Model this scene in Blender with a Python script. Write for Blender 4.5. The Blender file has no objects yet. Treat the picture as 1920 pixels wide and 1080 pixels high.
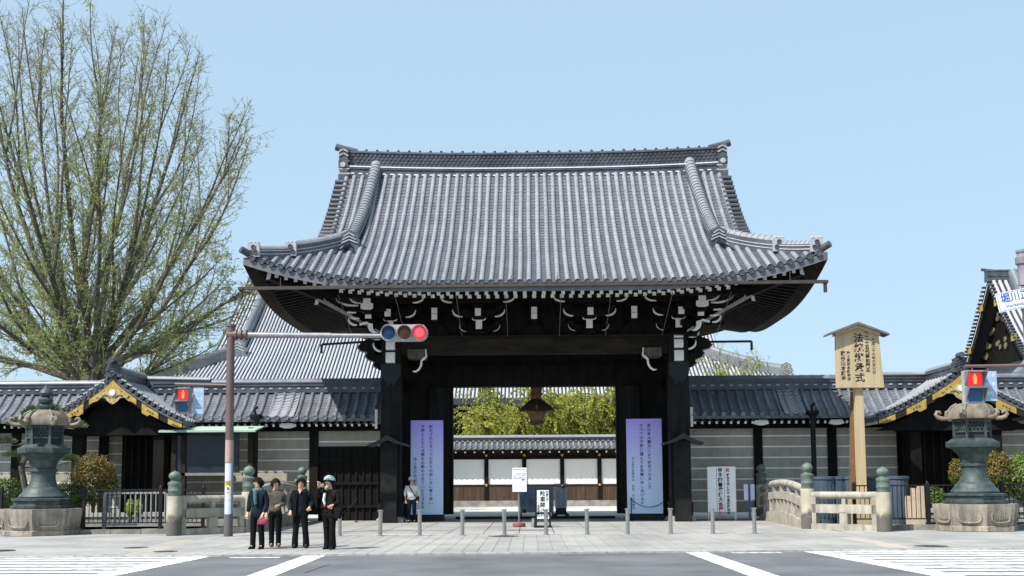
import bpy, bmesh, math, random
from math import sin, cos, tan, pi, radians, sqrt, atan2
from mathutils import Vector, Matrix

random.seed(7)
SC = bpy.context.scene
COL = SC.collection

# ------------------------------------------------------------------ camera
CAM_H, FPX, CYP = 1.45, 2000.0, 720.0
PITCH, YAW, ROLL = math.atan(185 / 2000), radians(0.97), radians(0.33)
_w = Vector((-sin(YAW) * cos(PITCH), cos(YAW) * cos(PITCH), sin(PITCH)))
_r0 = Vector((cos(YAW), sin(YAW), 0))
_u0 = _r0.cross(_w)
_r = _r0 * cos(ROLL) - _u0 * sin(ROLL)
_u = _u0 * cos(ROLL) + _r0 * sin(ROLL)
cam_d = bpy.data.cameras.new("camera")
cam = bpy.data.objects.new("camera", cam_d)
COL.objects.link(cam)
m = Matrix((( _r.x, _u.x, -_w.x, 0), (_r.y, _u.y, -_w.y, 0), (_r.z, _u.z, -_w.z, CAM_H), (0, 0, 0, 1)))
cam.matrix_world = m
cam_d.sensor_width = 36
cam_d.lens = 36 * FPX / 1920
cam_d.shift_y = (CYP - 540) / 1920
cam_d.clip_start = 0.1
cam_d.clip_end = 3000
SC.camera = cam

# ------------------------------------------------------------------ light
SUN_DIR = Vector((-0.60, -0.52, 1.0)).normalized()       # towards the sun: high, left and behind the viewer
world = bpy.data.worlds.new("World")
SC.world = world
world.use_nodes = True
wn = world.node_tree
bg = wn.nodes["Background"]
sky = wn.nodes.new("ShaderNodeTexSky")
sky.sky_type = 'NISHITA'
sky.sun_disc = False
sky.sun_elevation = math.asin(SUN_DIR.z)
sky.sun_rotation = atan2(SUN_DIR.x, SUN_DIR.y)
sky.altitude = 50
sky.air_density = 1.0
sky.dust_density = 1.2
sky.ozone_density = 2.2
hz = wn.nodes.new("ShaderNodeMix"); hz.data_type = 'RGBA'          # even spring haze over the whole sky
hz.inputs[0].default_value = 0.8; hz.inputs[7].default_value = (2.4, 3.28, 4.0, 1)
wn.links.new(sky.outputs[0], hz.inputs[6]); wn.links.new(hz.outputs[2], bg.inputs[0])
bg.inputs[1].default_value = 0.15
sun_d = bpy.data.lights.new("sun", 'SUN')
sun_d.energy = 5.0
sun_d.angle = radians(0.53)
sun_d.color = (1.0, 0.955, 0.89)
sun = bpy.data.objects.new("sun", sun_d)
COL.objects.link(sun)
sun.rotation_euler = (-SUN_DIR).to_track_quat('-Z', 'Y').to_euler()
sun.location = SUN_DIR * 60
SC.view_settings.view_transform = 'Standard'
SC.view_settings.look = 'None'
SC.view_settings.exposure = 0.6
SC.view_settings.gamma = 1.0
SC.view_settings.use_curve_mapping = False

# ------------------------------------------------------------------ helpers
def ray(px, py):
    return (_w + _r * ((px - 960) / FPX) + _u * ((CYP - py) / FPX))
def at(px, py, Y):                      # the point of the place seen at a pixel of the photo, at depth Y
    d = ray(px, py); t = Y / d.y
    return Vector((d.x * t, Y, CAM_H + d.z * t))
def ground(px, py, z=0.0):
    d = ray(px, py); t = (z - CAM_H) / d.z
    return Vector((d.x * t, d.y * t, z))
def sx(px, Y, z=1.45):                  # X of a pixel column at depth Y (at about eye level)
    return at(px, 905, Y).x
def depth_of(py, px=960):
    return ground(px, py).y

MATS = {}
def mat(name, c, c2=None, scale=3.0, rough=0.7, bump=0.0, bscale=25.0, metal=0.0, spec=0.5, rnd=0.0,
        stretch=(1, 1, 1), detail=4.0, emit=None, estr=0.0, lo=0.35, hi=0.65, streak=0.0, blotch=0.0, bs=0.35):
    if name in MATS: return MATS[name]
    M = bpy.data.materials.new(name); M.use_nodes = True
    nt = M.node_tree; N = nt.nodes; L = nt.links
    b = N["Principled BSDF"]
    b.inputs["Roughness"].default_value = rough
    b.inputs["Metallic"].default_value = metal
    b.inputs["Specular IOR Level"].default_value = spec
    tc = N.new("ShaderNodeTexCoord"); mp = N.new("ShaderNodeMapping")
    mp.inputs["Scale"].default_value = stretch
    L.new(tc.outputs["Object"], mp.inputs[0])
    if c2 is None: c2 = tuple(x * 0.8 for x in c)
    nz = N.new("ShaderNodeTexNoise"); nz.inputs["Scale"].default_value = scale; nz.inputs["Detail"].default_value = detail
    L.new(mp.outputs[0], nz.inputs["Vector"])
    rp = N.new("ShaderNodeMapRange"); rp.inputs[1].default_value = lo; rp.inputs[2].default_value = hi
    L.new(nz.outputs["Fac"], rp.inputs[0])
    mx = N.new("ShaderNodeMix"); mx.data_type = 'RGBA'
    mx.inputs[6].default_value = (*c, 1); mx.inputs[7].default_value = (*c2, 1)
    L.new(rp.outputs[0], mx.inputs[0])
    out = mx.outputs[2]
    if rnd > 0:
        oi = N.new("ShaderNodeObjectInfo"); mr = N.new("ShaderNodeMapRange")
        mr.inputs[3].default_value = 1 - rnd; mr.inputs[4].default_value = 1 + rnd
        L.new(oi.outputs["Random"], mr.inputs[0])
        vm = N.new("ShaderNodeVectorMath"); vm.operation = 'SCALE'
        L.new(out, vm.inputs[0]); L.new(mr.outputs[0], vm.inputs["Scale"]); out = vm.outputs[0]
    for amt, sc_, stv in ((streak, 1.0, (7, 7, .45)), (blotch, bs, (1, 1, 1))):
        if amt > 0:                          # weather: rain streaks and broad uneven toning, in world space
            ge = N.new("ShaderNodeNewGeometry"); m2 = N.new("ShaderNodeMapping"); m2.inputs["Scale"].default_value = stv
            L.new(ge.outputs["Position"], m2.inputs[0])
            n3 = N.new("ShaderNodeTexNoise"); n3.inputs["Scale"].default_value = sc_; n3.inputs["Detail"].default_value = 6
            L.new(m2.outputs[0], n3.inputs["Vector"])
            r3 = N.new("ShaderNodeMapRange"); r3.inputs[1].default_value = .36; r3.inputs[2].default_value = .62
            r3.inputs[3].default_value = 1 - amt; r3.inputs[4].default_value = 1 + amt * .35
            L.new(n3.outputs["Fac"], r3.inputs[0])
            v3 = N.new("ShaderNodeVectorMath"); v3.operation = 'SCALE'
            L.new(out, v3.inputs[0]); L.new(r3.outputs[0], v3.inputs["Scale"]); out = v3.outputs[0]
    L.new(out, b.inputs["Base Color"])
    if bump > 0:
        n2 = N.new("ShaderNodeTexNoise"); n2.inputs["Scale"].default_value = bscale; n2.inputs["Detail"].default_value = 3
        L.new(mp.outputs[0], n2.inputs["Vector"])
        bp = N.new("ShaderNodeBump"); bp.inputs["Strength"].default_value = bump; bp.inputs["Distance"].default_value = 0.03
        L.new(n2.outputs["Fac"], bp.inputs["Height"]); L.new(bp.outputs[0], b.inputs["Normal"])
    if emit:
        b.inputs["Emission Color"].default_value = (*emit, 1); b.inputs["Emission Strength"].default_value = estr
    MATS[name] = M
    return M

class MB:
    """collects shapes; build() links them as one mesh object"""
    def __init__(s): s.v = []; s.f = []; s.m = []; s.s = []
    def add(s, vs, fs, mi=0, smooth=False):
        o = len(s.v); s.v.extend([tuple(p) for p in vs])
        for f in fs: s.f.append([i + o for i in f]); s.m.append(mi); s.s.append(smooth)
        return s
    def box(s, x0, x1, y0, y1, z0, z1, mi=0):
        return s.add([(x0,y0,z0),(x1,y0,z0),(x1,y1,z0),(x0,y1,z0),(x0,y0,z1),(x1,y0,z1),(x1,y1,z1),(x0,y1,z1)],
                     [(3,2,1,0),(4,5,6,7),(0,1,5,4),(1,2,6,5),(2,3,7,6),(3,0,4,7)], mi)
    def cbox(s, c, sz, mi=0):
        return s.box(c[0]-sz[0]/2, c[0]+sz[0]/2, c[1]-sz[1]/2, c[1]+sz[1]/2, c[2]-sz[2]/2, c[2]+sz[2]/2, mi)
    def bar(s, p, q, w, h, mi=0, up=(0, 0, 1), endmi=None):
        p = Vector(p); q = Vector(q); t = (q - p).normalized(); up = Vector(up)
        a = t.cross(up)
        if a.length < 1e-4: a = t.cross(Vector((0, 1, 0)))
        a.normalize(); b = a.cross(t)
        a = a * w / 2; b = b * h / 2
        vs = [p-a-b, p+a-b, p+a+b, p-a+b, q-a-b, q+a-b, q+a+b, q-a+b]
        s.add(vs, [(0,1,5,4),(1,2,6,5),(2,3,7,6),(3,0,4,7),(4,5,6,7)], mi)
        s.add(vs[:4], [(3,2,1,0)], mi if endmi is None else endmi)
        return s
    def tube(s, pts, r, n=8, mi=0, caps=True, smooth=True):
        pts = [Vector(p) for p in pts]; k = len(pts)
        rs = r if isinstance(r, (list, tuple)) else [r] * k
        vs = []; ref = None
        for i, p in enumerate(pts):
            t = (pts[min(i+1, k-1)] - pts[max(i-1, 0)])
            if t.length < 1e-9: t = Vector((0, 0, 1))
            t.normalize()
            if ref is None:
                ref = Vector((0, 0, 1)) if abs(t.z) < 0.9 else Vector((0, 1, 0))
            a = t.cross(ref)
            if a.length < 1e-5: a = t.cross(Vector((1, 0, 0)))
            a.normalize(); b = a.cross(t); ref = b
            for j in range(n):
                an = 2 * pi * j / n
                vs.append(p + a * (cos(an) * rs[i]) + b * (sin(an) * rs[i]))
        fs = [(i*n+j, i*n+(j+1) % n, (i+1)*n+(j+1) % n, (i+1)*n+j) for i in range(k-1) for j in range(n)]
        s.add(vs, fs, mi, smooth)
        if caps:
            s.add(vs[:n], [tuple(range(n))], mi); s.add(vs[-n:], [tuple(reversed(range(n)))], mi)
        return s
    def lathe(s, prof, n=16, c=(0, 0, 0), rot=0.0, mi=0, smooth=True, caps=True, axis='z'):
        vs = []
        for (r, z) in prof:
            for j in range(n):
                an = rot + 2 * pi * j / n
                if axis == 'z': vs.append((c[0] + r*cos(an), c[1] + r*sin(an), c[2] + z))
                elif axis == 'y': vs.append((c[0] + r*cos(an), c[1] + z, c[2] + r*sin(an)))
                else: vs.append((c[0] + z, c[1] + r*cos(an), c[2] + r*sin(an)))
        k = len(prof)
        fs = [(i*n+j, i*n+(j+1) % n, (i+1)*n+(j+1) % n, (i+1)*n+j) for i in range(k-1) for j in range(n)]
        s.add(vs, fs, mi, smooth)
        if caps:
            s.add(vs[:n], [tuple(reversed(range(n)))], mi); s.add(vs[-n:], [tuple(range(n))], mi)
        return s
    def prism(s, poly, a0, a1, plane='xz', mi=0):
        """poly in (u,w), extruded from a0 to a1 along the third axis"""
        def P(u, w, a):
            return (u, a, w) if plane == 'xz' else ((a, u, w) if plane == 'yz' else (u, w, a))
        n = len(poly)
        vs = [P(u, w, a0) for u, w in poly] + [P(u, w, a1) for u, w in poly]
        fs = [tuple(range(n)), tuple(reversed(range(n, 2*n)))] + [(i, i+n, (i+1) % n + n, (i+1) % n) for i in range(n)]
        return s.add(vs, fs, mi)
    def grid(s, rows, mi=0, smooth=False, closed=False):
        k = len(rows); n = len(rows[0]); vs = [p for r in rows for p in r]
        fs = [(i*n+j, i*n+j+1, (i+1)*n+j+1, (i+1)*n+j) for i in range(k-1) for j in range(n-1)]
        return s.add(vs, fs, mi, smooth)
    def xform(s, M):
        s.v = [tuple(M @ Vector(p)) for p in s.v]; return s
    def mesh(s, name, mats, org=(0, 0, 0), recalc=True):
        me = bpy.data.meshes.new(name)
        ox, oy, oz = org
        me.from_pydata([(x-ox, y-oy, z-oz) for x, y, z in s.v], [], s.f)
        if not isinstance(mats, (list, tuple)): mats = [mats]
        for M in mats: me.materials.append(M)
        me.polygons.foreach_set("material_index", s.m)
        me.polygons.foreach_set("use_smooth", s.s)
        if recalc:
            b = bmesh.new(); b.from_mesh(me)
            bmesh.ops.remove_doubles(b, verts=b.verts, dist=1e-5)
            bmesh.ops.recalc_face_normals(b, faces=b.faces); b.to_mesh(me); b.free()
        me.set_sharp_from_angle(angle=radians(38))
        me.update()
        return me
    def build(s, name, mats, parent=None, label=None, cat=None, group=None, kind=None, world=True, recalc=True, org=None):
        w = wloc(parent) if (parent is not None and world) else Vector((0, 0, 0))
        if org is None: org = w
        o = bpy.data.objects.new(name, s.mesh(name, mats, org, recalc))
        COL.objects.link(o)
        if parent is not None:
            o.parent = parent
            o.location = Vector(org) - w
        else:
            o.location = org
        return tag(o, label, cat, group, kind)

def wloc(o):
    w = Vector((0, 0, 0))
    while o is not None: w = w + o.location; o = o.parent
    return w
def tag(o, label=None, cat=None, group=None, kind=None):
    if label: o["label"] = label
    if cat: o["category"] = cat
    if group: o["group"] = group
    if kind: o["kind"] = kind
    return o
def thing(name, label, cat, loc=(0, 0, 0), group=None, rz=0.0):
    o = bpy.data.objects.new(name, None); COL.objects.link(o)
    o.location = loc; o.rotation_euler = (0, 0, rz); o.empty_display_size = 0.2
    return tag(o, label, cat, group)
def inst(name, me, parent, loc, rz=0.0, scale=None):
    """a piece that shares mesh data; loc is relative to the parent"""
    o = bpy.data.objects.new(name, me); COL.objects.link(o)
    o.parent = parent; o.location = loc
    if rz: o.rotation_euler = (0, 0, rz)
    if scale: o.scale = scale
    return o
def copy_tree(o, parent=None):
    c = o.copy(); COL.objects.link(c); c.parent = parent
    for ch in list(o.children): copy_tree(ch, c)
    return c
def write(txt, size, material, parent, loc, rot=(pi/2, 0, 0), bold=0.0, name='lettering', vertical=False, pitch=None, xs=1.0):
    """printed lettering; vertical text runs downwards one sign per line, loc = top centre"""
    cu = bpy.data.curves.new(name, 'FONT')
    cu.body = "\n".join(txt) if vertical else txt
    cu.size = size; cu.align_x = 'CENTER'; cu.align_y = 'TOP'
    cu.space_line = (pitch / size) if pitch else 1.0
    cu.offset = bold; cu.extrude = 0.0008; cu.resolution_u = 3
    t = bpy.data.objects.new("tmp", cu); COL.objects.link(t)
    bpy.context.view_layer.update()
    me = bpy.data.meshes.new_from_object(t.evaluated_get(bpy.context.evaluated_depsgraph_get()))
    bpy.data.objects.remove(t)
    me.materials.clear(); me.materials.append(material)
    o = bpy.data.objects.new(name, me); COL.objects.link(o)
    o.parent = parent; o.location = loc; o.rotation_euler = rot; o.scale = (xs, 1, 1)
    return o

# ------------------------------------------------------------------ materials
M_TILE = mat("roof_tile", (0.255, 0.262, 0.28), (0.215, 0.222, 0.24), scale=2.5, rough=0.40, rnd=0.07, spec=0.45, blotch=.10, bs=.7)
M_PAN = mat("pan_tile", (0.135, 0.141, 0.156), (0.10, 0.105, 0.118), scale=3, rough=0.45, rnd=0.10, spec=0.4, blotch=.15, bs=.8)
M_RIDGE = mat("ridge_tile", (0.08, 0.088, 0.107), (0.052, 0.058, 0.072), scale=3, rough=0.42, bump=0.1, rnd=0.08, blotch=.3, bs=1.2)
M_WTILE = mat("wall_roof_tile", (0.20, 0.21, 0.24), (0.13, 0.139, 0.165), scale=2.5, rough=0.38, rnd=0.13, blotch=.3, bs=.9)
M_PLASTERLINE = mat("white_plaster", (0.78, 0.77, 0.74), (0.66, 0.65, 0.62), scale=6, rough=0.8)
M_WOOD = mat("dark_wood", (0.012, 0.0105, 0.009), (0.005, 0.0046, 0.0042), scale=5, rough=0.7, spec=0.12, bump=0.15, stretch=(1, 1, 0.2), rnd=0.15)
M_WOOD2 = mat("brown_dark_wood", (0.032, 0.024, 0.017), (0.014, 0.011, 0.009), scale=4, rough=0.7, spec=0.15, bump=0.15, stretch=(0.25, 1, 1))
M_WHITE = mat("white_end_paint", (0.84, 0.84, 0.81), (0.72, 0.72, 0.69), scale=14, rough=0.75)
M_GREYWOOD = mat("weathered_board", (0.33, 0.31, 0.285), (0.22, 0.205, 0.19), scale=5, rough=0.8, stretch=(0.4, 1, 1))
M_PATINA = mat("green_bronze", (0.052, 0.078, 0.074), (0.022, 0.034, 0.036), scale=5, rough=0.55, bump=0.25, bscale=18, spec=0.5)
M_DARKBRONZE = mat("dark_bronze_shoe", (0.014, 0.022, 0.023), (0.009, 0.013, 0.014), scale=5, rough=0.5, spec=.25)
M_GOLD = mat("gilt_metal", (0.62, 0.42, 0.10), (0.42, 0.27, 0.07), scale=9, rough=0.45, metal=0.55)
M_GILTHOLE = mat("engraved_line", (0.10, 0.065, 0.02), rough=0.6)
# ================================================================== ground, road, pavement, moat
M_ASPHALT = mat("asphalt", (0.135, 0.139, 0.148), (0.105, 0.108, 0.116), scale=30, rough=0.9, bump=0.12, bscale=60, detail=8, lo=.3, hi=.7, blotch=.30, bs=.55)
M_PAINT = mat("road_paint", (0.72, 0.72, 0.71), (0.33, 0.33, 0.34), scale=5, rough=0.8, detail=10, lo=.48, hi=.66, blotch=.15, bs=1.5)
M_SLAB = mat("granite_slab", (0.315, 0.31, 0.295), (0.265, 0.26, 0.247), scale=1.6, rough=0.85, rnd=0.07, bump=0.06, bscale=50, detail=6, blotch=.18, bs=.5)
M_WALK = mat("pavement_concrete", (0.31, 0.308, 0.298), (0.26, 0.257, 0.247), scale=6, rough=0.9, bump=0.06, bscale=40, detail=8, blotch=.22, bs=.6)
M_JOINT = mat("joint_sand", (0.21, 0.205, 0.19), (0.15, 0.147, 0.137), scale=8, rough=0.95)
M_KERB = mat("kerb_granite", (0.40, 0.39, 0.37), (0.27, 0.265, 0.25), scale=5, rough=0.85, rnd=0.1)
M_GRAVEL = mat("courtyard_gravel", (0.52, 0.50, 0.46), (0.42, 0.405, 0.37), scale=2, rough=0.95, bump=0.3, bscale=40)
M_EARTH = mat("garden_earth", (0.12, 0.10, 0.075), (0.075, 0.065, 0.05), scale=3, rough=0.95, bump=0.5, bscale=12)
M_STONE = mat("rough_stone", (0.26, 0.25, 0.225), (0.15, 0.145, 0.13), scale=2.5, rough=0.9, bump=0.5, bscale=9, rnd=0.12)

ka, kb_ = ground(0, 1045.5), ground(1920, 1029)                 # kerb line
kdir = (kb_ - ka).normalized(); kn = Vector((-kdir.y, kdir.x, 0))
def kpt(s_, off=0.0, z=0.0):
    p = ground(960, 1035.5) + kdir * s_ + kn * off; return Vector((p.x, p.y, z))
# road below the kerb, pavement above it
mb = MB(); mb.add([kpt(-400, 0.02, -.04), kpt(400, 0.02, -.04), kpt(400, -300, -.04), kpt(-400, -300, -.04)], [(0, 1, 2, 3)])
road = mb.build('road', M_ASPHALT, kind='structure')
mb = MB(); mb.add([kpt(-400, 0.16, -.012), kpt(400, 0.16, -.012), Vector((400, 32.2, -.012)), Vector((-400, 32.2, -.012))], [(0, 1, 2, 3)])
walk = mb.build('pavement', M_WALK, kind='structure')
ks = MB(); ks.box(0.004, 0.996, 0, 0.16, -.25, 0.0); ks_me = ks.mesh('kerb_stone', M_KERB)
for i in range(-26, 26):
    o = inst('kerb_stone', ks_me, walk, kpt(i * 1.0, 0, random.uniform(-.004, .004)), rz=atan2(kdir.y, kdir.x))
# painted markings: sheets a little above the asphalt
ZP = -.036
def strip(name, p, q, w, off=0.0, z=ZP):
    """painted bar along p-q, w = width at right angles"""
    p = Vector((p.x, p.y, z)); q = Vector((q.x, q.y, z)); t = (q - p).normalized(); n = Vector((-t.y, t.x, 0)) * w / 2
    mb = MB(); k = max(2, int((q - p).length / 0.6)); rows = []
    for i in range(k + 1):
        c = p.lerp(q, i / k); j = Vector((random.uniform(-.01, .01), random.uniform(-.012, .012), 0))
        rows.append([c - n + j, c + n - j * .6])
    mb.grid(rows); return mb.build(name, M_PAINT, road)
ZR = -.04
# crosswalk at the left: border line and bars
lb0, lb1 = ground(375, 1043.5, ZR), ground(170, 1084, ZR)
strip('crosswalk_border', lb0, lb1 + (lb1 - lb0) * .6, .48)
rb0, rb1 = ground(1517, 1032, ZR), ground(1800, 1084, ZR)
strip('crosswalk_border', rb0, rb1 + (rb1 - rb0) * .6, .48)
def cross_x(a, b, y):
    t = (y - a.y) / (b.y - a.y); return a.x + (b.x - a.x) * t
for i in range(11):
    y = lb0.y - 0.30 - i * 0.70
    xl = cross_x(lb0, lb1, y)
    strip('crosswalk_bar', Vector((-24, y + .2, 0)), Vector((xl - .12, y, 0)), .44, z=ZP - .001)
    y = rb0.y - 0.35 - i * 0.70
    xr = cross_x(rb0, rb1, y)
    strip('crosswalk_bar', Vector((xr + .12, y, 0)), Vector((24, y - .2, 0)), .44, z=ZP - .001)
a, b = ground(598, 1039, ZR), ground(500, 1076, ZR); strip('stop_line', a, b + (b - a) * 1.2, .46)
a, b = ground(1300, 1034, ZR), ground(1415, 1074, ZR); strip('stop_line', a, b + (b - a) * 1.2, .46)
for (x0, x1, y) in ((430, 525, 1046), (1372, 1466, 1037)):
    a, b = ground(x0, y, ZR), ground(x1, y - .6, ZR); strip('lane_mark', a, b, .2)
# cracks sealed in the asphalt
M_CRACK = mat("crack_sealant", (0.05, 0.05, 0.052), rough=0.8)
for pts in (((572, 1074), (590, 1068), (608, 1061), (618, 1059)),):
    g = [ground(x, y, ZR) for x, y in pts]; mb = MB()
    for a, b in zip(g[:-1], g[1:]):
        t = (b - a).normalized(); n = Vector((-t.y, t.x, 0)) * .018
        mb.add([Vector((p.x, p.y, -.0365)) for p in (a - n, a + n, b + n, b - n)], [(0, 1, 2, 3)])
    mb.build('sealed_crack', M_CRACK, road)

# slabs of the approach: long narrow stones in front, wide ones on the bridge deck
X0, X1 = -9.6, 9.9
yk = lambda x: kpt(0).y + (x - kpt(0).x) * kdir.y / kdir.x + .18
mb_j = MB(); mb_j.add([Vector((X0, yk(X0), -.008)), Vector((X1, yk(X1), -.008)), Vector((X1, 30.35, -.008)), Vector((X0, 30.35, -.008))], [(0, 1, 2, 3)])
mb_j.build('joint_bed', M_JOINT, walk)
w, ln = 0.325, 4.1
sl = MB(); sl.box(0.006, w - .006, 0.006, ln - .006, -.05, 0); sl_me = sl.mesh('slab', M_SLAB)
nx = int((X1 - X0) / w); yst = 22.45
for i in range(nx):
    x = X0 + i * w
    for j in range(3):
        y = yst + (j - (0.5 if i % 2 else 0.0)) * ln
        y0, y1 = max(y, yk(x) + .01), min(y + ln, 30.33)
        if y1 - y0 < .25: continue
        o = inst('slab', sl_me, walk, Vector((x, y0, random.uniform(-.003, .002))))
        o.scale = (1, (y1 - y0) / ln, 1)
DX0, DX1 = sx(327, 31.4) + .45, sx(1657, 31.4) - .3
# bridge deck between the balustrades
mb = MB(); mb.box(-8.6, 9.0, 30.35, 42.3, -.5, -.012); deck = mb.build('bridge_deck', M_JOINT, kind='structure')
dk = MB(); dk.box(0.009, 1.02 - .009, 0.009, 2.9 - .009, -.06, 0); dk_me = dk.mesh('deck_slab', M_SLAB)
for i in range(17):
    for j in range(4):
        inst('deck_slab', dk_me, deck, Vector((-8.55 + i * 1.025, 30.75 + j * 2.905, random.uniform(-.002, .002))))
st = MB(); st.box(0.005, 2.04, 0, .4, -.06, .0); st_me = st.mesh('edge_slab', M_KERB)
for i in range(9): inst('edge_slab', st_me, deck, Vector((-8.6 + i * 2.05, 30.34, 0.001)))
# moat on both sides of the bridge
M_WATER = mat("moat_water", (0.02, 0.028, 0.022), (0.03, 0.036, 0.028), scale=2, rough=0.12, bump=0.05, bscale=5)
for s_ in (-1, 1):
    x0, x1 = (-400, -8.6) if s_ < 0 else (9.0, 400)
    mb = MB(); mb.add([(x0, 32.2, -1.7), (x1, 32.2, -1.7), (x1, 37.6, -1.7), (x0, 37.6, -1.7)], [(0, 1, 2, 3)]); mb.build('moat_water', M_WATER, kind='structure')
    mb = MB(); mb.box(x0, x1, 31.9, 32.2, -2.2, -.02); mb.build('moat_wall_near', M_STONE, kind='structure')
    mb = MB(); mb.box(x0, x1, 37.6, 38.0, -2.2, .33); far = mb.build('moat_wall_far', M_STONE, kind='structure')
    cp = MB(); cp.box(0.01, 1.29, 0, .5, 0, .14); cp_me = cp.mesh('coping_stone', M_KERB)
    for i in range(20):
        x = (-8.6 - 1.3 * (i + 1)) if s_ < 0 else (9.0 + 1.3 * i)
        inst('coping_stone', cp_me, far, Vector((x, 37.55, .335 + random.uniform(-.01, .01))))
    # low kerb wall that carries the fence
    k_ = MB(); k_.box(0.008, .9, 0, .34, -.1, .14); k_me = k_.mesh('fence_footing_stone', M_STONE)
    for i in range(26):
        x = (-8.9 - .91 * (i + 1)) if s_ < 0 else (9.3 + .91 * i)
        inst('fence_footing_stone', k_me, walk, Vector((x, 31.85, random.uniform(-.02, .015))))
    mb = MB(); mb.add([(x0, 38.0, .30), (x1, 38.0, .30), (x1, 42.4, .30), (x0, 42.4, .30)], [(0, 1, 2, 3)]); mb.build('planting_bed', M_EARTH, kind='structure')
# precinct behind, out to the horizon
mb = MB(); mb.add([(-900, 42.3, -.02), (900, 42.3, -.02), (900, 1500, -.02), (-900, 1500, -.02)], [(0, 1, 2, 3)]); mb.build('ground', M_GRAVEL, kind='structure')
# tactile paving strips and covers
M_TACT = mat("tactile_yellow", (0.44, 0.365, 0.25), (0.34, 0.315, 0.27), scale=3, rough=0.85, detail=8, lo=.3, hi=.7)
tb = MB(); tb.box(.004, .296, .004, .296, -.02, .006)
for i in range(5):
    for j in range(5): tb.lathe([(.017, .006), (.011, .011)], n=5, c=(.045 + .0525 * i, .045 + .0525 * j, 0), smooth=False)
tb_me = tb.mesh('tactile_block', M_TACT)
for (a, b, n2) in ((ground(345, 1012), ground(250, 1042), 2), (ground(1598, 1008), ground(1690, 1027), 2)):
    L_ = (b - a).length; t = (b - a).normalized(); nrm = Vector((-t.y, t.x, 0)); k = int(L_ / .3)
    for i in range(k):
        for j in range(n2):
            p = a + t * (.3 * i) + nrm * (.3 * (j - n2 / 2))
            if p.y < yk(p.x) + .1: continue
            inst('tactile_block', tb_me, walk, Vector((p.x, p.y, -.009)), rz=atan2(t.y, t.x))
for (x0, x1, y) in ((1410, 1700, 1027.5),):
    pass
M_IRON = mat("cast_iron", (0.07, 0.068, 0.065), (0.045, 0.044, 0.042), scale=20, rough=0.6, bump=.5, bscale=30)
for (x, y, r) in ((1746, 1024, .36), (255, 1027, .28), (310, 1034, .26), (2, 1032, .3), (945, 1005.5, .42)):
    p = ground(x, y); mb = MB(); mb.lathe([(r, -.01), (r, .004), (r * .9, .006), (r * .88, .003), (0, .004)], n=28, c=(p.x, p.y, 0), smooth=False, caps=False)
    for q in range(-2, 3): mb.box(p.x - r * .6, p.x + r * .6, p.y + q * r * .26 - .012, p.y + q * r * .26 + .012, .003, .008)
    mb.build('manhole_cover', M_IRON, label={1746: 'round dark iron cover beside the right crosswalk', 255: 'iron cover left of two on the pavement by the left crosswalk', 310: 'thin iron cover right of two on the pavement by the left crosswalk', 2: 'iron cover cut by the left edge of the picture', 945: 'long iron cover among the bollards before the gate'}[x], cat='manhole cover', group='iron covers in the pavement', org=(p.x, p.y, 0))
# ================================================================== the great gate
class Irimoya:
    """hip-and-gable roof surface around a local origin (ridge centre on the ground)"""
    def __init__(s, W, D, z0, a, b, U, L, up_d=5.0):
        s.W, s.D, s.z0, s.a, s.b, s.U, s.L, s.up = W, D, z0, a, b, U, L, up_d
    def h(s, d): return s.z0 + s.a * d + s.b * d * d
    def lift(s, t, d):
        t = max(0.0, t)
        return s.U * max(0.0, 1 - t / s.L) ** 2.3 * max(0.0, 1 - d / s.up) ** 2
    def zf(s, x, d):        # front or back slope at x, distance d in from the eave
        return s.h(d) + s.lift((s.W - abs(x)) - d, d)
    def zs(s, y, d):        # side slope at y
        return s.h(d) + s.lift((s.D - abs(y)) - d, d)

def half_tube_path(mb, pts, r, n=7, joint=0.0, mi=0, a0=0.0, a1=pi, cross=Vector((1, 0, 0)), closed_ends=True):
    """half round cover tiles along a path; each pair of neighbouring points is one tile"""
    k = len(pts); pts = [Vector(p) for p in pts]
    rows = []
    for i, p in enumerate(pts):
        t = (pts[min(i+1, k-1)] - pts[max(i-1, 0)]).normalized()
        nrm = cross.cross(t)
        if nrm.z < 0: nrm = -nrm
        nrm.normalize()
        rr = [r] if (joint == 0 or i == 0 or i == k-1) else [r - joint, r]
        for q in rr:
            rows.append([p + cross * (cos(a0 + (a1-a0)*j/n) * q) + nrm * (sin(a0 + (a1-a0)*j/n) * q) for j in range(n+1)])
    mb.grid(rows, mi, smooth=(joint == 0))
    if closed_ends:
        for row in (rows[0], rows[-1]): mb.add(row, [tuple(range(n+1))], mi)
    return mb

def pan_strip(mb, x0, x1, prof, step=0.04, sag=0.03, mi=0):
    """stepped pan tiles between two cover rows; prof(xx, s) gives the surface point at parameter s in 0..n courses"""
    n = prof.n
    xs = (x0, (x0 + x1) / 2, x1)
    rows = []
    for i in range(n):
        lo = [prof(x, i) + Vector((0, 0, step - (sag if k == 1 else 0))) for k, x in enumerate(xs)]
        hi = [prof(x, i + 1) + Vector((0, 0, -(sag if k == 1 else 0))) for k, x in enumerate(xs)]
        rows.append(lo); rows.append(hi)
    mb.grid(rows, mi)

GX, GYC = 0.17, 43.2
gate = thing('temple_gate', 'huge dark timber temple gate with sweeping grey tiled roof at the centre', 'gate', (GX, GYC, 0))
R = Irimoya(W=9.9, D=7.6, z0=8.16, a=0.50, b=0.043, U=1.0, L=6.6)
RIDGE_X, KUD_X = 7.75, 6.45
SP = 0.325

def gp(x, d, side=-1, off=0.0):              # point on front (-1) or back (+1) slope, gate-local
    return Vector((x, side * (R.D - d), R.zf(x, d) + off))
G0 = Vector((GX, GYC, 0))

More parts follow.
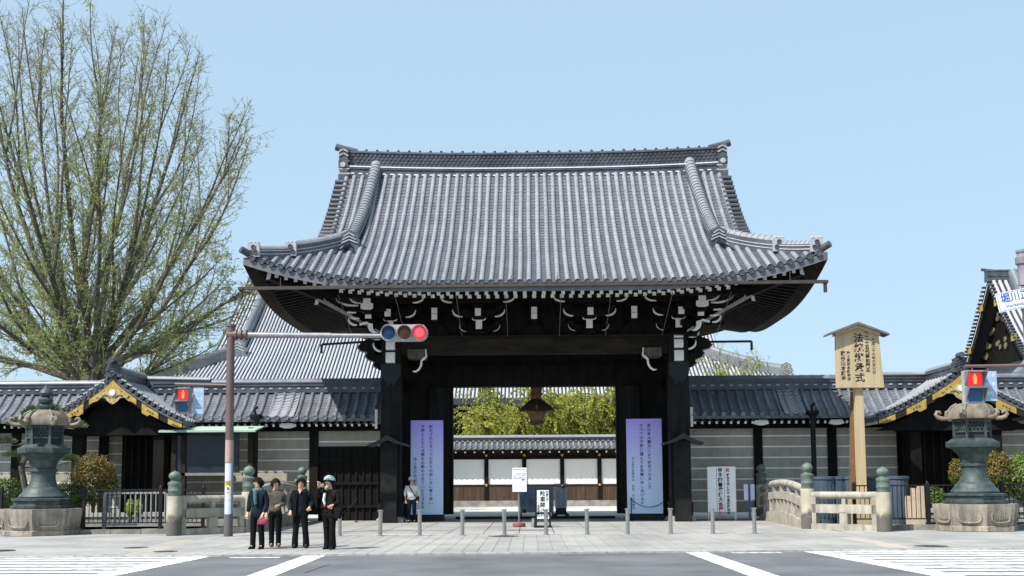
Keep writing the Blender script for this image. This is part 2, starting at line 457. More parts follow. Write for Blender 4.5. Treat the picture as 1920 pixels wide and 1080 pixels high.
# roof body: a closed shell, tiles lie on it
def shell(mb, R, gx, topoff=-0.03, thick=0.24, nx=40, nd=10, top_d=None):
    def slope(side, off, rev):
        rows = []
        for i in range(nd + 1):
            row = []
            for j in range(nx + 1):
                u = -1 + 2 * j / nx
                d = (top_d or R.D) * i / nd
                xm = R.W - min(d, R.W - gx)
                row.append(Vector((u * xm, side * (R.D - d), R.zf(u * xm, d) + off)))
            rows.append(row)
        mb.grid(rows, rev)
        return rows
    def hip(side, off, mi=0):
        rows = []; dm = R.W - gx
        for i in range(5):
            d = dm * i / 4; ym = R.D - d
            rows.append([Vector((side * (R.W - d), -ym + 2 * ym * j / 24, R.zs(-ym + 2 * ym * j / 24, d) + off)) for j in range(25)])
        mb.grid(rows, mi)
        return rows
    for s_ in (-1, 1):
        a = slope(s_, topoff, 0); b = slope(s_, topoff - thick, 1)
        mb.grid([a[0], b[0]], 0)
        a = hip(s_, topoff); b = hip(s_, topoff - thick, 1); mb.grid([a[0], b[0]], 0)
        # side hip goes on under the verge to the gable wall
        dm = R.W - gx
        rows = []
        for i in range(4):
            d = dm + 1.1 * i / 3; ym = R.D - dm
            rows.append([Vector((s_ * (R.W - d), -ym + 2 * ym * j / 16, R.h(d) - 0.1)) for j in range(17)])
        mb.grid(rows, 0)
mb = MB(); shell(mb, R, RIDGE_X)
mb.xform(Matrix.Translation(G0))
g_roof = mb.build('roof', [M_PAN, M_WOOD2], gate, recalc=False)

# cover tile rows on the front slope: one part for each row
tile_r = 0.088
nrow = int(2 * R.W / SP)
xs_rows = [(-(nrow - 1) / 2 + i) * SP for i in range(nrow)]
cap_mb = MB(); cap_mb.lathe([(0.02, -0.035), (0.075, -0.04), (0.085, -0.055), (0.104, -0.055), (0.104, 0.03)], n=12, axis='y', smooth=False)
cap_me = cap_mb.mesh('eave_cap', M_RIDGE)
class Prof:
    def __init__(s, d1, n, off): s.d1, s.n, s.off = d1, n, off
    def __call__(s, x, i):
        d = s.d1 * i / s.n
        return gp(x, d, -1, s.off) + G0
for x in xs_rows:
    d1 = R.D - 0.28 if abs(x) <= RIDGE_X - 0.1 else max(0.25, R.W - abs(x))
    n = max(2, int(d1 / 0.26))
    jx, jp = random.uniform(-.012, .012), random.uniform(0, 6.28)
    pts = [gp(x, d1 * i / n, -1, 0.02 + random.uniform(-.004, .004)) + G0 + Vector((jx + .008 * sin(i * .35 + jp), 0, 0)) for i in range(n + 1)]
    mb = MB(); half_tube_path(mb, pts, tile_r, 8, joint=0.006)
    mb.build('cover_tile_row', M_TILE, g_roof, recalc=False)
    inst('eave_cap', cap_me, g_roof, gp(x, -0.02, -1, 0.045))
    xn = x + SP
    if xn <= R.W:
        xm = x + SP / 2
        d2 = R.D - 0.25 if abs(xm) <= RIDGE_X else max(0.2, R.W - abs(xm))
        nc = max(2, int(d2 / 0.17))
        mb = MB(); pan_strip(mb, x, xn, Prof(d2, nc, 0.0), step=0.05, sag=0.03)
        mb.build('pan_tile_row', M_PAN, g_roof, recalc=False)
# side and back slopes, not facing the street: joined
mb = MB()
for s_ in (-1, 1):
    k = int(2 * R.D / SP)
    for i in range(k):
        y = (-(k - 1) / 2 + i) * SP
        d1 = min(R.D - abs(y), R.W - RIDGE_X + 0.6)
        if d1 < 0.2: continue
        pts = [Vector((s_ * (R.W - d1 * j / 5), y, R.zs(y, d1 * j / 5) + 0.02)) + G0 for j in range(6)]
        half_tube_path(mb, pts, tile_r, 5, cross=Vector((0, 1, 0)))
        mb.lathe([(0.10, -0.03), (0.10, 0.03)], n=8, axis='x', c=(GX + s_ * (R.W + 0.02), GYC + y, R.zs(y, 0) + 0.045), smooth=False)
for x in xs_rows[::2]:
    d1 = R.D - 0.28 if abs(x) <= RIDGE_X - 0.1 else max(0.25, R.W - abs(x))
    pts = [gp(x, d1 * i / 8, 1, 0.02) + G0 for i in range(9)]
    half_tube_path(mb, pts, tile_r, 4)
mb.build('side_slope_tiles', M_TILE, g_roof, kind='stuff', recalc=False)

# verge tiles along the gable edges: short rounds lying crosswise
vt = MB(); vt.lathe([(0.085, -0.24), (0.095, 0.0), (0.105, 0.24), (0.06, 0.245)], n=9, axis='x', smooth=False)
vt_me = vt.mesh('verge_tile', M_RIDGE)
for s_ in (-1, 1):
    d = R.W - RIDGE_X + 0.2
    while d < R.D - 0.5:
        o = inst('verge_tile', vt_me, g_roof, gp(s_ * RIDGE_X, d, -1, 0.10) + Vector((s_ * 0.06, 0, 0)), rz=(0 if s_ > 0 else pi))
        d += 0.25
# gable walls and barge boards
for s_ in (-1, 1):
    mb = MB()
    dm = R.W - RIDGE_X
    prof = [(R.D - d, R.h(d) - 0.3) for d in [dm + (R.D - dm) * i / 10 for i in range(11)]]
    poly = [(-a, b) for a, b in prof] + [(a, b) for a, b in reversed(prof[:-1])]
    mb.prism([(GYC + u, w) for u, w in poly], GX + s_ * 6.85, GX + s_ * 6.75, 'yz')
    mb.build('gable_wall', M_WOOD, g_roof)
    for f in (-1, 1):
        mb = MB()
        top = [(f * (R.D - d), R.h(d) - 0.06) for d in [dm + (R.D - dm - 0.1) * i / 10 for i in range(11)]]
        bot = [(u, w - 0.5) for u, w in top]
        mb.prism([(GYC + u, w) for u, w in top + bot[::-1]], GX + s_ * 7.72, GX + s_ * 7.62, 'yz')
        mb.build('bargeboard', M_WOOD2, g_roof)

# main ridge: stacked courses that rise towards the ends
def ridge_z(x): return R.h(R.D) - 0.42 + 0.17 * (abs(x) / RIDGE_X) ** 2.4
def ridge_course(mb, z0, z1, w, x1=RIDGE_X, n=24, mi=0):
    rows = []
    for i in range(n + 1):
        x = -x1 + 2 * x1 * i / n; z = ridge_z(x)
        rows.append([Vector((x, -w, z + z0)) + G0, Vector((x, -w, z + z1)) + G0, Vector((x, w, z + z1)) + G0, Vector((x, w, z + z0)) + G0, Vector((x, -w, z + z0)) + G0])
    mb.grid(rows, mi)
    for r in (rows[0], rows[-1]): mb.add(r[:4], [(0, 1, 2, 3)], mi)
mb = MB(); ridge_course(mb, -0.2, 0.17, 0.43); ridge_course(mb, 0.17, 0.21, 0.47); ridge_course(mb, 0.21, 0.255, 0.44)
g_ridge = mb.build('ridge', M_RIDGE, gate)
mb = MB(); ridge_course(mb, 0.256, 0.30, 0.455); mb.build('white_ridge_course', M_PLASTERLINE, g_ridge)
mb = MB(); ridge_course(mb, 0.301, 0.86, 0.34); ridge_course(mb, 0.862, 0.905, 0.40); mb.build('ridge_lattice', M_RIDGE, g_ridge)
mb = MB()
pts = [Vector((-RIDGE_X + 2 * RIDGE_X * i / 46, 0, ridge_z(-RIDGE_X + 2 * RIDGE_X * i / 46) + 0.91)) + G0 for i in range(47)]
half_tube_path(mb, pts, 0.17, 8, joint=0.015, cross=Vector((0, 1, 0)))
mb.build('ridge_cap', M_RIDGE, g_ridge, recalc=False)
mb = MB()          # the fine pattern of the ridge: hundreds of thumb-sized tiles
for i in range(86):
    x = -RIDGE_X + 0.1 + (2 * RIDGE_X - 0.2) * i / 85
    for k in range(4):
        xx = x + (0.09 if k % 2 else 0)
        mb.lathe([(0.075, 0), (0.06, -0.035), (0.0, -0.04)], n=6, axis='y', c=(GX + xx, GYC - 0.34, ridge_z(xx) + 0.37 + 0.135 * k), smooth=False, caps=False)
mb.build('ridge_pattern_tiles', M_RIDGE, g_ridge, kind='stuff', recalc=False)
kb = MB(); kb.lathe([(0.10, 0.0), (0.09, -0.05), (0.0, -0.055)], n=9, axis='y', smooth=False, caps=False); kb_me = kb.mesh('ridge_round', M_TILE)
sb = MB(); sb.lathe([(0.05, 0), (0.06, 0.05), (0.0, 0.10)], n=6, caps=False); sb_me = sb.mesh('ridge_spike', M_RIDGE)
wb = MB(); wb.cbox((0, 0, 0), (0.15, 0.03, 0.045)); wb_me = wb.mesh('plaster_dab', M_PLASTERLINE)
for i in range(int(2 * RIDGE_X / SP) - 1):
    x = -RIDGE_X + 0.35 + SP * i
    inst('plaster_dab', wb_me, g_ridge, Vector((x, -0.445, ridge_z(x) - 0.02)))
for i in range(34):
    x = -RIDGE_X + 0.4 + i * (2 * RIDGE_X - 0.8) / 33
    inst('ridge_spike', sb_me, g_ridge, Vector((x, 0, ridge_z(x) + 1.07)))

def oni(mb, c, w, h, t=0.16, face=-1, lobes=True):
    """demon-tile shaped plate: stepped chevrons over a boss; c = bottom centre"""
    x, y, z = c
    p = [(-w*.5, 0), (-w*.56, h*.12), (-w*.44, h*.2), (-w*.47, h*.55), (-w*.36, h*.62), (-w*.40, h*.8), (-w*.2, h*.9), (0, h), ]
    poly = p + [(-a, b) for a, b in reversed(p[:-1])]
    mb.prism([(x + a, z + b) for a, b in poly], y, y + t, 'xz', 0)
    yf = y - 0.02
    for k, (hh, ww) in enumerate(((.42, .74), (.58, .64), (.74, .5))):
        for s_ in (-1, 1):
            mb.bar((x, yf, z + h*hh + h*.1), (x + s_*w*ww*.5, yf, z + h*hh - h*.06), 0.05, h*.055, 1)
    mb.lathe([(w*.17, 0), (w*.17, -0.05), (w*.12, -0.06), (w*.11, -0.03), (0, -0.03)], n=12, axis='y', c=(x, y, z + h*.2), mi=0, caps=False)
M_ONILINE = mat("plaster_edge", (0.40, 0.41, 0.43), (0.28, 0.29, 0.31), scale=9, rough=0.7)

for s_ in (-1, 1):
    # ridge-end ornament with the upturned horn tile
    mb = MB()
    zc = ridge_z(RIDGE_X)
    # seen from the front: stacked stepped blocks
    for (w, z0, z1, dx, mi) in ((0.42, -0.42, -0.10, 0.02, 0), (0.48, -0.09, -0.03, 0.0, 1), (0.34, -0.02, 0.10, 0.0, 0), (0.44, 0.11, 0.16, 0.0, 1), (0.38, 0.17, 0.42, 0.03, 0), (0.46, 0.43, 0.5, 0.0, 0), (0.36, 0.51, 1.04, 0.02, 0)):
        xc = s_ * (RIDGE_X + dx)
        mb.box(GX + xc - w/2, GX + xc + w/2, GYC - 0.52, GYC + 0.52, zc + z0, zc + z1, mi)
    mb.lathe([(0.11, 0), (0.11, -0.05), (0.07, -0.06), (0.0, -0.04)], n=12, axis='y', c=(GX + s_ * (RIDGE_X + 0.03), GYC - 0.52, zc + 0.30), mi=1, caps=False)
    for k in (0, 1):
        for q in (-1, 1):
            mb.bar((GX + s_ * (RIDGE_X + 0.02), GYC - 0.54, zc + 0.95 - 0.17 * k), (GX + s_ * (RIDGE_X + 0.02) + q * 0.2, GYC - 0.54, zc + 0.84 - 0.17 * k), 0.04, 0.05, 1)
    e = mb.build('ridge_end_tile', [M_RIDGE, M_ONILINE], g_ridge)
    mb = MB()
    mb.tube([Vector((s_ * (RIDGE_X - 0.45), 0, zc + 1.0)) + G0, Vector((s_ * (RIDGE_X), 0, zc + 1.09)) + G0, Vector((s_ * (RIDGE_X + 0.42), 0, zc + 1.22)) + G0], [0.13, 0.15, 0.15], n=10)
    mb.build('horn_tile', M_RIDGE, e)
    # descending ridge
    pts = [gp(s_ * KUD_X + (0.0 + s_ * 0.28 * (1 - i / 30)), 2.75 + (R.D - 2.95) * i / 30, -1, 0.0) for i in range(31)]
    mb = MB()
    for (w, za, zb) in ((0.23, 0.0, 0.30), (0.27, 0.30, 0.34)):
        rows = [[p + G0 + Vector((-w, 0, za)), p + G0 + Vector((-w, 0, zb)), p + G0 + Vector((w, 0, zb)), p + G0 + Vector((w, 0, za))] for p in pts]
        mb.grid(rows); mb.add(rows[0], [(0, 1, 2, 3)])
    dr = mb.build('descending_ridge', M_RIDGE, gate)
    mb = MB(); half_tube_path(mb, [p + G0 + Vector((0, -0.02, 0.33)) for p in pts], 0.235, 8, joint=0.03)
    mb.build('ridge_cap', M_TILE, dr, recalc=False)
    b = pts[0]
    mb = MB(); oni(mb, (GX + b.x, GYC + b.y - 0.14, b.z - 0.12), 0.78, 0.78); mb.build('ridge_end_tile', [M_RIDGE, M_ONILINE], dr)
    # corner ridge in two steps, each closed by a plate with three rings
    def hipp(f, off=0.0):      # f: plan distance from the corner along each axis
        return Vector((s_ * (R.W - f), -(R.D - f), R.zf(s_ * (R.W - f), f) + off))
    dirx = Vector((s_ * 1, 1, 0)).normalized()
    cr = None
    for (f0, f1, za, w) in ((0.32, 1.55, 0.27, 0.17), (1.35, 3.05, 0.38, 0.20)):
        pts = [hipp(f0 + (f1 - f0) * i / 10) for i in range(11)]
        mb = MB()
        c_ = Vector((-s_, 1, 0)).normalized(); cx = Vector((s_ * 1, 1, 0)).normalized()
        cross = Vector((1, s_ * 1, 0)).normalized()
        rows = [[p + G0 - cross * w + Vector((0, 0, -0.1)), p + G0 - cross * w + Vector((0, 0, za)), p + G0 + cross * w + Vector((0, 0, za)), p + G0 + cross * w + Vector((0, 0, -0.1))] for p in pts]
        mb.grid(rows); mb.add(rows[0], [(0, 1, 2, 3)]); mb.add(rows[-1], [(0, 1, 2, 3)])
        o = mb.build('corner_ridge', M_RIDGE, gate)
        mb = MB(); half_tube_path(mb, [p + G0 + Vector((0, 0, za - 0.01)) for p in pts], w * 0.95, 7, joint=0.02, cross=cross)
        mb.build('ridge_cap', M_TILE, o, recalc=False)
        mb = MB()
        for zz in (0.08, 0.2):
            mb.grid([[p + G0 - cross * (w + 0.02) + Vector((0, 0, zz)), p + G0 - cross * (w + 0.02) + Vector((0, 0, zz + 0.035))] for p in pts])
            mb.grid([[p + G0 + cross * (w + 0.02) + Vector((0, 0, zz)), p + G0 + cross * (w + 0.02) + Vector((0, 0, zz + 0.035))] for p in pts])
        mb.build('plaster_line', M_ONILINE, o)
        p = pts[0] + G0
        mb = MB(); mb.box(p.x - 0.2, p.x + 0.2, p.y - 0.24, p.y - 0.08, p.z - 0.02, p.z + 0.44, 0)
        for (dx, dz) in ((0, 0.31), (-0.085, 0.13), (0.085, 0.13)):
            mb.lathe([(0.085, 0.0), (0.085, -0.03), (0.055, -0.03), (0.055, -0.012), (0.0, -0.02)], n=12, axis='y', c=(p.x + dx, p.y - 0.24, p.z + dz), mi=1, caps=False)
        for q in range(3):
            mb.lathe([(0.07, 0), (0.08, 0.06), (0.0, 0.12)], n=6, c=(p.x - 0.13 + 0.13 * q, p.y - 0.14, p.z + 0.43), caps=False)
        mb.build('ring_emblem_tile', [M_ONILINE, M_RIDGE], o)
    # last tile at the very corner, curling up
    p0 = hipp(0.05) + G0
    mb = MB(); mb.tube([hipp(0.6, 0.02) + G0, hipp(0.2, 0.08) + G0, p0 + Vector((s_ * 0.12, -0.12, 0.24))], [0.13, 0.13, 0.12], n=9)
    mb.build('corner_tile', M_RIDGE, gate)

# eave edge board, light weathered, and the gutter under it
mb = MB(); rows = []
for i in range(81):
    x = -R.W + 0.02 + (2 * R.W - 0.04) * i / 80
    z = R.zf(x, 0)
    rows.append([Vector((x, -R.D + 0.05, z - 0.10)) + G0, Vector((x, -R.D + 0.03, z - 0.165)) + G0, Vector((x, -R.D + 0.14, z - 0.165)) + G0, Vector((x, -R.D + 0.14, z - 0.10)) + G0, Vector((x, -R.D + 0.05, z - 0.10)) + G0])
mb.grid(rows); mb.build('eave_board', M_GREYWOOD, gate)
for s_ in (-1, 1):
    mb = MB(); rows = []
    for i in range(41):
        y = -R.D + 0.02 + (2 * R.D - 0.04) * i / 40; z = R.zs(y, 0); xx = s_ * (R.W - 0.03)
        rows.append([Vector((xx, y, z - 0.10)) + G0, Vector((xx, y, z - 0.165)) + G0, Vector((xx - s_ * 0.1, y, z - 0.165)) + G0, Vector((xx - s_ * 0.1, y, z - 0.10)) + G0])
    mb.grid(rows); mb.build('eave_board', M_WOOD2, gate)
M_GUTTER = mat("gutter_copper", (0.055, 0.042, 0.036), (0.035, 0.028, 0.025), scale=4, rough=0.6)
gut_y = GYC - R.D - 0.05
pl, pr = at(452, 541, gut_y), at(1547, 528, gut_y)
mb = MB(); mb.bar(pl, pr, 0.13, 0.10); gt = mb.build('gutter', M_GUTTER, gate)
for p in (pl, pr):
    mb = MB(); mb.box(p.x - 0.09, p.x + 0.09, p.y - 0.09, p.y + 0.09, p.z - 0.05, p.z + 0.04); mb.bar(p, p + Vector((0, 0, -0.36)), 0.1, 0.1); mb.build('gutter_spout', M_GUTTER, gt)
hk = MB(); hk.box(-0.012, 0.012, -0.02, 0.02, 0, 0.35); hk_me = hk.mesh('gutter_hanger', M_GUTTER)
for i in range(12):
    x = -8.6 + 17.2 * i / 11
    zz = pl.z + (pr.z - pl.z) * ((x + GX - pl.x) / (pr.x - pl.x))
    inst('gutter_hanger', hk_me, gt, Vector((x, gut_y - GYC, zz)))

# rafters in two rows with white painted ends
fr = MB(); fr.bar((0, 0, 0), (0, 1.7, 0.42), 0.125, 0.13, 0, endmi=1); fr_me = fr.mesh('flying_rafter', [M_WOOD, M_WHITE])
br = MB(); br.bar((0, 0, 0), (0, 3.0, 0.95), 0.135, 0.135, 0, endmi=1); br_me = br.mesh('base_rafter', [M_WOOD, M_WHITE])
RSP = 0.3285
k = 27
for i in range(-k, k + 1):
    x = i * RSP
    lift = R.lift(R.W - abs(x) - 0.5, 0.5)
    inst('flying_rafter', fr_me, gate, Vector((x, -R.D + 0.5, 7.92 + lift)))
    if abs(x) < 7.2:
        lift = R.lift(R.W - abs(x) - 1.9, 1.9)
        inst('base_rafter', br_me, gate, Vector((x, -R.D + 1.95, 8.06 + lift)))
mb = MB()
for s_ in (-1, 1):
    for i in range(-20, 21):
        y = i * RSP
        lift = R.lift(R.D - abs(y) - 0.5, 0.5)
        mb.bar((GX + s_ * (R.W - 0.5), GYC + y, 7.92 + lift), (GX + s_ * (R.W - 2.2), GYC + y, 8.34 + lift * 0.6), 0.125, 0.13)
        if abs(y) < 5.2: mb.bar((GX + s_ * (R.W - 1.95), GYC + y, 8.06 + lift * .5), (GX + s_ * (R.W - 4.6), GYC + y, 8.9), 0.13, 0.13)
mb.build('side_rafters', M_WOOD, gate, kind='stuff')
# board between the rafter rows, hip rafters, purlins
def bx(name, x0, x1, y0, y1, z0, z1, M=None, par=None):
    mb = MB(); mb.box(GX + x0, GX + x1, GYC + y0, GYC + y1, z0, z1); return mb.build(name, M or M_WOOD, par or gate)
rows = []
mb = MB()
for i in range(61):
    x = -8.4 + 16.8 * i / 60; l = R.lift(R.W - abs(x) - 1.8, 1.8)
    rows.append([Vector((x, -R.D + 1.85, 8.13 + l)) + G0, Vector((x, -R.D + 1.85, 8.25 + l)) + G0, Vector((x, -R.D + 2.0, 8.25 + l)) + G0, Vector((x, -R.D + 2.0, 8.13 + l)) + G0])
mb.grid(rows); mb.build('rafter_board', M_WOOD, gate)
for s_ in (-1, 1):
    mb = MB()
    mb.bar(Vector((s_ * 9.15, -7.05, 8.62)) + G0, Vector((s_ * 7.6, -5.5, 8.12)) + G0, 0.26, 0.3, 0, endmi=1)
    mb.build('hip_rafter', [M_WOOD, M_WHITE], gate)
    mb = MB()
    mb.bar(Vector((s_ * 7.75, -5.65, 7.98)) + G0, Vector((s_ * 5.5, -3.3, 7.25)) + G0, 0.22, 0.34, 0, endmi=1)
    hp = mb.build('hip_rafter', [M_WOOD, M_WHITE], gate)
    # pale notched edge strip along the hip
    mb = MB()
    a, b = Vector((s_ * 7.72, -5.78, 7.95)), Vector((s_ * 5.7, -3.7, 7.0))
    for i in range(26):
        p = a.lerp(b, i / 26); q = a.lerp(b, (i + 0.98) / 26); hgt = 0.20 - 0.10 * i / 26 if i > 2 else 0.26
        mb.add([p + G0, q + G0, q + G0 + Vector((0, 0, hgt * 0.75)), p + G0 + Vector((0, 0, hgt))], [(0, 1, 2, 3)])
        mb.add([p + G0 + Vector((0, .06, 0)), q + G0 + Vector((0, .06, 0)), q + G0 + Vector((0, .06, hgt * 0.75)), p + G0 + Vector((0, .06, hgt))], [(0, 1, 2, 3)])
    mb.build('pale_edge_strip', mat("grey_edge", (0.46, 0.455, 0.43), (0.3, 0.3, 0.28), scale=6), hp, recalc=False)

# posts
POSTX, FY = 5.38, -3.2
M_POST = mat("post_wood", (0.017, 0.015, 0.0135), (0.008, 0.0074, 0.0068), scale=3, rough=0.65, spec=.15, bump=0.3, stretch=(2, 2, 0.25), streak=.4)
for s_ in (-1, 1):
    for y in (FY, 3.2):
        x = s_ * POSTX
        mb = MB(); mb.box(GX + x - .36, GX + x + .36, GYC + y - .36, GYC + y + .36, 0.22, 7.0)
        for (zz, t) in ((0.22, .06), (0.9, .03)): mb.box(GX + x - .36 - t, GX + x + .36 + t, GYC + y - .36 - t, GYC + y + .36 + t, zz, zz + 0.5 if zz < .5 else zz + .06)
        po = mb.build('post', M_POST, gate)
        mb = MB(); mb.lathe([(0.72, 0.0), (0.7, 0.12), (0.55, 0.22)], n=4, rot=pi/4, c=(GX + x, GYC + y, 0), smooth=False); mb.build('stone_base', mat("granite_base", (0.34, 0.33, 0.31), (0.24, 0.235, 0.22), scale=8, rough=0.85, bump=0.2), po)
        if y == FY:
            mb = MB()
            mb.prism([(GX + x + a, b) for a, b in ((-.375, 5.9), (.375, 5.9), (.375, 5.45), (.2, 5.25), (.12, 5.05), (0, 5.2), (-.12, 5.05), (-.2, 5.25), (-.375, 5.45))], GYC + y - .385, GYC + y - .362)
            mb.build('bronze_collar', M_DARKBRONZE, po)
    mb = MB(); mb.lathe([(0.5, 0.2), (0.5, 5.3)], n=20, c=(GX + s_ * 3.86, GYC, 0)); mb.build('main_post', M_POST, gate)
    mb = MB(); mb.box(GX + s_ * 3.85 - .55, GX + s_ * 3.85 + .55, GYC - .12, GYC + .3, 0.2, 5.3); mb.build('door_jamb', M_WOOD, gate)
    # wing walls between main and outer posts
    mb = MB()
    x0, x1 = sorted((s_ * 4.2, s_ * 5.7)); mb.box(GX + x0, GX + x1, GYC - .08, GYC + .08, 0.0, 5.3); mb.build('wing_wall', M_WOOD, gate)
    # open door leaf folded back inwards, boards with battens
    mb = MB(); xx = s_ * 3.82
    mb.box(GX + xx - .06, GX + xx + .06, GYC + .4, GYC + 3.3, 0.15, 5.1)
    for z in (0.5, 1.9, 3.3, 4.7): mb.box(GX + xx - s_ * .1 - .03, GX + xx - s_ * .1 + .03, GYC + .42, GYC + 3.28, z - .12, z + .12)
    mb.build('door_leaf', M_WOOD, gate)
bx('threshold', -3.2, 3.2, -0.15, 0.15, 0.0, 0.1, M_WOOD2)
bx('lintel', -6.0, 6.0, -0.28, 0.28, 5.32, 6.2)
bx('lintel', -6.0, 6.0, -0.2, 0.2, 6.2, 8.6)
bx('ceiling', -5.6, 5.6, -3.0, 3.0, 7.0, 7.1)
bx('tie_beam', -6.0, 6.0, FY - .2, FY + .2, 6.27, 6.86, M_WOOD2)
bx('tie_beam', -6.0, 6.0, 3.0, 3.4, 6.27, 6.86, M_WOOD2)
for s_ in (-1, 1):
    x0, x1 = s_ * POSTX - .2, s_ * POSTX + .2
    bx('tie_beam', x0, x1, -3.5, 3.5, 6.3, 6.8, M_WOOD2)
    bx('side_beam', x0, x1, -2.9, 2.9, 5.2, 5.6, M_WOOD)
bx('plate_beam', -6.1, 6.1, FY - .34, FY + .34, 6.86, 6.96, mat("plate_wood", (0.016, 0.0155, 0.0145), (0.01, 0.0095, 0.009), scale=4, spec=.15))
bx('bracket_backing', -5.9, 5.9, FY - .05, FY + .1, 6.96, 8.75)
for y in (-4.1, -4.85, -5.5):
    bx('purlin', -6.4 - (abs(y) - 4), 6.4 + (abs(y) - 4), y - .11, y + .11, 8.2 if y > -5 else 8.08, 8.42 if y > -5 else 8.3)
for s_ in (-1, 1):
    for x in (5.9, 6.7):
        x0, x1 = s_ * x - .11, s_ * x + .11
        bx('side_purlin', x0, x1, -5.5, 5.5, 8.2, 8.42)
    x0, x1 = s_ * 5.42 - .08, s_ * 5.42 + .08
    bx('side_panel', x0, x1, -3.1, 3.1, 6.9, 8.7)

# bracket sets under the eaves
def arm_poly(hl, z0, z1):
    """cloud-shaped cross arm: flat top, ends that sweep up from below"""
    pts = [(-hl, z1), (-hl, z1 - (z1 - z0) * .25)]
    for i in range(1, 6):
        a = i / 5 * pi / 2
        pts.append((-hl + (hl * 0.42) * sin(a), z1 - (z1 - z0) * (.25 + .75 * (1 - cos(a)))))
    return pts + [(-u, w) for u, w in reversed(pts)]
def white_curve(mb, x, y, s_, x0, z0, x1, z1, w=0.055):
    """crescent of white paint on the end of an arm, from inner bottom to outer top"""
    n = 7; pin = []; pout = []
    for i in range(n + 1):
        t = i / n; a = t * pi / 2
        u = x0 + (x1 - x0) * sin(a); z = z0 + (z1 - z0) * (1 - cos(a))
        th = w * (0.35 + 1.0 * sin(pi * min(1, t * 0.9 + .1)))
        nx, nz = sin(a), -cos(a) * 0.9
        pin.append((x + s_ * u, z)); pout.append((x + s_ * (u + nx * th * .9), z + nz * th))
    mb.prism(pin + pout[::-1], y, y + 0.05)
def bracket_set(x, post=False):
    c = GX + x
    mb = MB()
    for (w, z0, z1, y) in ((.5, 6.96, 7.12, FY - .05), (.34, 7.46, 7.56, -3.85), (.32, 7.86, 7.95, -4.55)):
        mb.lathe([(w * .5, z0), (w * .72, z0 + (z1 - z0) * .5), (w * .72, z1)], n=4, rot=pi/4, c=(c, GYC + y, 0), smooth=False)
    for (hl, z0, z1, y) in ((.78, 7.14, 7.4, FY - .12), (.97, 7.58, 7.86, -4.1), (1.36, 7.98, 8.2, -4.85)):
        mb.prism([(c + u, w) for u, w in arm_poly(hl, z0, z1)], GYC + y - .09, GYC + y + .09)
        for q in (-1, 1):
            for f in (1.0, 0.0) if q > 0 else (1.0,):
                u = q * hl * .86 * f
                mb.lathe([(.12, z1), (.17, z1 + .05), (.17, z1 + .11)], n=4, rot=pi/4, c=(c + u, GYC + y, 0), smooth=False)
    mb.box(c - .1, c + .1, GYC - 3.95, GYC + FY, 7.16, 7.46)      # forward arms
    mb.box(c - .1, c + .1, GYC - 4.68, GYC + FY, 7.56, 7.78)
    o = mb.build('bracket_set', M_WOOD, gate)
    for (y, zc, w, h) in ((-3.97, 7.31, .235, .34), (-4.7, 7.66, .215, .27)):
        mb = MB(); mb.box(c - w/2, c + w/2, GYC + y - .05, GYC + y - .002, zc - h/2, zc + h/2)
        mb.build('white_nose_end', M_WHITE, o)
    for s_ in (-1, 1):
        for args in ((GYC - 4.22, s_, 0.60, 7.59, 0.95, 7.84), (GYC - 4.98, s_, 0.93, 8.0, 1.33, 8.21), (GYC - 3.43, s_, 0.50, 7.14, 0.76, 7.38, 0.022), (GYC - 4.0, s_, 0.12, 7.48, 0.24, 7.56, 0.03)):
            mb = MB(); white_curve(mb, c, *args); mb.build('white_arm_edge', M_WHITE, o)
for x in (-5.35, -2.05, 2.05, 5.35): bracket_set(x)
for x in (-3.66, 0.0, 3.66):
    c = GX + x
    mb = MB()
    # frog-leg strut
    p = [(-.62, 6.96), (-.5, 7.02), (-.36, 7.12), (-.22, 7.34), (-.13, 7.4)]
    mb.prism([(c + u, w) for u, w in p + [(-u, w) for u, w in reversed(p)]], GYC + FY - .22, GYC + FY - .06)
    mb.box(c - .1, c + .1, GYC - 4.5, GYC + FY, 7.4, 7.9)
    o = mb.build('frog_leg_strut', M_WOOD, gate)
    for za, zb in ((7.42, 7.62), (7.64, 7.86)): mb = MB(); mb.box(c - .105, c + .105, GYC - 4.55, GYC - 4.502, za, zb); mb.build('white_nose_end', M_WHITE, o)
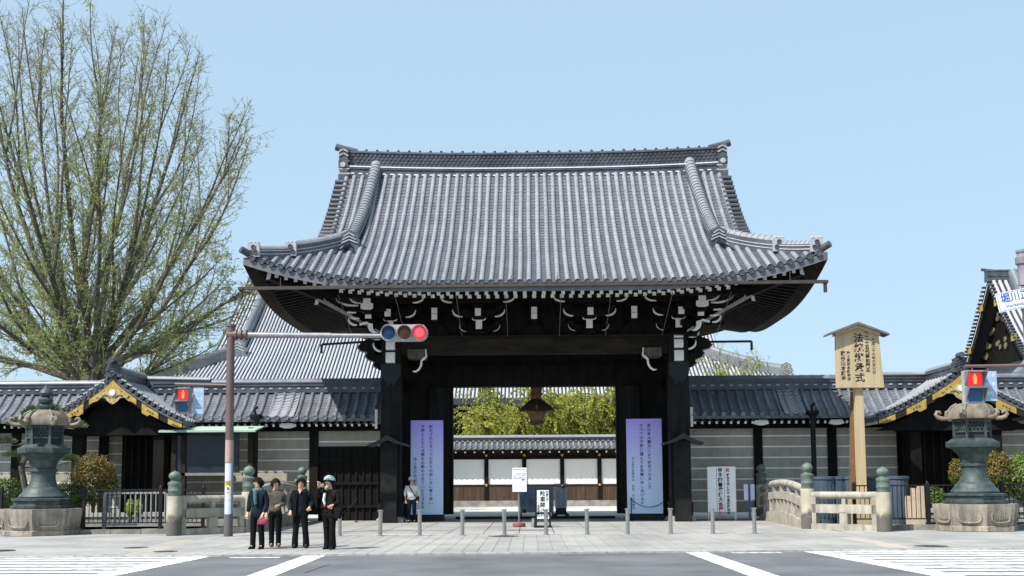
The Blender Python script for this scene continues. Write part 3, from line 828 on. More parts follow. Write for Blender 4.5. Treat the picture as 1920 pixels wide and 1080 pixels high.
# corner sets: stacked noses, hooks and scrolls outside the posts
for s_ in (-1, 1):
    mb = MB(); c = GX + s_ * 6.02
    mb.box(c - .13, c + .13, GYC - 5.3, GYC - 3.3, 7.55, 8.2); mb.box(c - .1, c + .1, GYC - 4.6, GYC - 3.3, 7.0, 7.55)
    mb.box(*sorted((GX + s_ * 5.4, GX + s_ * 7.0)), GYC - 4.1, GYC - 3.9, 7.2, 7.4)
    mb.box(*sorted((GX + s_ * 5.4, GX + s_ * 7.4)), GYC - 4.9, GYC - 4.7, 7.7, 7.95)
    o = mb.build('corner_bracket_set', M_WOOD, gate)
    mb = MB(); mb.prism([(c + u, w) for u, w in ((-.13, 8.24), (.13, 8.24), (.13, 7.92), (.22, 7.9), (.22, 7.72), (.12, 7.68), (-.12, 7.68), (-.22, 7.72), (-.22, 7.9), (-.13, 7.92))], GYC - 5.36, GYC - 5.302); mb.build('white_nose_end', M_WHITE, o)
    mb = MB(); mb.box(c - .11, c + .11, GYC - 5.0, GYC - 4.93, 7.42, 7.66); mb.build('white_nose_end', M_WHITE, o)
    mb = MB()      # hook under the corner nose
    hook = [(0, 7.28), (.12, 7.26), (.13, 7.1), (.2, 6.98), (.32, 6.92), (.14, 6.9), (.0, 7.0), (-.06, 7.14), (-.06, 7.26), (-.36, 7.2), (-.36, 7.28), (-.1, 7.34)]
    mb.prism([(c - s_ * u, w) for u, w in hook], GYC - 4.72, GYC - 4.66)
    mb.build('white_scroll', M_WHITE, o)
    for (q, zz, ln) in ((0, 8.02, 1.0), (1, 7.78, .85), (2, 7.58, .6), (3, 7.36, .5)):
        mb = MB()
        white_curve(mb, c + s_ * .12, GYC - 4.95 + .12 * q, s_, 0.25 + .1 * (q % 2), zz - .1, 0.25 + ln * .8, zz + .16, 0.07)
        mb.build('white_arm_edge', M_WHITE, o)
    # post-top noses, one over the other
    c = GX + s_ * POSTX
    for (z0, z1, w) in ((6.80, 6.9, .34), (6.42, 6.74, .33), (5.93, 6.33, .34)):
        mb = MB(); mb.prism([(GYC + FY - .37, z0), (GYC + FY - .52, z0 + .02), (GYC + FY - .56, (z0 + z1) / 2), (GYC + FY - .50, z1), (GYC + FY - .37, z1)], c - w/2, c + w/2, 'yz')
        mb.build('white_beam_nose', M_WHITE, gate)
    # carved beam noses sticking out sideways (pale edged clouds) and the inner S-scrolls
    mb = MB()
    prof = [(0, 6.86), (.45, 6.9), (.78, 6.78), (.92, 6.58), (.8, 6.42), (.55, 6.36), (.62, 6.24), (.5, 6.08), (.28, 6.0), (.32, 5.86), (.16, 5.74), (0, 5.7)]
    mb.prism([(GX + s_ * (POSTX + .36 + u), w) for u, w in prof], GYC + FY - .2, GYC + FY + .2)
    n_ = mb.build('carved_beam_nose', M_WOOD, gate)
    mb = MB(); mb.tube([(GX + s_ * (POSTX + .38 + u), GYC + FY - .22, w) for u, w in prof[3:11]], 0.028, n=5); mb.build('pale_carved_edge', mat("grey_edge2", (0.28, 0.28, 0.27), (0.18, 0.18, 0.17), scale=6), n_)
    for args in ((.2, 6.88, .58, 7.05, .07), (.12, 6.42, .46, 6.72, .07)):
        mb = MB(); white_curve(mb, GX + s_ * (POSTX + .2), GYC + FY - .26, s_, *args); mb.build('white_scroll', M_WHITE, n_)
    mb = MB(); mb.box(*sorted((GX + s_ * 4.05, GX + s_ * 4.72)), GYC + FY - .6, GYC + FY + .2, 6.1, 6.42); k_ = mb.build('beam_nose', mat("beam_nose_wood", (0.11, 0.075, 0.05), (0.05, 0.035, 0.025), scale=6), gate)
    mb = MB(); mb.tube([(GX + s_ * u, GYC + FY - .62, w) for u, w in ((4.04, 6.42), (4.02, 6.14), (4.12, 6.06), (4.2, 5.98), (4.22, 5.8), (4.3, 5.66), (4.42, 5.58), (4.52, 5.6))], [.02, .035, .05, .04, .04, .04, .035, .02], n=6); mb.build('white_scroll', M_WHITE, k_)
# bird wires
for x in (-6.9, -4.9, -2.75, -1.0, .95, 2.7, 4.85, 6.9):
    mb = MB(); mb.tube([(GX + x, GYC - 6.2, 8.05), (GX + x * .985, GYC - 3.6, 6.9)], 0.012, n=4); mb.build('bird_wire', mat("wire", (0.16, 0.16, 0.16)), gate)
# side gutters seen at the back corners
for s_, (ax, ay, bx_, by_) in ((-1, (603, 646, 700, 640)), (1, (1409, 640, 1325, 641))):
    p, q = at(ax, ay, 45.5), at(bx_, by_, 45.5)
    mb = MB(); mb.bar(p, q, 0.1, 0.09); mb.bar(p, p + Vector((0, 0, -.38)), .09, .09); mb.build('side_gutter', M_GUTTER, gate)

# short cap-roofed screens beside the front posts
for s_ in (-1, 1):
    x = GX + s_ * (POSTX + .02)
    mb = MB(); mb.box(x - .3, x + .3, GYC - 3.95, GYC - 3.58, 0.0, 2.95)
    o = mb.build('screen_wall', mat("screen_wood", (0.016, 0.016, 0.0155), (0.008, 0.008, 0.008), scale=2.5, rough=.6, spec=.15, bump=.3, bscale=6), gate)
    mb = MB()
    pr_ = [(-.74, 2.86), (-.4, 2.98), (-.12, 3.14), (0, 3.22), (.12, 3.14), (.4, 2.98), (.74, 2.86), (.7, 2.8), (.35, 2.88), (0, 3.02), (-.35, 2.88), (-.7, 2.8)]
    mb.prism([(x + u, w) for u, w in pr_], GYC - 4.35, GYC - 3.4)
    mb.build('screen_roof', mat('screen_roof_tile', (.028, .031, .036), (.018, .02, .024), scale=5, rough=.5, spec=.3), o)
# ================================================================== boundary wall with striped panels and tiled cap roof
WY = 42.0                     # front face of the wall
M_PANEL = mat("earthen_plaster", (0.41, 0.375, 0.308), (0.345, 0.317, 0.262), scale=3, rough=0.92, bump=0.25, bscale=9, detail=7, rnd=.05, streak=.07, blotch=.18, bs=.5)
M_STRIPE = mat("white_stripe", (0.86, 0.86, 0.84), (0.74, 0.74, 0.72), scale=4, rough=0.85)
M_EAVEW = mat("eave_wood", (0.011, 0.0095, 0.008), (0.007, 0.006, 0.0055), scale=4, rough=.7, spec=.15)

def straight_roof(par, x0, x1, ye, yr, ze, zr, sp=.37, r=.085, ridge_h=.42, sag=.10, M=None, caps=True, back=True, rafters=True, pan_step=.15, ridge_w=.24, rsp=.27, rz_=None):
    """one-slope tile cap facing the street: rows of cover tiles, pans, ridge, rafter ends"""
    M = M or M_WTILE
    n = 12
    def prof(t): return (ye + (yr - ye) * t, ze + (zr - ze) * t - sag * sin(pi * t))
    mb = MB()
    top = [prof(i / n) for i in range(n + 1)]
    poly = top + [(2 * yr - y, z) for y, z in reversed(top[:-1])] + [(2 * yr - ye, ze - .12), (yr, zr - .5), (ye, ze - .12)]
    mb.prism([(u, w) for u, w in poly], x0, x1, 'yz')
    roof = mb.build('roof', M_PAN, par)
    wp = wloc(roof)
    cv = MB(); half_tube_path(cv, [Vector((0, *prof(i / n))) + Vector((0, 0, .015)) for i in range(n + 1)], r, 7, joint=.006); cv_me = cv.mesh('cover_tile_row', M, recalc=False)
    L_ = sqrt((yr - ye) ** 2 + (zr - ze) ** 2); nc = int(L_ / pan_step)
    pn = MB(); rows = []
    for i in range(nc):
        for k_, st_ in ((i, .03), (i + 1, 0.0)):
            y, z = prof(k_ / nc)
            rows.append([Vector((0, y, z + st_ + .012)), Vector((sp / 2, y, z + st_ - .012)), Vector((sp, y, z + st_ + .012))])
    pn.grid(rows); pn_me = pn.mesh('pan_tile_row', M_PAN, recalc=False)
    cp = MB(); cp.lathe([(0.0, -.03), (.06, -.035), (.07, -.05), (r * 1.12, -.05), (r * 1.12, .02)], n=11, axis='y', smooth=False, caps=False); cp_me = cp.mesh('eave_cap', M)
    k = int((x1 - x0) / sp)
    for i in range(k + 1):
        x = x0 + (x1 - x0 - k * sp) / 2 + i * sp
        inst('cover_tile_row', cv_me, roof, Vector((x, 0, 0)) - wp)
        if i < k: inst('pan_tile_row', pn_me, roof, Vector((x, 0, 0)) - wp)
        if caps: inst('eave_cap', cp_me, roof, Vector((x, ye - .01, ze + .03)) - wp)
    mb = MB()
    w = ridge_w
    for (za, zb, ww) in ((-.12, ridge_h * .35, w), (ridge_h * .35, ridge_h * .43, w + .04), (ridge_h * .43, ridge_h * .62, w), (ridge_h * .62, ridge_h * .7, w + .03)):
        mb.box(x0 + .002, x1 - .002, yr - ww, yr + ww, zr + za, zr + zb)
    rd = mb.build('ridge', M_RIDGE, par)
    m_ = int((x1 - x0) / .4)
    mb = MB(); half_tube_path(mb, [Vector((x0 + (x1 - x0) * i / m_, yr, zr + ridge_h * .7)) for i in range(m_ + 1)], w * .72, 7, joint=.012, cross=Vector((0, 1, 0))); mb.build('ridge_cap', M, rd, recalc=False)
    # white dabs where rows meet the ridge
    db = MB(); db.box(-.07, .07, -.02, 0, 0, .05); db_me = db.mesh('plaster_dab', M_ONILINE)
    for i in range(k): inst('plaster_dab', db_me, rd, Vector((x0 + (x1 - x0 - k * sp) / 2 + (i + .5) * sp, yr - w - .004, zr + .02)) - wloc(rd))
    if rafters:
        mb = MB(); mb.box(x0, x1, ye + .05, ye + .11, ze - .115, ze - .02); mb.build('eave_board', M_EAVEW, par)
        rf = MB(); rf.bar((0, 0, 0), (0, (yr - ye) * .8, .28), .09, .1, 0, endmi=1); rf_me = rf.mesh('rafter', [M_EAVEW, M_WHITE])
        q = int((x1 - x0) / rsp)
        for i in range(q): inst('rafter', rf_me, par, Vector((x0 + (i + .5) * (x1 - x0) / q, ye + .22, ze - .26)) - wloc(par))
    return roof

def striped_panel(par, x0, x1, z0, z1, y=WY, first=0.30, pitch=.42, stripes=True):
    mb = MB(); mb.box(x0, x1, y, y + .5, z0, z1); p = mb.build('panel', M_PANEL, par)
    if stripes:
        z = z1 - first
        while z > z0 + .1:
            mb = MB(); mb.box(x0 + .01, x1 - .01, y - .012, y + .02, z - .026, z + .026); mb.build('white_stripe', M_STRIPE, p); z -= pitch
def wall_post(par, x, z0, z1, w=.34, y=WY):
    mb = MB(); mb.box(x - w/2, x + w/2, y - .1, y + .3, z0, z1); mb.build('post', M_WOOD, par)
def px(p): return at(p, 850, WY).x
ZE, ZR_, ZB = 3.97, 5.2, .25

# ---- right stretch
x_a, x_b = px(1291), px(1650)
wr = thing('boundary_wall', 'striped earthen wall with tiled cap roof between the gate and the right gabled porch', 'wall', ((x_a + x_b) / 2, WY, 0), group='striped boundary walls')
straight_roof(wr, x_a + .02, x_b + 2.0, 41.0, 42.5, ZE, ZR_)
edges = [1291, 1421, 1560, 1690, 1742]
for a, b in zip(edges[:-1], edges[1:]): striped_panel(wr, px(a) + (.17 if a > 1300 else 0), px(b) - .17, ZB, 3.52)
for p in edges[1:]: wall_post(wr, px(p), ZB, 3.62)
mb = MB(); mb.box(x_a, x_b + 1.9, WY - .14, WY + .3, 3.52, 3.78); mb.build('top_rail', M_WOOD, wr)
for p in (1421, 1560):
    mb = MB(); c = px(p); q = [(-.22, 3.8), (-.3, 3.66), (-.1, 3.6), (.1, 3.6), (.3, 3.66), (.22, 3.8)]
    mb.prism([(c + u, w) for u, w in q], 41.2, 41.35); mb.build('white_bracket', M_WHITE, wr)
# far right stretch beyond the porch
x_c = px(1855)
wr2 = thing('boundary_wall', 'striped earthen wall at the right edge, right of the gabled porch', 'wall', (x_c + 3, WY, 0), group='striped boundary walls')
straight_roof(wr2, px(1800), x_c + 7, 41.0, 42.5, ZE, ZR_)
striped_panel(wr2, x_c - .3, x_c + 7, ZB, 3.52)
mb = MB(); mb.box(x_c - .3, x_c + 7, WY - .14, WY + .3, 3.52, 3.78); mb.build('top_rail', M_WOOD, wr2)
# ---- left stretch next to the gate, with the wicket door
x_a, x_b = px(335), px(712)
wl = thing('boundary_wall', 'striped earthen wall with wicket door between the left gabled porch and the gate', 'wall', ((x_a + x_b) / 2, WY, 0), group='striped boundary walls')
straight_roof(wl, x_a - 1.2, x_b, 41.0, 42.5, ZE, ZR_)
striped_panel(wl, px(310), px(582), ZB, 3.52); 
striped_panel(wl, px(597), px(712), 2.92, 3.52, first=.42)
for p in (589, 312): wall_post(wl, px(p), ZB, 3.62)
mb = MB(); mb.box(x_a - .8, x_b, WY - .14, WY + .3, 3.52, 3.78); mb.build('top_rail', M_WOOD, wl)
mb = MB(); mb.box(px(597), px(712), WY + .05, WY + .25, 0, 2.92); wd = mb.build('wicket_door', M_WOOD, wl)
for i in range(9):
    x = px(602) + i * (px(708) - px(602)) / 8; mb = MB(); mb.box(x - .03, x + .03, WY + .0, WY + .05, .1, 2.8); mb.build('batten', M_WOOD, wd)
for z in (.5, 1.4, 2.3): mb = MB(); mb.box(px(598), px(711), WY - .03, WY + .05, z, z + .12); mb.build('door_rail', M_WOOD, wd)
mb = MB(); c = px(546); q = [(-.22, 3.8), (-.3, 3.66), (-.1, 3.6), (.1, 3.6), (.3, 3.66), (.22, 3.8)]; mb.prism([(c + u, w) for u, w in q], 41.2, 41.35); mb.build('white_bracket', M_WHITE, wl)
for x, par in ((px(712), wl), (px(1291), wr)):
    mb = MB(); mb.box(x - .05, x + .05, 40.95, 41.02, 3.55, 4.3); mb.build('roof_end_board', M_WHITE, par)
# ---- far left stretch
wf = thing('boundary_wall', 'striped earthen wall at the left edge behind the bronze lantern', 'wall', (px(60), WY, 0), group='striped boundary walls')
straight_roof(wf, px(-60), px(215), 41.0, 42.5, ZE, ZR_)
for a, b in ((-60, 27), (36, 187)): striped_panel(wf, px(a), px(b), ZB, 3.52)
wall_post(wf, px(31), ZB, 3.62); wall_post(wf, px(195), ZB, 3.62)
mb = MB(); mb.box(px(-60), px(200), WY - .14, WY + .3, 3.52, 3.78); mb.build('top_rail', M_WOOD, wf)
# flat relay tiles (the patch without cover rows seen on both walls)
for a, b, par in ((512, 560, wl), (1462, 1502, wr)):
    mb = MB()
    for i in range(3):
        for j in range(9):
            t0 = j / 9
            x0 = px(a) + (px(b) - px(a)) * i / 3; x1 = x0 + (px(b) - px(a)) / 3
            y = 41.0 + 1.4 * t0; z = ZE + (ZR_ - ZE) * t0 * .94 - .10 * sin(pi * t0 * .94) + .13
            rows = []
            for k_ in range(2):
                yy, zz = (y, z) if k_ == 0 else (y + .2, z + .10)
                rows.append([Vector((x0 + (x1 - x0) * q / 4, yy, zz - .05 * sin(pi * q / 4))) for q in range(5)])
            mb.grid(rows); mb.grid([rows[0], [p - Vector((0, 0, .05)) for p in rows[0]]])
    mb.build('flat_tile_patch', M_TILE, par, kind='stuff', recalc=False)
# downspouts
M_PIPE = mat("downspout", (0.014, 0.0145, 0.0145), (0.010, 0.010, 0.010), rough=.55, spec=.2)
for p, par, zb in ((491, wl, .3), (1513, wr, .3)):
    x = px(p); mb = MB()
    mb.tube([(x, 41.0, 3.75), (x, 41.0, .3)], .1, n=8)
    mb.lathe([(.11, 0), (.13, .15), (.26, .3), (.26, .38)], n=8, c=(x, 40.98, 3.75), smooth=False)
    mb.tube([(x, 41.0, 4.1), (x - .05, 40.95, 4.3), (x + .08, 40.9, 4.42)], .05, n=6)
    mb.build('downspout', M_PIPE, par)
mb = MB(); mb.box(px(1640), px(1692), 40.88, 41.02, 3.62, 3.76); mb.tube([(px(1642), 40.95, 3.75), (px(1646), 40.95, 3.55), (px(1690), 41.6, 3.3), (px(1704), 41.8, 3.1), (px(1704), 41.8, .3)], .07, n=6); mb.build('downspout', M_PIPE, wr)

# ================================================================== gabled porches with gilt barge boards
def porch(name, label, cx, hw, yf, z_ap, z_ev, door, side):
    yb = 42.5; pr = thing(name, label, 'porch', (cx, yf, 0), group='gabled porches in the boundary wall')
    n = 14
    def prof(t):               # t 0 = ridge, 1 = eave; concave sweep
        return (hw * t, z_ap - (z_ap - z_ev) * (t ** .82 * .80 + .20 * sin(t * pi / 2)) + .10 * max(0, t - .75) ** 2 * 16 * .25)
    def off(t, o): 
        u, z = prof(t); return (u, z + o)
    for s_ in (-1, 1):
        mb = MB()
        top = [prof(i / n) for i in range(n + 1)]; bot = [off(i / n, -.14) for i in range(n + 1)]
        mb.prism([(cx + s_ * u, z) for u, z in top + bot[::-1]], yf, yb); rf = mb.build('roof_slope', M_PAN, pr)
        k = int((yb - yf) / .3)
        for i in range(k + 1):
            y = yf + .32 + i * .3
            mb = MB(); half_tube_path(mb, [Vector((cx + s_ * prof(j / n)[0], y, prof(j / n)[1] + .02)) for j in range(n + 1)], .085, 6, joint=.005, cross=Vector((0, 1, 0))); mb.build('cover_tile_row', M_TILE, rf, recalc=False)
        # verge: rounds lying across the edge, pale ends to the front
        v = MB(); v.lathe([(0, -.02), (.085, -.02), (.095, 0), (.085, .3)], n=9, axis='y', smooth=False, caps=False); v_me = v.mesh('verge_tile', M_RIDGE)
        d2 = MB(); d2.box(-.09, .09, -.03, .1, -.03, .03); d_me = d2.mesh('verge_plaster', M_ONILINE)
        L_ = int(hw * 1.25 / .27)
        for i in range(L_ + 1):
            u, z = prof((i + .3) / (L_ + .6))
            inst('verge_tile', v_me, rf, Vector((cx + s_ * u, yf - .02, z + .09)) - wloc(rf))
            o = inst('verge_plaster', d_me, rf, Vector((cx + s_ * (u + .13), yf - .03, z + .12)) - wloc(rf)); o.rotation_euler = (0, s_ * .35, 0)
        # eave caps
        # barge board with gilt plates
        mb = MB(); tb_, bb_ = [off(i / n, -.1) for i in range(n + 1)], [off(i / n, -.1 - .34 + .12 * i / n) for i in range(n + 1)]
        mb.prism([(cx + s_ * u, z) for u, z in tb_ + bb_[::-1]], yf - .0, yf + .1); bg_ = mb.build('bargeboard', M_WOOD2, pr)
        for (t0, t1, notch) in ((0.0, .34, .06), (.42, .66, -.12), (.80, 1.0, .05)):
            mb = MB(); pts_t = []; pts_b = []
            for i in range(7):
                t = t0 + (t1 - t0) * i / 6
                pts_t.append(off(t, -.13)); pts_b.append(off(t, -.13 - .30 + .12 * t + (notch * (1 if i in (5, 6) else 0) if notch > 0 else (notch if i < 3 else 0))))
            mb.prism([(cx + s_ * u, z) for u, z in pts_t + pts_b[::-1]], yf - .03, yf - .002)
            g_ = mb.build('gilt_plate', M_GOLD, bg_)
            mb = MB()
            for f in (.35, .5, .65):
                u, z = off(t0 + (t1 - t0) * f, -.27); mb.lathe([(.035, -.045), (.02, -.05)], n=8, axis='y', c=(cx + s_ * u, yf, z), smooth=False)
            mb.build('rivet', M_GILTHOLE, g_)
        # boarded soffit line of rafter ends at the eave
        rf_ = MB(); rf_.box(-.04, .04, -.045, .045, -.05, .05); rf_me = rf_.mesh('rafter_end', M_WHITE)
        for i in range(int((yb - yf) / .26)):
            u, z = prof(.94); inst('rafter_end', rf_me, pr, Vector((cx + s_ * u, yf + .25 + .26 * i, z - .24)) - wloc(pr))
    # gable field, pendant
    mb = MB(); tri = [off(i / n, -.5) for i in range(n + 1)]
    mb.prism([(cx - u, z) for u, z in reversed(tri)] + [(cx + u, z) for u, z in tri[1:]] , yf + .5, yf + .6); mb.build('gable_field', M_WOOD, pr)
    mb = MB(); za = z_ap - .50
    g1 = [(0, za + .06), (.2, za), (.42, za - .16), (.62, za - .2), (.55, za - .3), (.3, za - .3), (.16, za - .46), (0, za - .55)]
    mb.prism([(cx + u, z) for u, z in g1] + [(cx - u, z) for u, z in reversed(g1[1:-1])], yf - .06, yf - .035); pd = mb.build('pendant', mat("pale_gilt", (0.55, 0.45, 0.22), (0.3, 0.23, 0.1), scale=14, rough=.5, metal=.3), pr)
    mb = MB(); mb.lathe([(.12, 0), (.11, -.05), (0, -.06)], n=12, axis='y', c=(cx, yf - .06, za - .12), caps=False); mb.build('pendant_boss', M_PLASTERLINE, pd)
    for q in (-1, 1):
        mb = MB(); mb.tube([(cx + q * u, yf - .07, za - w) for u, w in ((.08, .3), (.22, .2), (.36, .22), (.4, .3), (.32, .32))], .02, n=5); mb.build('pendant_scroll', M_GILTHOLE, pd)
    # beams, posts, door
    mb = MB(); mb.box(cx - hw * .72, cx + hw * .72, yf + .55, yf + .9, z_ev - .5, z_ev - .15); mb.build('cross_beam', M_WOOD, pr)
    for s_ in (-1, 1):
        mb = MB(); mb.box(cx + s_ * door[2] - .2, cx + s_ * door[2] + .2, yf + .6, yf + 1.0, .3, z_ev); mb.build('post', M_WOOD, pr)
    mb = MB(); mb.box(cx + door[0], cx + door[1], 41.6, 41.75, .3, z_ev + .6); dr_ = mb.build('double_door', M_WOOD, pr)
    for i in range(7):
        x = cx + door[0] + (door[1] - door[0]) * (i + .5) / 7; mb = MB(); mb.box(x - .03, x + .03, 41.55, 41.6, .35, 3.4); mb.build('door_batten', M_WOOD2, dr_)
    for (x0, x1) in ((-hw * .9, door[0]), (door[1], hw * .9)):
        mb = MB(); mb.box(cx + x0, cx + x1, WY + .05, WY + .4, .3, 3.4); p = mb.build('side_panel', M_PANEL, pr)
        z = 3.1
        while z > .5:
            mb = MB(); mb.box(cx + x0 + .02, cx + x1 - .02, WY + .03, WY + .06, z - .022, z + .022); mb.build('white_stripe', M_STRIPE, p); z -= .42
    mb = MB(); mb.box(cx - hw * .95, cx + hw * .95, yf + .9, yb, z_ev + .02, z_ev + .1); mb.build('soffit', M_WOOD, pr)
    # ridge with end ornament
    mb = MB()
    for (w, a, b) in ((.2, -.05, .16), (.23, .16, .2), (.18, .2, .3)): mb.box(cx - w, cx + w, yf + .1, yb, z_ap + a, z_ap + b)
    rd = mb.build('ridge', M_RIDGE, pr)
    mb = MB(); half_tube_path(mb, [Vector((cx, yf + .1 + (yb - yf - .1) * i / 10, z_ap + .3)) for i in range(11)], .14, 7, joint=.012); mb.build('ridge_cap', M_TILE, rd, recalc=False)
    mb = MB(); oni(mb, (cx, yf - .08, z_ap - .02), .62, .62); mb.lathe([(.11, -.25), (.12, .1)], n=10, axis='y', c=(cx, yf - .05, z_ap + .6)); mb.build('ridge_end_tile', [M_RIDGE, M_RIDGE], rd)
    # lower wing ridges that run from the porch ridge down to the wall ridge
    q = MB(); L_ = 2.6
    a, b = Vector((cx + side * .15, 42.45, z_ap + .12)), Vector((cx + side * hw * 1.05, 42.45, ZR_ + .34))
    for (w, z0, z1) in ((.17, -.22, .04), (.2, .04, .08)):
        q.add([a + Vector((0, -w, z0)), b + Vector((0, -w, z0)), b + Vector((0, -w, z1)), a + Vector((0, -w, z1)), a + Vector((0, w, z0)), b + Vector((0, w, z0)), b + Vector((0, w, z1)), a + Vector((0, w, z1))], [(0, 1, 2, 3), (4, 7, 6, 5), (3, 2, 6, 7), (0, 3, 7, 4), (1, 5, 6, 2)])
    q.build('wing_ridge', M_RIDGE, pr)
    mb = MB(); half_tube_path(mb, [a.lerp(b, i / 8) + Vector((0, 0, .08)) for i in range(9)], .13, 7, joint=.01, cross=Vector((0, 1, 0))); mb.build('wing_ridge_cap', M_TILE, pr, recalc=False)
    return pr
YP = 39.4
pxp = lambda p: at(p, 850, YP).x
cl = pxp(209); hwl = pxp(340) - cl
porch('gabled_porch', 'dark gabled porch with gilt plates behind the left bronze lantern', cl, hwl, YP, at(209, 706, YP).z, at(340, 790, YP).z, (-.45, 1.5, 1.55), 1)
cr_ = pxp(1806); hwr = cr_ - pxp(1650)
porch('gabled_porch', 'dark gabled porch with gilt plates behind the right bronze lantern', cr_, hwr, YP, at(1806, 697, YP).z, at(1650, 782, YP).z, (-1.45, .9, 1.5), -1)

# ================================================================== roofed notice board by the left bridge
YN = 40.2
nb = thing('notice_board', 'dark blue notice board under a pale green awning left of the gate', 'notice board', (at(400, 850, YN).x, YN, .3))
x0, x1 = at(308, 850, YN).x, at(487, 850, YN).x
zt, zb_ = at(400, 800, YN).z, at(400, 812, YN).z
mb = MB(); mb.prism([(YN - .7, zb_), (YN + .7, zt), (YN + .7, zt + .05), (YN - .7, zb_ + .07)], x0, x1, 'yz'); mb.build('awning', mat("green_sheet", (0.36, 0.47, 0.40), (0.3, 0.4, 0.34), scale=2, rough=.6), nb)
for p in (327, 345, 470): 
    x = at(p, 850, YN).x; mb = MB(); mb.box(x - .09, x + .09, YN - .1, YN + .1, .3, zb_ + .2); mb.build('post', M_WOOD2, nb)
mb = MB(); mb.box(at(346, 0, YN).x, at(463, 0, YN).x, YN - .04, YN + .06, at(0, 889, YN).z, zb_); bo = mb.build('board', mat("notice_blue", (0.014, 0.022, 0.032), (0.010, 0.015, 0.022), scale=3, rough=.35), nb)
mb = MB(); mb.box(at(346, 0, YN).x, at(470, 0, YN).x, YN - .1, YN + .1, at(0, 894, YN).z, at(0, 889, YN).z); mb.build('sill', mat("sill_grey", (.22, .21, .2)), nb)
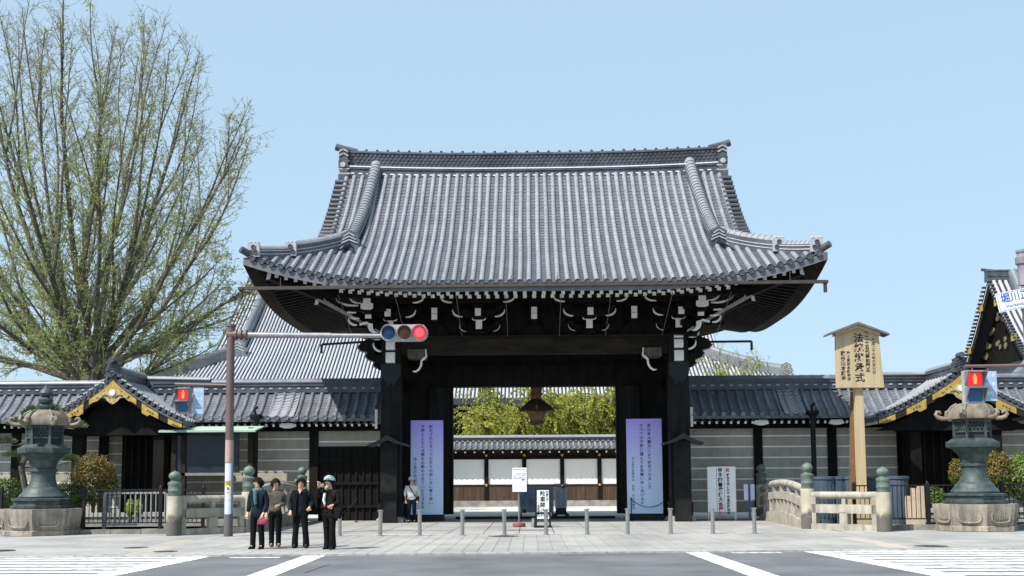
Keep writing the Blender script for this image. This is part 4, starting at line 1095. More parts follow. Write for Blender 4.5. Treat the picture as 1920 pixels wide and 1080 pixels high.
# ================================================================== great halls behind (far, tiles merged)
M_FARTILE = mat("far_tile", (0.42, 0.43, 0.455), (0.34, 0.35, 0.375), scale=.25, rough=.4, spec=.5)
M_FARPAN = mat("far_pan", (0.030, 0.034, 0.044), (0.022, 0.025, 0.033), scale=.5, rough=.5)
M_FARRIDGE = mat('far_ridge', (.15, .165, .19), (.11, .12, .14), scale=.5, rough=.45)
def hall(name, label, cx, cy, W, D, z0, a, b, U, L, gx, kx, sp, r, front_x=None, gable=False, rk=1.0):
    H = Irimoya(W, D, z0, a, b, U, L, up_d=min(9, D * .5))
    O = Vector((cx, cy, 0)); t = thing(name, label, 'temple hall', (cx, cy, 0))
    mb = MB(); shell(mb, H, gx, nx=60, nd=16, thick=.5); mb.xform(Matrix.Translation(O)); rf = mb.build('roof', M_FARPAN, t, recalc=False)
    mb = MB(); k = int(2 * W / sp)
    for i in range(k):
        x = -W + sp * (i + .5)
        if front_x and not (front_x[0] <= x <= front_x[1]): continue
        d1 = D - .3 if abs(x) <= gx - .1 else max(.4, W - abs(x))
        pts = [Vector((x, -(D - d1 * j / 16), H.zf(x, d1 * j / 16) + .03)) + O for j in range(17)]
        half_tube_path(mb, pts, r, 4)
    mb.build('cover_tiles', M_FARTILE, rf, kind='stuff', recalc=False)
    for s_ in (-1, 1):
        # descending ridges, corner ridges
        mb = MB(); pts = [Vector((s_ * kx, -(D - dd), H.zf(s_ * kx, dd))) + O for dd in [W - kx - .6 + (D - W + kx + .3) * i / 20 for i in range(21)]]
        w = .42
        rows = [[p + Vector((-w, 0, 0)), p + Vector((-w, 0, .95)), p + Vector((w, 0, .95)), p + Vector((w, 0, 0))] for p in pts]
        mb.grid(rows); mb.add(rows[0], [(0, 1, 2, 3)]); half_tube_path(mb, [p + Vector((0, 0, .94)) for p in pts], .36, 6)
        oni(mb, (pts[0].x, pts[0].y - .3, pts[0].z - .2), 1.9, 2.0, .4); mb.build('descending_ridge', [M_FARRIDGE, M_ONILINE], rf)
        mb = MB(); cross = Vector((1, s_, 0)).normalized()
        for f0, f1, hz in ((.6, (W - kx) * .5, .65), ((W - kx) * .42, W - kx, .9)):
            pts = [Vector((s_ * (W - f), -(D - f), H.zf(s_ * (W - f), f))) + O for f in [f0 + (f1 - f0) * i / 12 for i in range(13)]]
            rows = [[p - cross * .4, p - cross * .4 + Vector((0, 0, hz)), p + cross * .4 + Vector((0, 0, hz)), p + cross * .4] for p in pts]
            mb.grid(rows); mb.add(rows[0], [(0, 1, 2, 3)]); half_tube_path(mb, [p + Vector((0, 0, hz)) for p in pts], .36, 6, cross=cross)
            oni(mb, (pts[0].x, pts[0].y - .4, pts[0].z - .1), 1.2, 1.3, .5)
        mb.build('corner_ridge', [M_FARRIDGE, M_ONILINE], rf)
        # gable wall and verge
        dm = W - gx
        prof = [(D - d, H.h(d) - .3) for d in [dm + (D - dm) * i / 10 for i in range(11)]]
        mb = MB(); mb.prism([(cy + u, w_) for u, w_ in [(-p, q) for p, q in prof] + [(p, q) for p, q in reversed(prof[:-1])]], cx + s_ * (gx - 1.6), cx + s_ * (gx - 1.4), 'yz'); gw = mb.build('gable_wall', M_WOOD, t)
        for f in (-1, 1):
            top = [(f * (D - d), H.h(d) - .05) for d in [dm + (D - dm - .1) * i / 12 for i in range(13)]]
            mb = MB(); mb.prism([(cy + u, w_) for u, w_ in top + [(p, q - 1.0) for p, q in reversed(top)]], cx + s_ * (gx - .05), cx + s_ * (gx - .3), 'yz'); mb.build('bargeboard', M_WOOD2, t)
            mb = MB(); mb.prism([(cy + u, w_) for u, w_ in [(p, q - .25) for p, q in top] + [(p, q - .36) for p, q in reversed(top)]], cx + s_ * (gx + .0), cx + s_ * (gx - .04), 'yz'); mb.build('pale_verge_line', M_PLASTERLINE, t)
            if gable:
                v = MB(); v.lathe([(.10, -.3), (.12, .22), (.06, .24)], n=8, axis='x', smooth=False); v_me = v.mesh('verge_tile', M_RIDGE)
                dd = dm
                while dd < D - .6:
                    inst('verge_tile', v_me, rf, Vector((s_ * (gx + .1), f * (D - dd), H.h(dd) + .15)), rz=(0 if s_ > 0 else pi)); dd += .27
    # ridge
    zr = H.h(D) - .5 * rk; mb = MB()
    for (w, za, zb) in ((.75, -.3, .6), (.85, .6, .72), (.6, .72, 1.6), (.7, 1.6, 1.75)): mb.box(cx - gx - .2, cx + gx + .2, cy - w * rk, cy + w * rk, zr + za * rk, zr + zb * rk)
    half_tube_path(mb, [Vector((cx - gx - .3 + (2 * gx + .6) * i / 30, cy, zr + 1.74 * rk)) for i in range(31)], .32 * rk, 6, cross=Vector((0, 1, 0)))
    for s_ in (-1, 1): mb.tube([(cx + s_ * (gx - .6), cy, zr + 1.8 * rk), (cx + s_ * (gx + .6), cy, zr + 2.05 * rk)], .28 * rk, n=8)
    mb.build('ridge', M_RIDGE, t)
    # body below the eaves, rafter ends
    mb = MB(); mb.box(cx - W + 5, cx + W - 5, cy - D + 5, cy + D - 5, -.5, z0 + 1.5); mb.build('hall_body', M_WOOD, t)
    mb = MB()
    for i in range(int(2 * (W - 4) / .62)):
        x = cx - W + 4 + i * .62
        mb.box(x - .11, x + .11, cy - D + .5, cy - D + .55, z0 - .42, z0 - .18)
    mb.build('rafter_ends', M_WHITE, t, kind='stuff')
    return t, H, O
YH = 100.0
def hx(p): return at(p, 690, YH).x
xl_, xr_ = hx(243), hx(1488)
Wh = (xr_ - xl_) / 2
hz0 = at(880, 748, YH).z
zc_l = at(245, 694, YH).z
hall('main_hall', 'vast tiled hall roof rising behind the wall left of the gate', (xl_ + xr_) / 2, YH + 23, Wh, 23.0, hz0, .62, .0060, zc_l - hz0 - 1.0, 18, Wh - 5.5, Wh - 8.2, .36, .115)
# second hall: gable end turned to us at the right edge
Yr = 100.0
Xg = at(1852, 510, Yr).x
Wr = 26.0; gxr = 19.5
zap = at(1852, 507, Yr).z
D2 = 14.5; b2 = .03; a2 = .52
h2, H2, O2 = hall('side_hall', 'tiled hall with dark gilt gable end behind the right gabled porch', Xg + gxr, Yr, Wr, D2, zap - .7 - a2 * D2 - b2 * D2 * D2, a2, b2, 1.2, 9, gxr, gxr - 2.2, .55, .16, front_x=(-26, -8), gable=True, rk=.5)
mb = MB(); xg = Xg + 1.38
rg = random.Random(4)
for (dy, dz, s_) in ((-.6, -2.6, .5), (.5, -3.0, .45), (-1.3, -3.8, .42), (1.2, -4.1, .4), (0, -4.5, .5), (-2.6, -5.2, .4), (2.6, -5.4, .4), (-3.8, -6.6, .45), (3.6, -6.6, .42), (-1.8, -6.9, .4), (1.4, -7.0, .4), (0, -6.9, .45), (-4.6, -7.4, .4), (4.4, -7.5, .4)):
    for k in range(4):
        mb.lathe([(0, -.12), (s_ * .6, -.08), (s_ * .55, .02)], n=7, axis='x', c=(xg - .05, Yr + dy + rg.uniform(-.35, .35), zap + dz + rg.uniform(-.35, .35)), smooth=False, caps=False)
mb.build('gilt_carving', mat("carved_gilt", (0.42, 0.33, 0.16), (0.13, 0.12, 0.11), scale=.9, rough=.5, metal=.4), h2, kind='stuff')
for s_ in (-1, 1):
    for i in range(2):
        f = .25 + .45 * i; mb = MB()
        mb.box(Xg - .12, Xg - .06, Yr + s_ * 7 * f - .5, Yr + s_ * 7 * f + .5, zap - 8.2 * f - 1.6, zap - 8.2 * f - 1.0)
        mb.build('gilt_plate', M_GOLD, h2)

# ================================================================== inner white wall seen through the gate
YI = 66.0
def ix(p): return at(p, 880, YI).x
iw = thing('courtyard_wall', 'white plastered courtyard wall with brown boards and tiled cap seen through the gate', 'wall', (ix(1003), YI, 0))
straight_roof(iw, ix(760), ix(1250), YI - .9, YI + .5, at(0, 848, YI - .9).z + .08, at(1000, 828, YI + .5).z, sp=.335, r=.085, ridge_h=.36, sag=.05, M=M_TILE, rsp=.56)
M_WPLASTER = mat("white_wall_plaster", (0.78, 0.78, 0.76), (0.72, 0.72, 0.70), scale=.6, rough=.9)
zt, zm = at(1000, 861, YI).z, at(1000, 908, YI).z
M_BOARD = mat("brown_boards", (0.07, 0.038, 0.022), (0.035, 0.02, 0.013), scale=2, rough=.75, stretch=(3, 1, .3), rnd=.2)
ps = [772, 842, 912, 983, 1054, 1124, 1194, 1264]
mb = MB(); mb.box(ix(760), ix(1250), YI + .1, YI + .5, 0, zt + .95); mb.build('core', M_WOOD2, iw)
for a, b in zip(ps[:-1], ps[1:]):
    mb = MB(); mb.box(ix(a) + .1, ix(b) - .1, YI + .02, YI + .2, zm, zt); mb.build('white_panel', M_WPLASTER, iw)
    x0, x1 = ix(a) + .1, ix(b) - .1
    for k in range(8):
        mb = MB(); mb.box(x0 + (x1 - x0) * k / 8 + .006, x0 + (x1 - x0) * (k + 1) / 8 - .006, YI - .02, YI + .12, .35, zm - .08); mb.build('board', M_BOARD, iw)
for p in ps:
    mb = MB(); mb.box(ix(p) - .13, ix(p) + .13, YI - .08, YI + .2, 0, zt + .45); po = mb.build('post', M_WOOD, iw)
    for z in (zm - .05, zt + .25):
        mb = MB(); mb.lathe([(.09, -.1), (.07, -.13), (0, -.14)], n=8, axis='y', c=(ix(p), YI, z), caps=False); mb.build('gilt_stud', M_GOLD, po)
mb = MB(); mb.box(ix(760), ix(1250), YI - .05, YI + .15, zm - .1, zm - .004); mb.build('rail', M_WOOD2, iw)
mb = MB(); mb.box(ix(760), ix(1250), YI - .05, YI + .15, zt + .004, zt + .12); mb.build('rail', M_WOOD, iw)
mb = MB(); mb.box(ix(760), ix(1250), YI - .12, YI + .2, -.1, .35); mb.build('stone_foot', M_STONE, iw)
# ================================================================== street things
M_STEEL = mat("brushed_steel", (0.42, 0.42, 0.42), (0.30, 0.30, 0.30), scale=6, rough=.38, metal=.75, stretch=(1, 1, .2))
M_BLACKPAINT = mat("black_paint", (0.009, 0.0095, 0.010), (0.013, 0.013, 0.013), rough=.5, spec=.25)
M_BLACKINK = mat("black_ink", (0.012, 0.012, 0.014), rough=.8)
M_SIGNWHITE = mat("sign_white", (0.78, 0.80, 0.82), (0.72, 0.74, 0.77), scale=2, rough=.6)
M_SANDSTONE = mat("lantern_stone", (0.33, 0.29, 0.235), (0.20, 0.18, 0.15), scale=2.2, rough=.9, streak=.35, bump=.45, bscale=14, detail=8)
M_BRSTONE = mat("bridge_stone", (0.39, 0.36, 0.30), (0.27, 0.25, 0.205), scale=2.5, rough=.88, streak=.25, bump=.3, bscale=20, detail=8)

def stained_stone(name, c, c2, dark):
    M = mat(name, c, c2, scale=2.2, rough=.88, bump=.25, bscale=18)            # stone with a wet, mossy stain creeping up from the paving
    nt = M.node_tree; N = nt.nodes; L = nt.links; b = N["Principled BSDF"]; src = b.inputs["Base Color"].links[0].from_socket
    g = N.new("ShaderNodeNewGeometry"); sp_ = N.new("ShaderNodeSeparateXYZ"); L.new(g.outputs["Position"], sp_.inputs[0])
    nz = N.new("ShaderNodeTexNoise"); nz.inputs["Scale"].default_value = 3.5; L.new(g.outputs["Position"], nz.inputs["Vector"])
    ad = N.new("ShaderNodeMath"); ad.operation = 'MULTIPLY_ADD'; ad.inputs[1].default_value = -.7; L.new(nz.outputs["Fac"], ad.inputs[0]); L.new(sp_.outputs[2], ad.inputs[2])
    mr = N.new("ShaderNodeMapRange"); mr.inputs[1].default_value = .05; mr.inputs[2].default_value = .22; mr.inputs[3].default_value = .85; mr.inputs[4].default_value = 0; L.new(ad.outputs[0], mr.inputs[0])
    mx = N.new("ShaderNodeMix"); mx.data_type = 'RGBA'; mx.inputs[7].default_value = (*dark, 1); L.new(mr.outputs[0], mx.inputs[0]); L.new(src, mx.inputs[6]); L.new(mx.outputs[2], b.inputs["Base Color"]); return M
M_NEWEL = stained_stone("newel_stone", (0.43, 0.395, 0.31), (0.31, 0.285, 0.22), (.05, .05, .048))
# ---- bollards
bo = MB(); bo.lathe([(.055, 0), (.055, .62), (.058, .625), (.058, .66), (.05, .665), (.05, .675), (.078, .68), (.078, .705), (.06, .715)], n=14, smooth=False)
bol_me = bo.mesh('post_tube', M_STEEL)
bf = MB(); bf.lathe([(.1, 0), (.1, .012), (.06, .015)], n=14, smooth=False); bf_me = bf.mesh('base_plate', M_STEEL)
bxs = [637, 713, 787, 867, 946, 1024, 1101, 1177, 1258, 1337, 1415]
where = ['leftmost steel bollard, beside the photographing woman', 'second steel bollard from the left, left of the man in white', 'third steel bollard from the left, right of the man in white',
 'fourth steel bollard from the left, before the left edge of the gateway', 'fifth steel bollard from the left, left of the sign on a red base', 'sixth steel bollard, the middle one, before the no parking board',
 'seventh steel bollard from the left, right of the no parking board', 'fifth steel bollard from the right, left of the right purple panel', 'fourth steel bollard from the right, before the right gate post',
 'second steel bollard from the right, before the white congratulation banner', 'rightmost steel bollard, beside the arched balustrade']
where[8] = 'third steel bollard from the right, before the right gate post'
where[7] = 'fourth steel bollard from the right, before the right purple panel'
for i, p in enumerate(bxs):
    g = ground(p, 1005.2 - (p - 637) * .0066)
    t = thing('bollard', where[i], 'bollard', (g.x, g.y, .0), group='steel bollards across the approach')
    inst('post_tube', bol_me, t, Vector((0, 0, 0))); inst('base_plate', bf_me, t, Vector((0, 0, .001)))
    t.rotation_euler = (random.uniform(-.01, .01), random.uniform(-.012, .012), 0)

# ---- bronze lanterns on stone plinths
def ring_poly(n, r, rot): return [(r * cos(rot + 2 * pi * i / n), r * sin(rot + 2 * pi * i / n)) for i in range(n)]
M_LROOF = mat("bronze_roof", (0.225, 0.18, 0.13), (0.13, 0.12, 0.10), scale=2.2, rough=.6, streak=.3, bump=.2, bscale=12)
def lantern(c, label, rot):
    t = thing('bronze_lantern', label, 'lantern', c, group='bronze lanterns beside the bridge')
    def lb(name, prof, n, M, par=t, smooth=False, rt=rot):
        mb = MB(); mb.lathe(prof, n=n, rot=rt, smooth=smooth); return mb.build(name, M, par, world=False)
    pl_ = lb('stone_plinth', [(1.14, 0), (1.14, .13), (1.1, .15), (1.12, .2), (1.2, .6), (1.2, .76)], 8, M_SANDSTONE)
    for k in range(8):       # sunk panels with rounded frames
        a = rot + 2 * pi * (k + .5) / 8; ap = 1.17 * cos(pi / 8); e = Vector((-sin(a), cos(a), 0)); nrm = Vector((cos(a), sin(a), 0))
        mb = MB(); pts = []
        for q in range(17):
            b = 2 * pi * q / 16; pts.append(nrm * (ap + .0 - .0) + e * (.3 * (abs(cos(b)) ** .5) * (1 if cos(b) > 0 else -1)) + Vector((0, 0, .44 + .2 * (abs(sin(b)) ** .6) * (1 if sin(b) > 0 else -1))))
        mb.tube(pts, .022, n=5, caps=False); mb.build('panel_frame', M_SANDSTONE, pl_, world=False)
        if k % 2 == 0:
            mb = MB()
            for q in range(7):
                u = (q - 3) * .055; hgt = .11 * sqrt(1 - (u / .25) ** 2); p = nrm * (ap - .005) + e * u
                mb.bar(p + Vector((0, 0, .44 - hgt)), p + Vector((0, 0, .44 + hgt)), .02, .03)
            mb.build('carved_fan', M_SANDSTONE, pl_, world=False)
    lb('lower_tier', [(.89, .76), (.91, .8), (.91, .85), (.82, .87), (.82, .98), (.88, 1.0), (.88, 1.05), (.76, 1.07)], 8, M_PATINA)
    lb('lotus_dome', [(.66, 1.05), (.68, 1.12), (.62, 1.2), (.57, 1.24), (.55, 1.3), (.47, 1.38), (.40, 1.42)], 16, M_PATINA)
    lb('shaft', [(.44, 1.40), (.40, 1.5), (.36, 1.62), (.35, 1.78), (.355, 1.84), (.40, 1.86), (.40, 1.92), (.36, 1.94), (.38, 2.06), (.44, 2.2), (.56, 2.32), (.62, 2.38)], 12, M_PATINA, smooth=True)
    lb('platform', [(.60, 2.36), (.74, 2.4), (.76, 2.44), (.76, 2.56), (.70, 2.58), (.58, 2.66)], 6, M_PATINA)
    fb = lb('fire_box', [(.46, 2.6), (.47, 3.2), (.56, 3.24)], 6, mat("dark_grille", (.02, .022, .024)))
    for k in range(6):       # lattice and corner bars
        a0, a1 = rot + pi * k / 3, rot + pi * (k + 1) / 3
        p0, p1 = Vector((.50 * cos(a0), .50 * sin(a0), 0)), Vector((.50 * cos(a1), .50 * sin(a1), 0))
        mb = MB(); mb.bar(p0 + Vector((0, 0, 2.6)), p0 + Vector((0, 0, 3.24)), .07, .07); mb.build('corner_bar', M_PATINA, fb, world=False)
        mb = MB()
        for z in (2.66, 2.86, 3.18): mb.bar(p0 + Vector((0, 0, z)), p1 + Vector((0, 0, z)), .03, .04)
        for q in range(1, 5):
            u = q / 5; mb.bar(p0.lerp(p1, u - .16) + Vector((0, 0, 2.86)), p0.lerp(p1, u + .16) + Vector((0, 0, 3.18)), .02, .02); mb.bar(p0.lerp(p1, u + .16) + Vector((0, 0, 2.86)), p0.lerp(p1, u - .16) + Vector((0, 0, 3.18)), .02, .02)
        mb.build('lattice', M_PATINA, fb, world=False)
    rf = lb('roof', [(.55, 3.22), (.68, 3.24), (.70, 3.3), (.66, 3.44), (.54, 3.6), (.40, 3.68), (.2, 3.72)], 6, M_LROOF, smooth=False)
    for k in range(6):
        a = rot + pi * k / 3; e = Vector((cos(a), sin(a), 0))
        mb = MB(); mb.tube([e * .40 + Vector((0, 0, 3.69)), e * .55 + Vector((0, 0, 3.61)), e * .67 + Vector((0, 0, 3.45)), e * .73 + Vector((0, 0, 3.3))], .03, n=6); mb.build('roof_rib', M_LROOF, rf, world=False)
        mb = MB(); mb.tube([e * (.66 + u) + Vector((0, 0, 3.26 + w)) for u, w in ((0, 0), (.16, .0), (.28, .04), (.34, .12), (.3, .2), (.22, .19), (.2, .14))], [.06, .065, .065, .06, .055, .045, .03], n=8); mb.build('curled_horn', M_LROOF, rf, world=False)
        mb = MB(); mb.tube([e * (.60 + u) + Vector((0, 0, 3.28 + w)) for u, w in ((.03, 0), (.10, .06), (.1, .16), (.04, .2))], [.06, .06, .055, .04], n=7); mb.build('horn_curl', M_LROOF, rf, world=False)
    lb('finial', [(.22, 3.7), (.26, 3.76), (.26, 3.82), (.15, 3.85), (.13, 3.9), (.2, 3.94), (.22, 4.02), (.16, 4.08), (.1, 4.1), (.17, 4.14), (.2, 4.22), (.15, 4.32), (.06, 4.38), (.02, 4.46)], 12, M_PATINA, smooth=True)
    return t
gL, gR = ground(80, 1005), ground(1829, 997)
gL.x, gR.x = at(79, 950, gL.y + 1.1).x, at(1829, 950, gR.y + 1.1).x
lantern(Vector((gL.x, gL.y + 1.1, 0)), 'green bronze lantern on stone plinth left of the bridge, pine behind it', radians(12))
lantern(Vector((gR.x, gR.y + 1.1, 0)), 'green bronze lantern on stone plinth right of the bridge, by the wooden boards', radians(-8))

# ---- bridge balustrades
def newel(par, x, y, h, r, zb=0.0):
    mb = MB(); mb.lathe([(r * 1.02, zb), (r, zb + h * .15), (r * .98, zb + h * .58), (r * .94, zb + h * .60)], n=20, c=(x, y, 0), smooth=True)
    p = mb.build('newel_post', M_NEWEL, par)
    q = r * .86; z = zb + h * .60; k = h * .40
    mb = MB(); mb.lathe([(q, z), (q, z + k * .16), (q * 1.06, z + k * .18), (q * 1.06, z + k * .23), (q, z + k * .25), (q, z + k * .42), (q * 1.08, z + k * .45), (q * 1.05, z + k * .53), (q * .62, z + k * .58), (q * .6, z + k * .62), (q * .88, z + k * .70), (q * .96, z + k * .78), (q * .86, z + k * .87), (q * .5, z + k * .94), (q * .12, z + k * .97), (q * .05, z + k)], n=18, c=(x, y, 0)); mb.build('bronze_cap', mat("verdigris", (0.125, 0.165, 0.135), (0.075, 0.105, 0.09), scale=4, rough=.6, bump=.15), p)
    return p
def balustrade(par, a, b, arch=0.0, zt=1.02, zm=.62, n_up=1, n_low=2, steps=1):
    a, b = Vector(a), Vector(b); t = (b - a).normalized()
    def P(u, z): return a.lerp(b, u) + Vector((0, 0, z + arch * 4 * u * (1 - u)))
    k = 1 if arch == 0 else 12
    us = [i / k for i in range(k + 1)]
    mb = MB(); mb.tube([P(u, zt) for u in us], .115, n=10); mb.build('top_rail', M_BRSTONE, par)
    for (z0, z1, w, nm) in ((zm - .13, zm + .13, .2, 'middle_rail'), (-.06 - arch * 1.2, .17, .26, 'base_rail')):
        mb = MB(); nn = Vector((-t.y, t.x, 0)) * w / 2
        rows = [[P(u, z0) - nn, P(u, z1) - nn, P(u, z1) + nn, P(u, z0) + nn, P(u, z0) - nn] for u in us]
        mb.grid(rows); mb.add(rows[0][:4], [(0, 1, 2, 3)]); mb.add(rows[-1][:4], [(0, 1, 2, 3)]); mb.build(nm, M_BRSTONE, par)
    for i in range(n_up):
        u = (i + 1) / (n_up + 1) if n_up > 1 else .5
        mb = MB(); mb.bar(P(u, zm + .1), P(u, zt - .08), .14, .12, up=t); mb.build('upper_stub', M_BRSTONE, par)
    for u in ([0.04, .96] if arch == 0 else []):
        mb = MB(); mb.bar(P(u, .1), P(u, zt), .2, .16, up=t); mb.build('end_block', M_BRSTONE, par)
    for i in range(n_low):
        u = (i + 1) / (n_low + 1)
        mb = MB(); mb.bar(P(u, .15), P(u, zm - .1), .2 if arch == 0 else .16, .26 if arch == 0 else .2, up=t); mb.build('lower_block', M_BRSTONE, par)
for s_, nm, (p1, y1), (p2, y2), (p3, Y3) in ((-1, 'stone bridge balustrade with green bronze caps on the left, behind the women', (327, 1004), (466, 999), (566, 41.2)), (1, 'arched stone bridge balustrade with green bronze caps right of the bollards', (1657, 996.5), (1515, 992.5), (1428, 41.2))):
    A = ground(p1, y1); A.y += .2; A.x = at(p1, 950, A.y).x
    B = ground(p2, y2); B.y += .4; B.x = at(p2, 950, B.y).x
    C = Vector((at(p3, 930, Y3).x, Y3, 0))
    t = thing('bridge_balustrade', nm, 'balustrade', (B.x, B.y, 0), group='stone bridge balustrades')
    newel(t, A.x, A.y, 1.86, .215); newel(t, B.x, B.y, 2.03, .215)
    newel(t, C.x, C.y, 2.0, .215, .12)
    d = (A - B).normalized()
    balustrade(t, B + d * .16, A - d * .16, 0, n_up=1, n_low=1)
    d = (C - B).normalized()
    balustrade(t, B + d * .16, C - d * .16, .26, zt=1.14, zm=.72, n_up=5, n_low=11)

# ---- black railings by the moat
def railing(label, x0, x1, y, posts, h=1.32):
    t = thing('railing', label, 'railing', ((x0 + x1) / 2, y, .12), group='black railings along the moat')
    mb = MB(); mb.box(x0, x1, y - .025, y + .025, h - .04, h); mb.build('top_rail', M_BLACKPAINT, t)
    mb = MB(); mb.box(x0, x1, y - .02, y + .02, .3, .335); mb.build('bottom_rail', M_BLACKPAINT, t)
    for x in posts:
        mb = MB(); mb.box(x - .045, x + .045, y - .045, y + .045, .1, h + .05); mb.lathe([(.05, h + .05), (.03, h + .1), (0, h + .12)], n=8, c=(x, y, 0)); mb.build('post', M_BLACKPAINT, t)
    ba = MB(); ba.box(-.009, .009, -.009, .009, .33, h - .04); ba_me = ba.mesh('baluster', M_BLACKPAINT)
    k = int((x1 - x0) / .135)
    for i in range(k): inst('baluster', ba_me, t, Vector((x0 + (i + .5) * (x1 - x0) / k, y, 0)) - wloc(t))
YF = 32.0
fx = lambda p: at(p, 950, YF).x
railing('black metal railing left of the bridge, behind the left bronze lantern', fx(-30), fx(382), YF, [fx(p) for p in (2, 157, 301, 381)])
railing('black metal railing right of the bridge, behind the right bronze lantern', fx(1600), fx(1950), YF, [fx(p) for p in (1602, 1740, 1880)])
# pale metal gate panel behind the left railing
YG = 33.0
gx_ = lambda p: at(p, 950, YG).x
t = thing('metal_fence_panel', 'pale galvanised fence panel standing behind the left black railing', 'fence', (gx_(252), YG, 0))
M_GALV = mat("galvanised", (0.36, 0.37, 0.37), (0.28, 0.285, 0.29), scale=5, rough=.5, metal=.5)
mb = MB(); mb.box(gx_(196), gx_(312), YG - .03, YG + .03, 1.17, 1.23); mb.build('top_rail', M_GALV, t)
mb = MB(); mb.box(gx_(196), gx_(312), YG - .03, YG + .03, .2, .25); mb.build('bottom_rail', M_GALV, t)
for i in range(13):
    x = gx_(196) + (gx_(312) - gx_(196)) * i / 12; w = .05 if i in (0, 12) else .018
    mb = MB(); mb.box(x - w, x + w, YG - w, YG + w, -.3 if w > .03 else .24, 1.18); mb.build('upright', M_GALV, t)

# ---- wooden proclamation board
YW = 34.0
wx = lambda p: at(p, 700, YW).x
t = thing('proclamation_board', 'tall wooden notice board with little roof and black brush lettering', 'sign', (wx(1611), YW, 0))
M_CEDAR = mat("pale_cedar", (0.47, 0.37, 0.225), (0.38, 0.295, 0.175), scale=1.4, rough=.7, stretch=(6, 6, .5), detail=7)
zb_, ze_, za_ = at(1611, 727, YW).z, at(1611, 628, YW).z, at(1605, 608, YW).z
bl, br_ = wx(1567), wx(1656); tl, tr = wx(1568), wx(1649); mid = wx(1607)
mb = MB(); mb.prism([(bl, zb_), (br_, zb_), (tr, ze_), (mid, za_ - .02), (tl, ze_)], YW - .06, YW + .06); bd = mb.build('board', M_CEDAR, t)
for s_, xe in ((-1, wx(1551)), (1, wx(1665))):
    mb = MB(); zz = at(1551 if s_ < 0 else 1665, 627, YW).z
    mb.prism([(mid, za_ + .04), (xe, zz), (xe, zz - .06), (mid, za_ - .04)], YW - .3, YW + .3); mb.build('roof_board', mat("cedar_roof", (.16, .14, .12), (.1, .09, .08), scale=5), t)
    mb = MB(); e2 = xe - s_ * .26; mb.prism([(mid, za_ - .045), (e2, zz + .04), (e2, zz - .06), (mid, za_ - .14)], YW - .2, YW + .2); mb.build('roof_batten', M_CEDAR, t)
mb = MB(); mb.box(wx(1611) - .13, wx(1611) + .13, YW + .07, YW + .3, -.4, zb_ + 1.2); mb.build('post', M_CEDAR, t)
mb = MB(); mb.bar((wx(1600) - .1, YW + .4, .1), (wx(1606), YW + .4, 4.3), .16, .16); mb.build('brace', mat("brace_wood", (.17, .09, .045)), t)
mb = MB(); mb.box(wx(1611) - .4, wx(1611) + .42, YW - .3, YW + .5, -.3, .95); mb.build('footing_box', M_CEDAR, t)
def wtxt(s_, p, y, hpx, bold):
    n = len(s_); H = (at(p, y, YW).z - at(p, y + hpx, YW).z); pitch = H / n
    write(s_, pitch * .98, M_BLACKINK, bd, Vector((wx(p), YW - .062, at(p, y, YW).z)) - wloc(bd), bold=bold, vertical=True, pitch=pitch, name='brush_lettering')
wtxt('法統継承式', 1611, 626, 93, .008)
wtxt('第二十五代専如門主', 1626.5, 622, 77, .006)
wtxt('平成二十六年六月六日', 1638, 635, 67, .003)
wtxt('浄土真宗本願寺派', 1590.5, 659, 56, .003)
wtxt('龍谷山本願寺', 1580.5, 659, 56, .004)

# ---- tall gradient panels in the gateway
def gradient_mat():
    M = bpy.data.materials.new("violet_to_blue_print"); M.use_nodes = True; nt = M.node_tree; N = nt.nodes; L = nt.links
    b = N["Principled BSDF"]; b.inputs["Roughness"].default_value = .55
    tc = N.new("ShaderNodeTexCoord"); sp_ = N.new("ShaderNodeSeparateXYZ"); L.new(tc.outputs["Generated"], sp_.inputs[0])
    rp = N.new("ShaderNodeValToRGB"); e = rp.color_ramp.elements
    e[0].position = 0.0; e[0].color = (.58, .76, .95, 1); e[1].position = 1.0; e[1].color = (.36, .30, .85, 1)
    m_ = rp.color_ramp.elements.new(.55); m_.color = (.52, .58, .92, 1)
    L.new(sp_.outputs[2], rp.inputs[0]); L.new(rp.outputs[0], b.inputs["Base Color"]); return M
M_GRAD = gradient_mat()
M_NAVYINK = mat("navy_ink", (.012, .014, .05), rough=.7)
YB = 40.75
def banner(label, p0, p1, y0, y1, cols, rz):
    a, b = at(p0, y1, YB), at(p1, y0, YB)
    w = b.x - a.x; h = b.z - a.z; cx = (a.x + b.x) / 2
    t = thing('message_panel', label, 'banner', (cx, YB, 0), group='violet message panels in the gateway', rz=rz)
    mb = MB(); mb.box(-w/2, w/2, 0, .55, a.z, b.z); pn = mb.build('printed_box', M_GRAD, t, world=False)
    mb = MB(); mb.box(-w/2 + .02, w/2 + .05, .04, .7, 0, a.z - .003); mb.build('plinth', M_BLACKPAINT, t, world=False)
    for (s_, fx_, y, H, bold) in cols:
        z = at(p0, y, YB).z; HH = H / FPX * YB; pitch = HH / len(s_)
        write(s_, pitch * .95, M_NAVYINK, pn, Vector((-w/2 + fx_ * w, -.003, z)), bold=bold, vertical=True, pitch=pitch)
    return t
banner('violet to blue panel left of the gateway, behind the man in white', 770, 831, 788, 965, [('被災されたすべての方々の悲しみに寄り添い', .62, 797, 150, .002), ('皆様とともに法要をお勤めさせていただきます', .37, 797, 158, .002), ('浄土真宗本願寺派　本願寺', .13, 858, 92, 0)], radians(5))
banner('violet to blue panel right of the gateway, before the right gate post', 1177, 1240, 785, 963, [('東日本大震災により被災されました', .64, 795, 122, .002), ('すべての皆様に謹んでお見舞い申しあげます', .42, 795, 152, .002), ('浄土真宗本願寺派　総局　本山本願寺', .17, 857, 98, 0)], radians(-4))

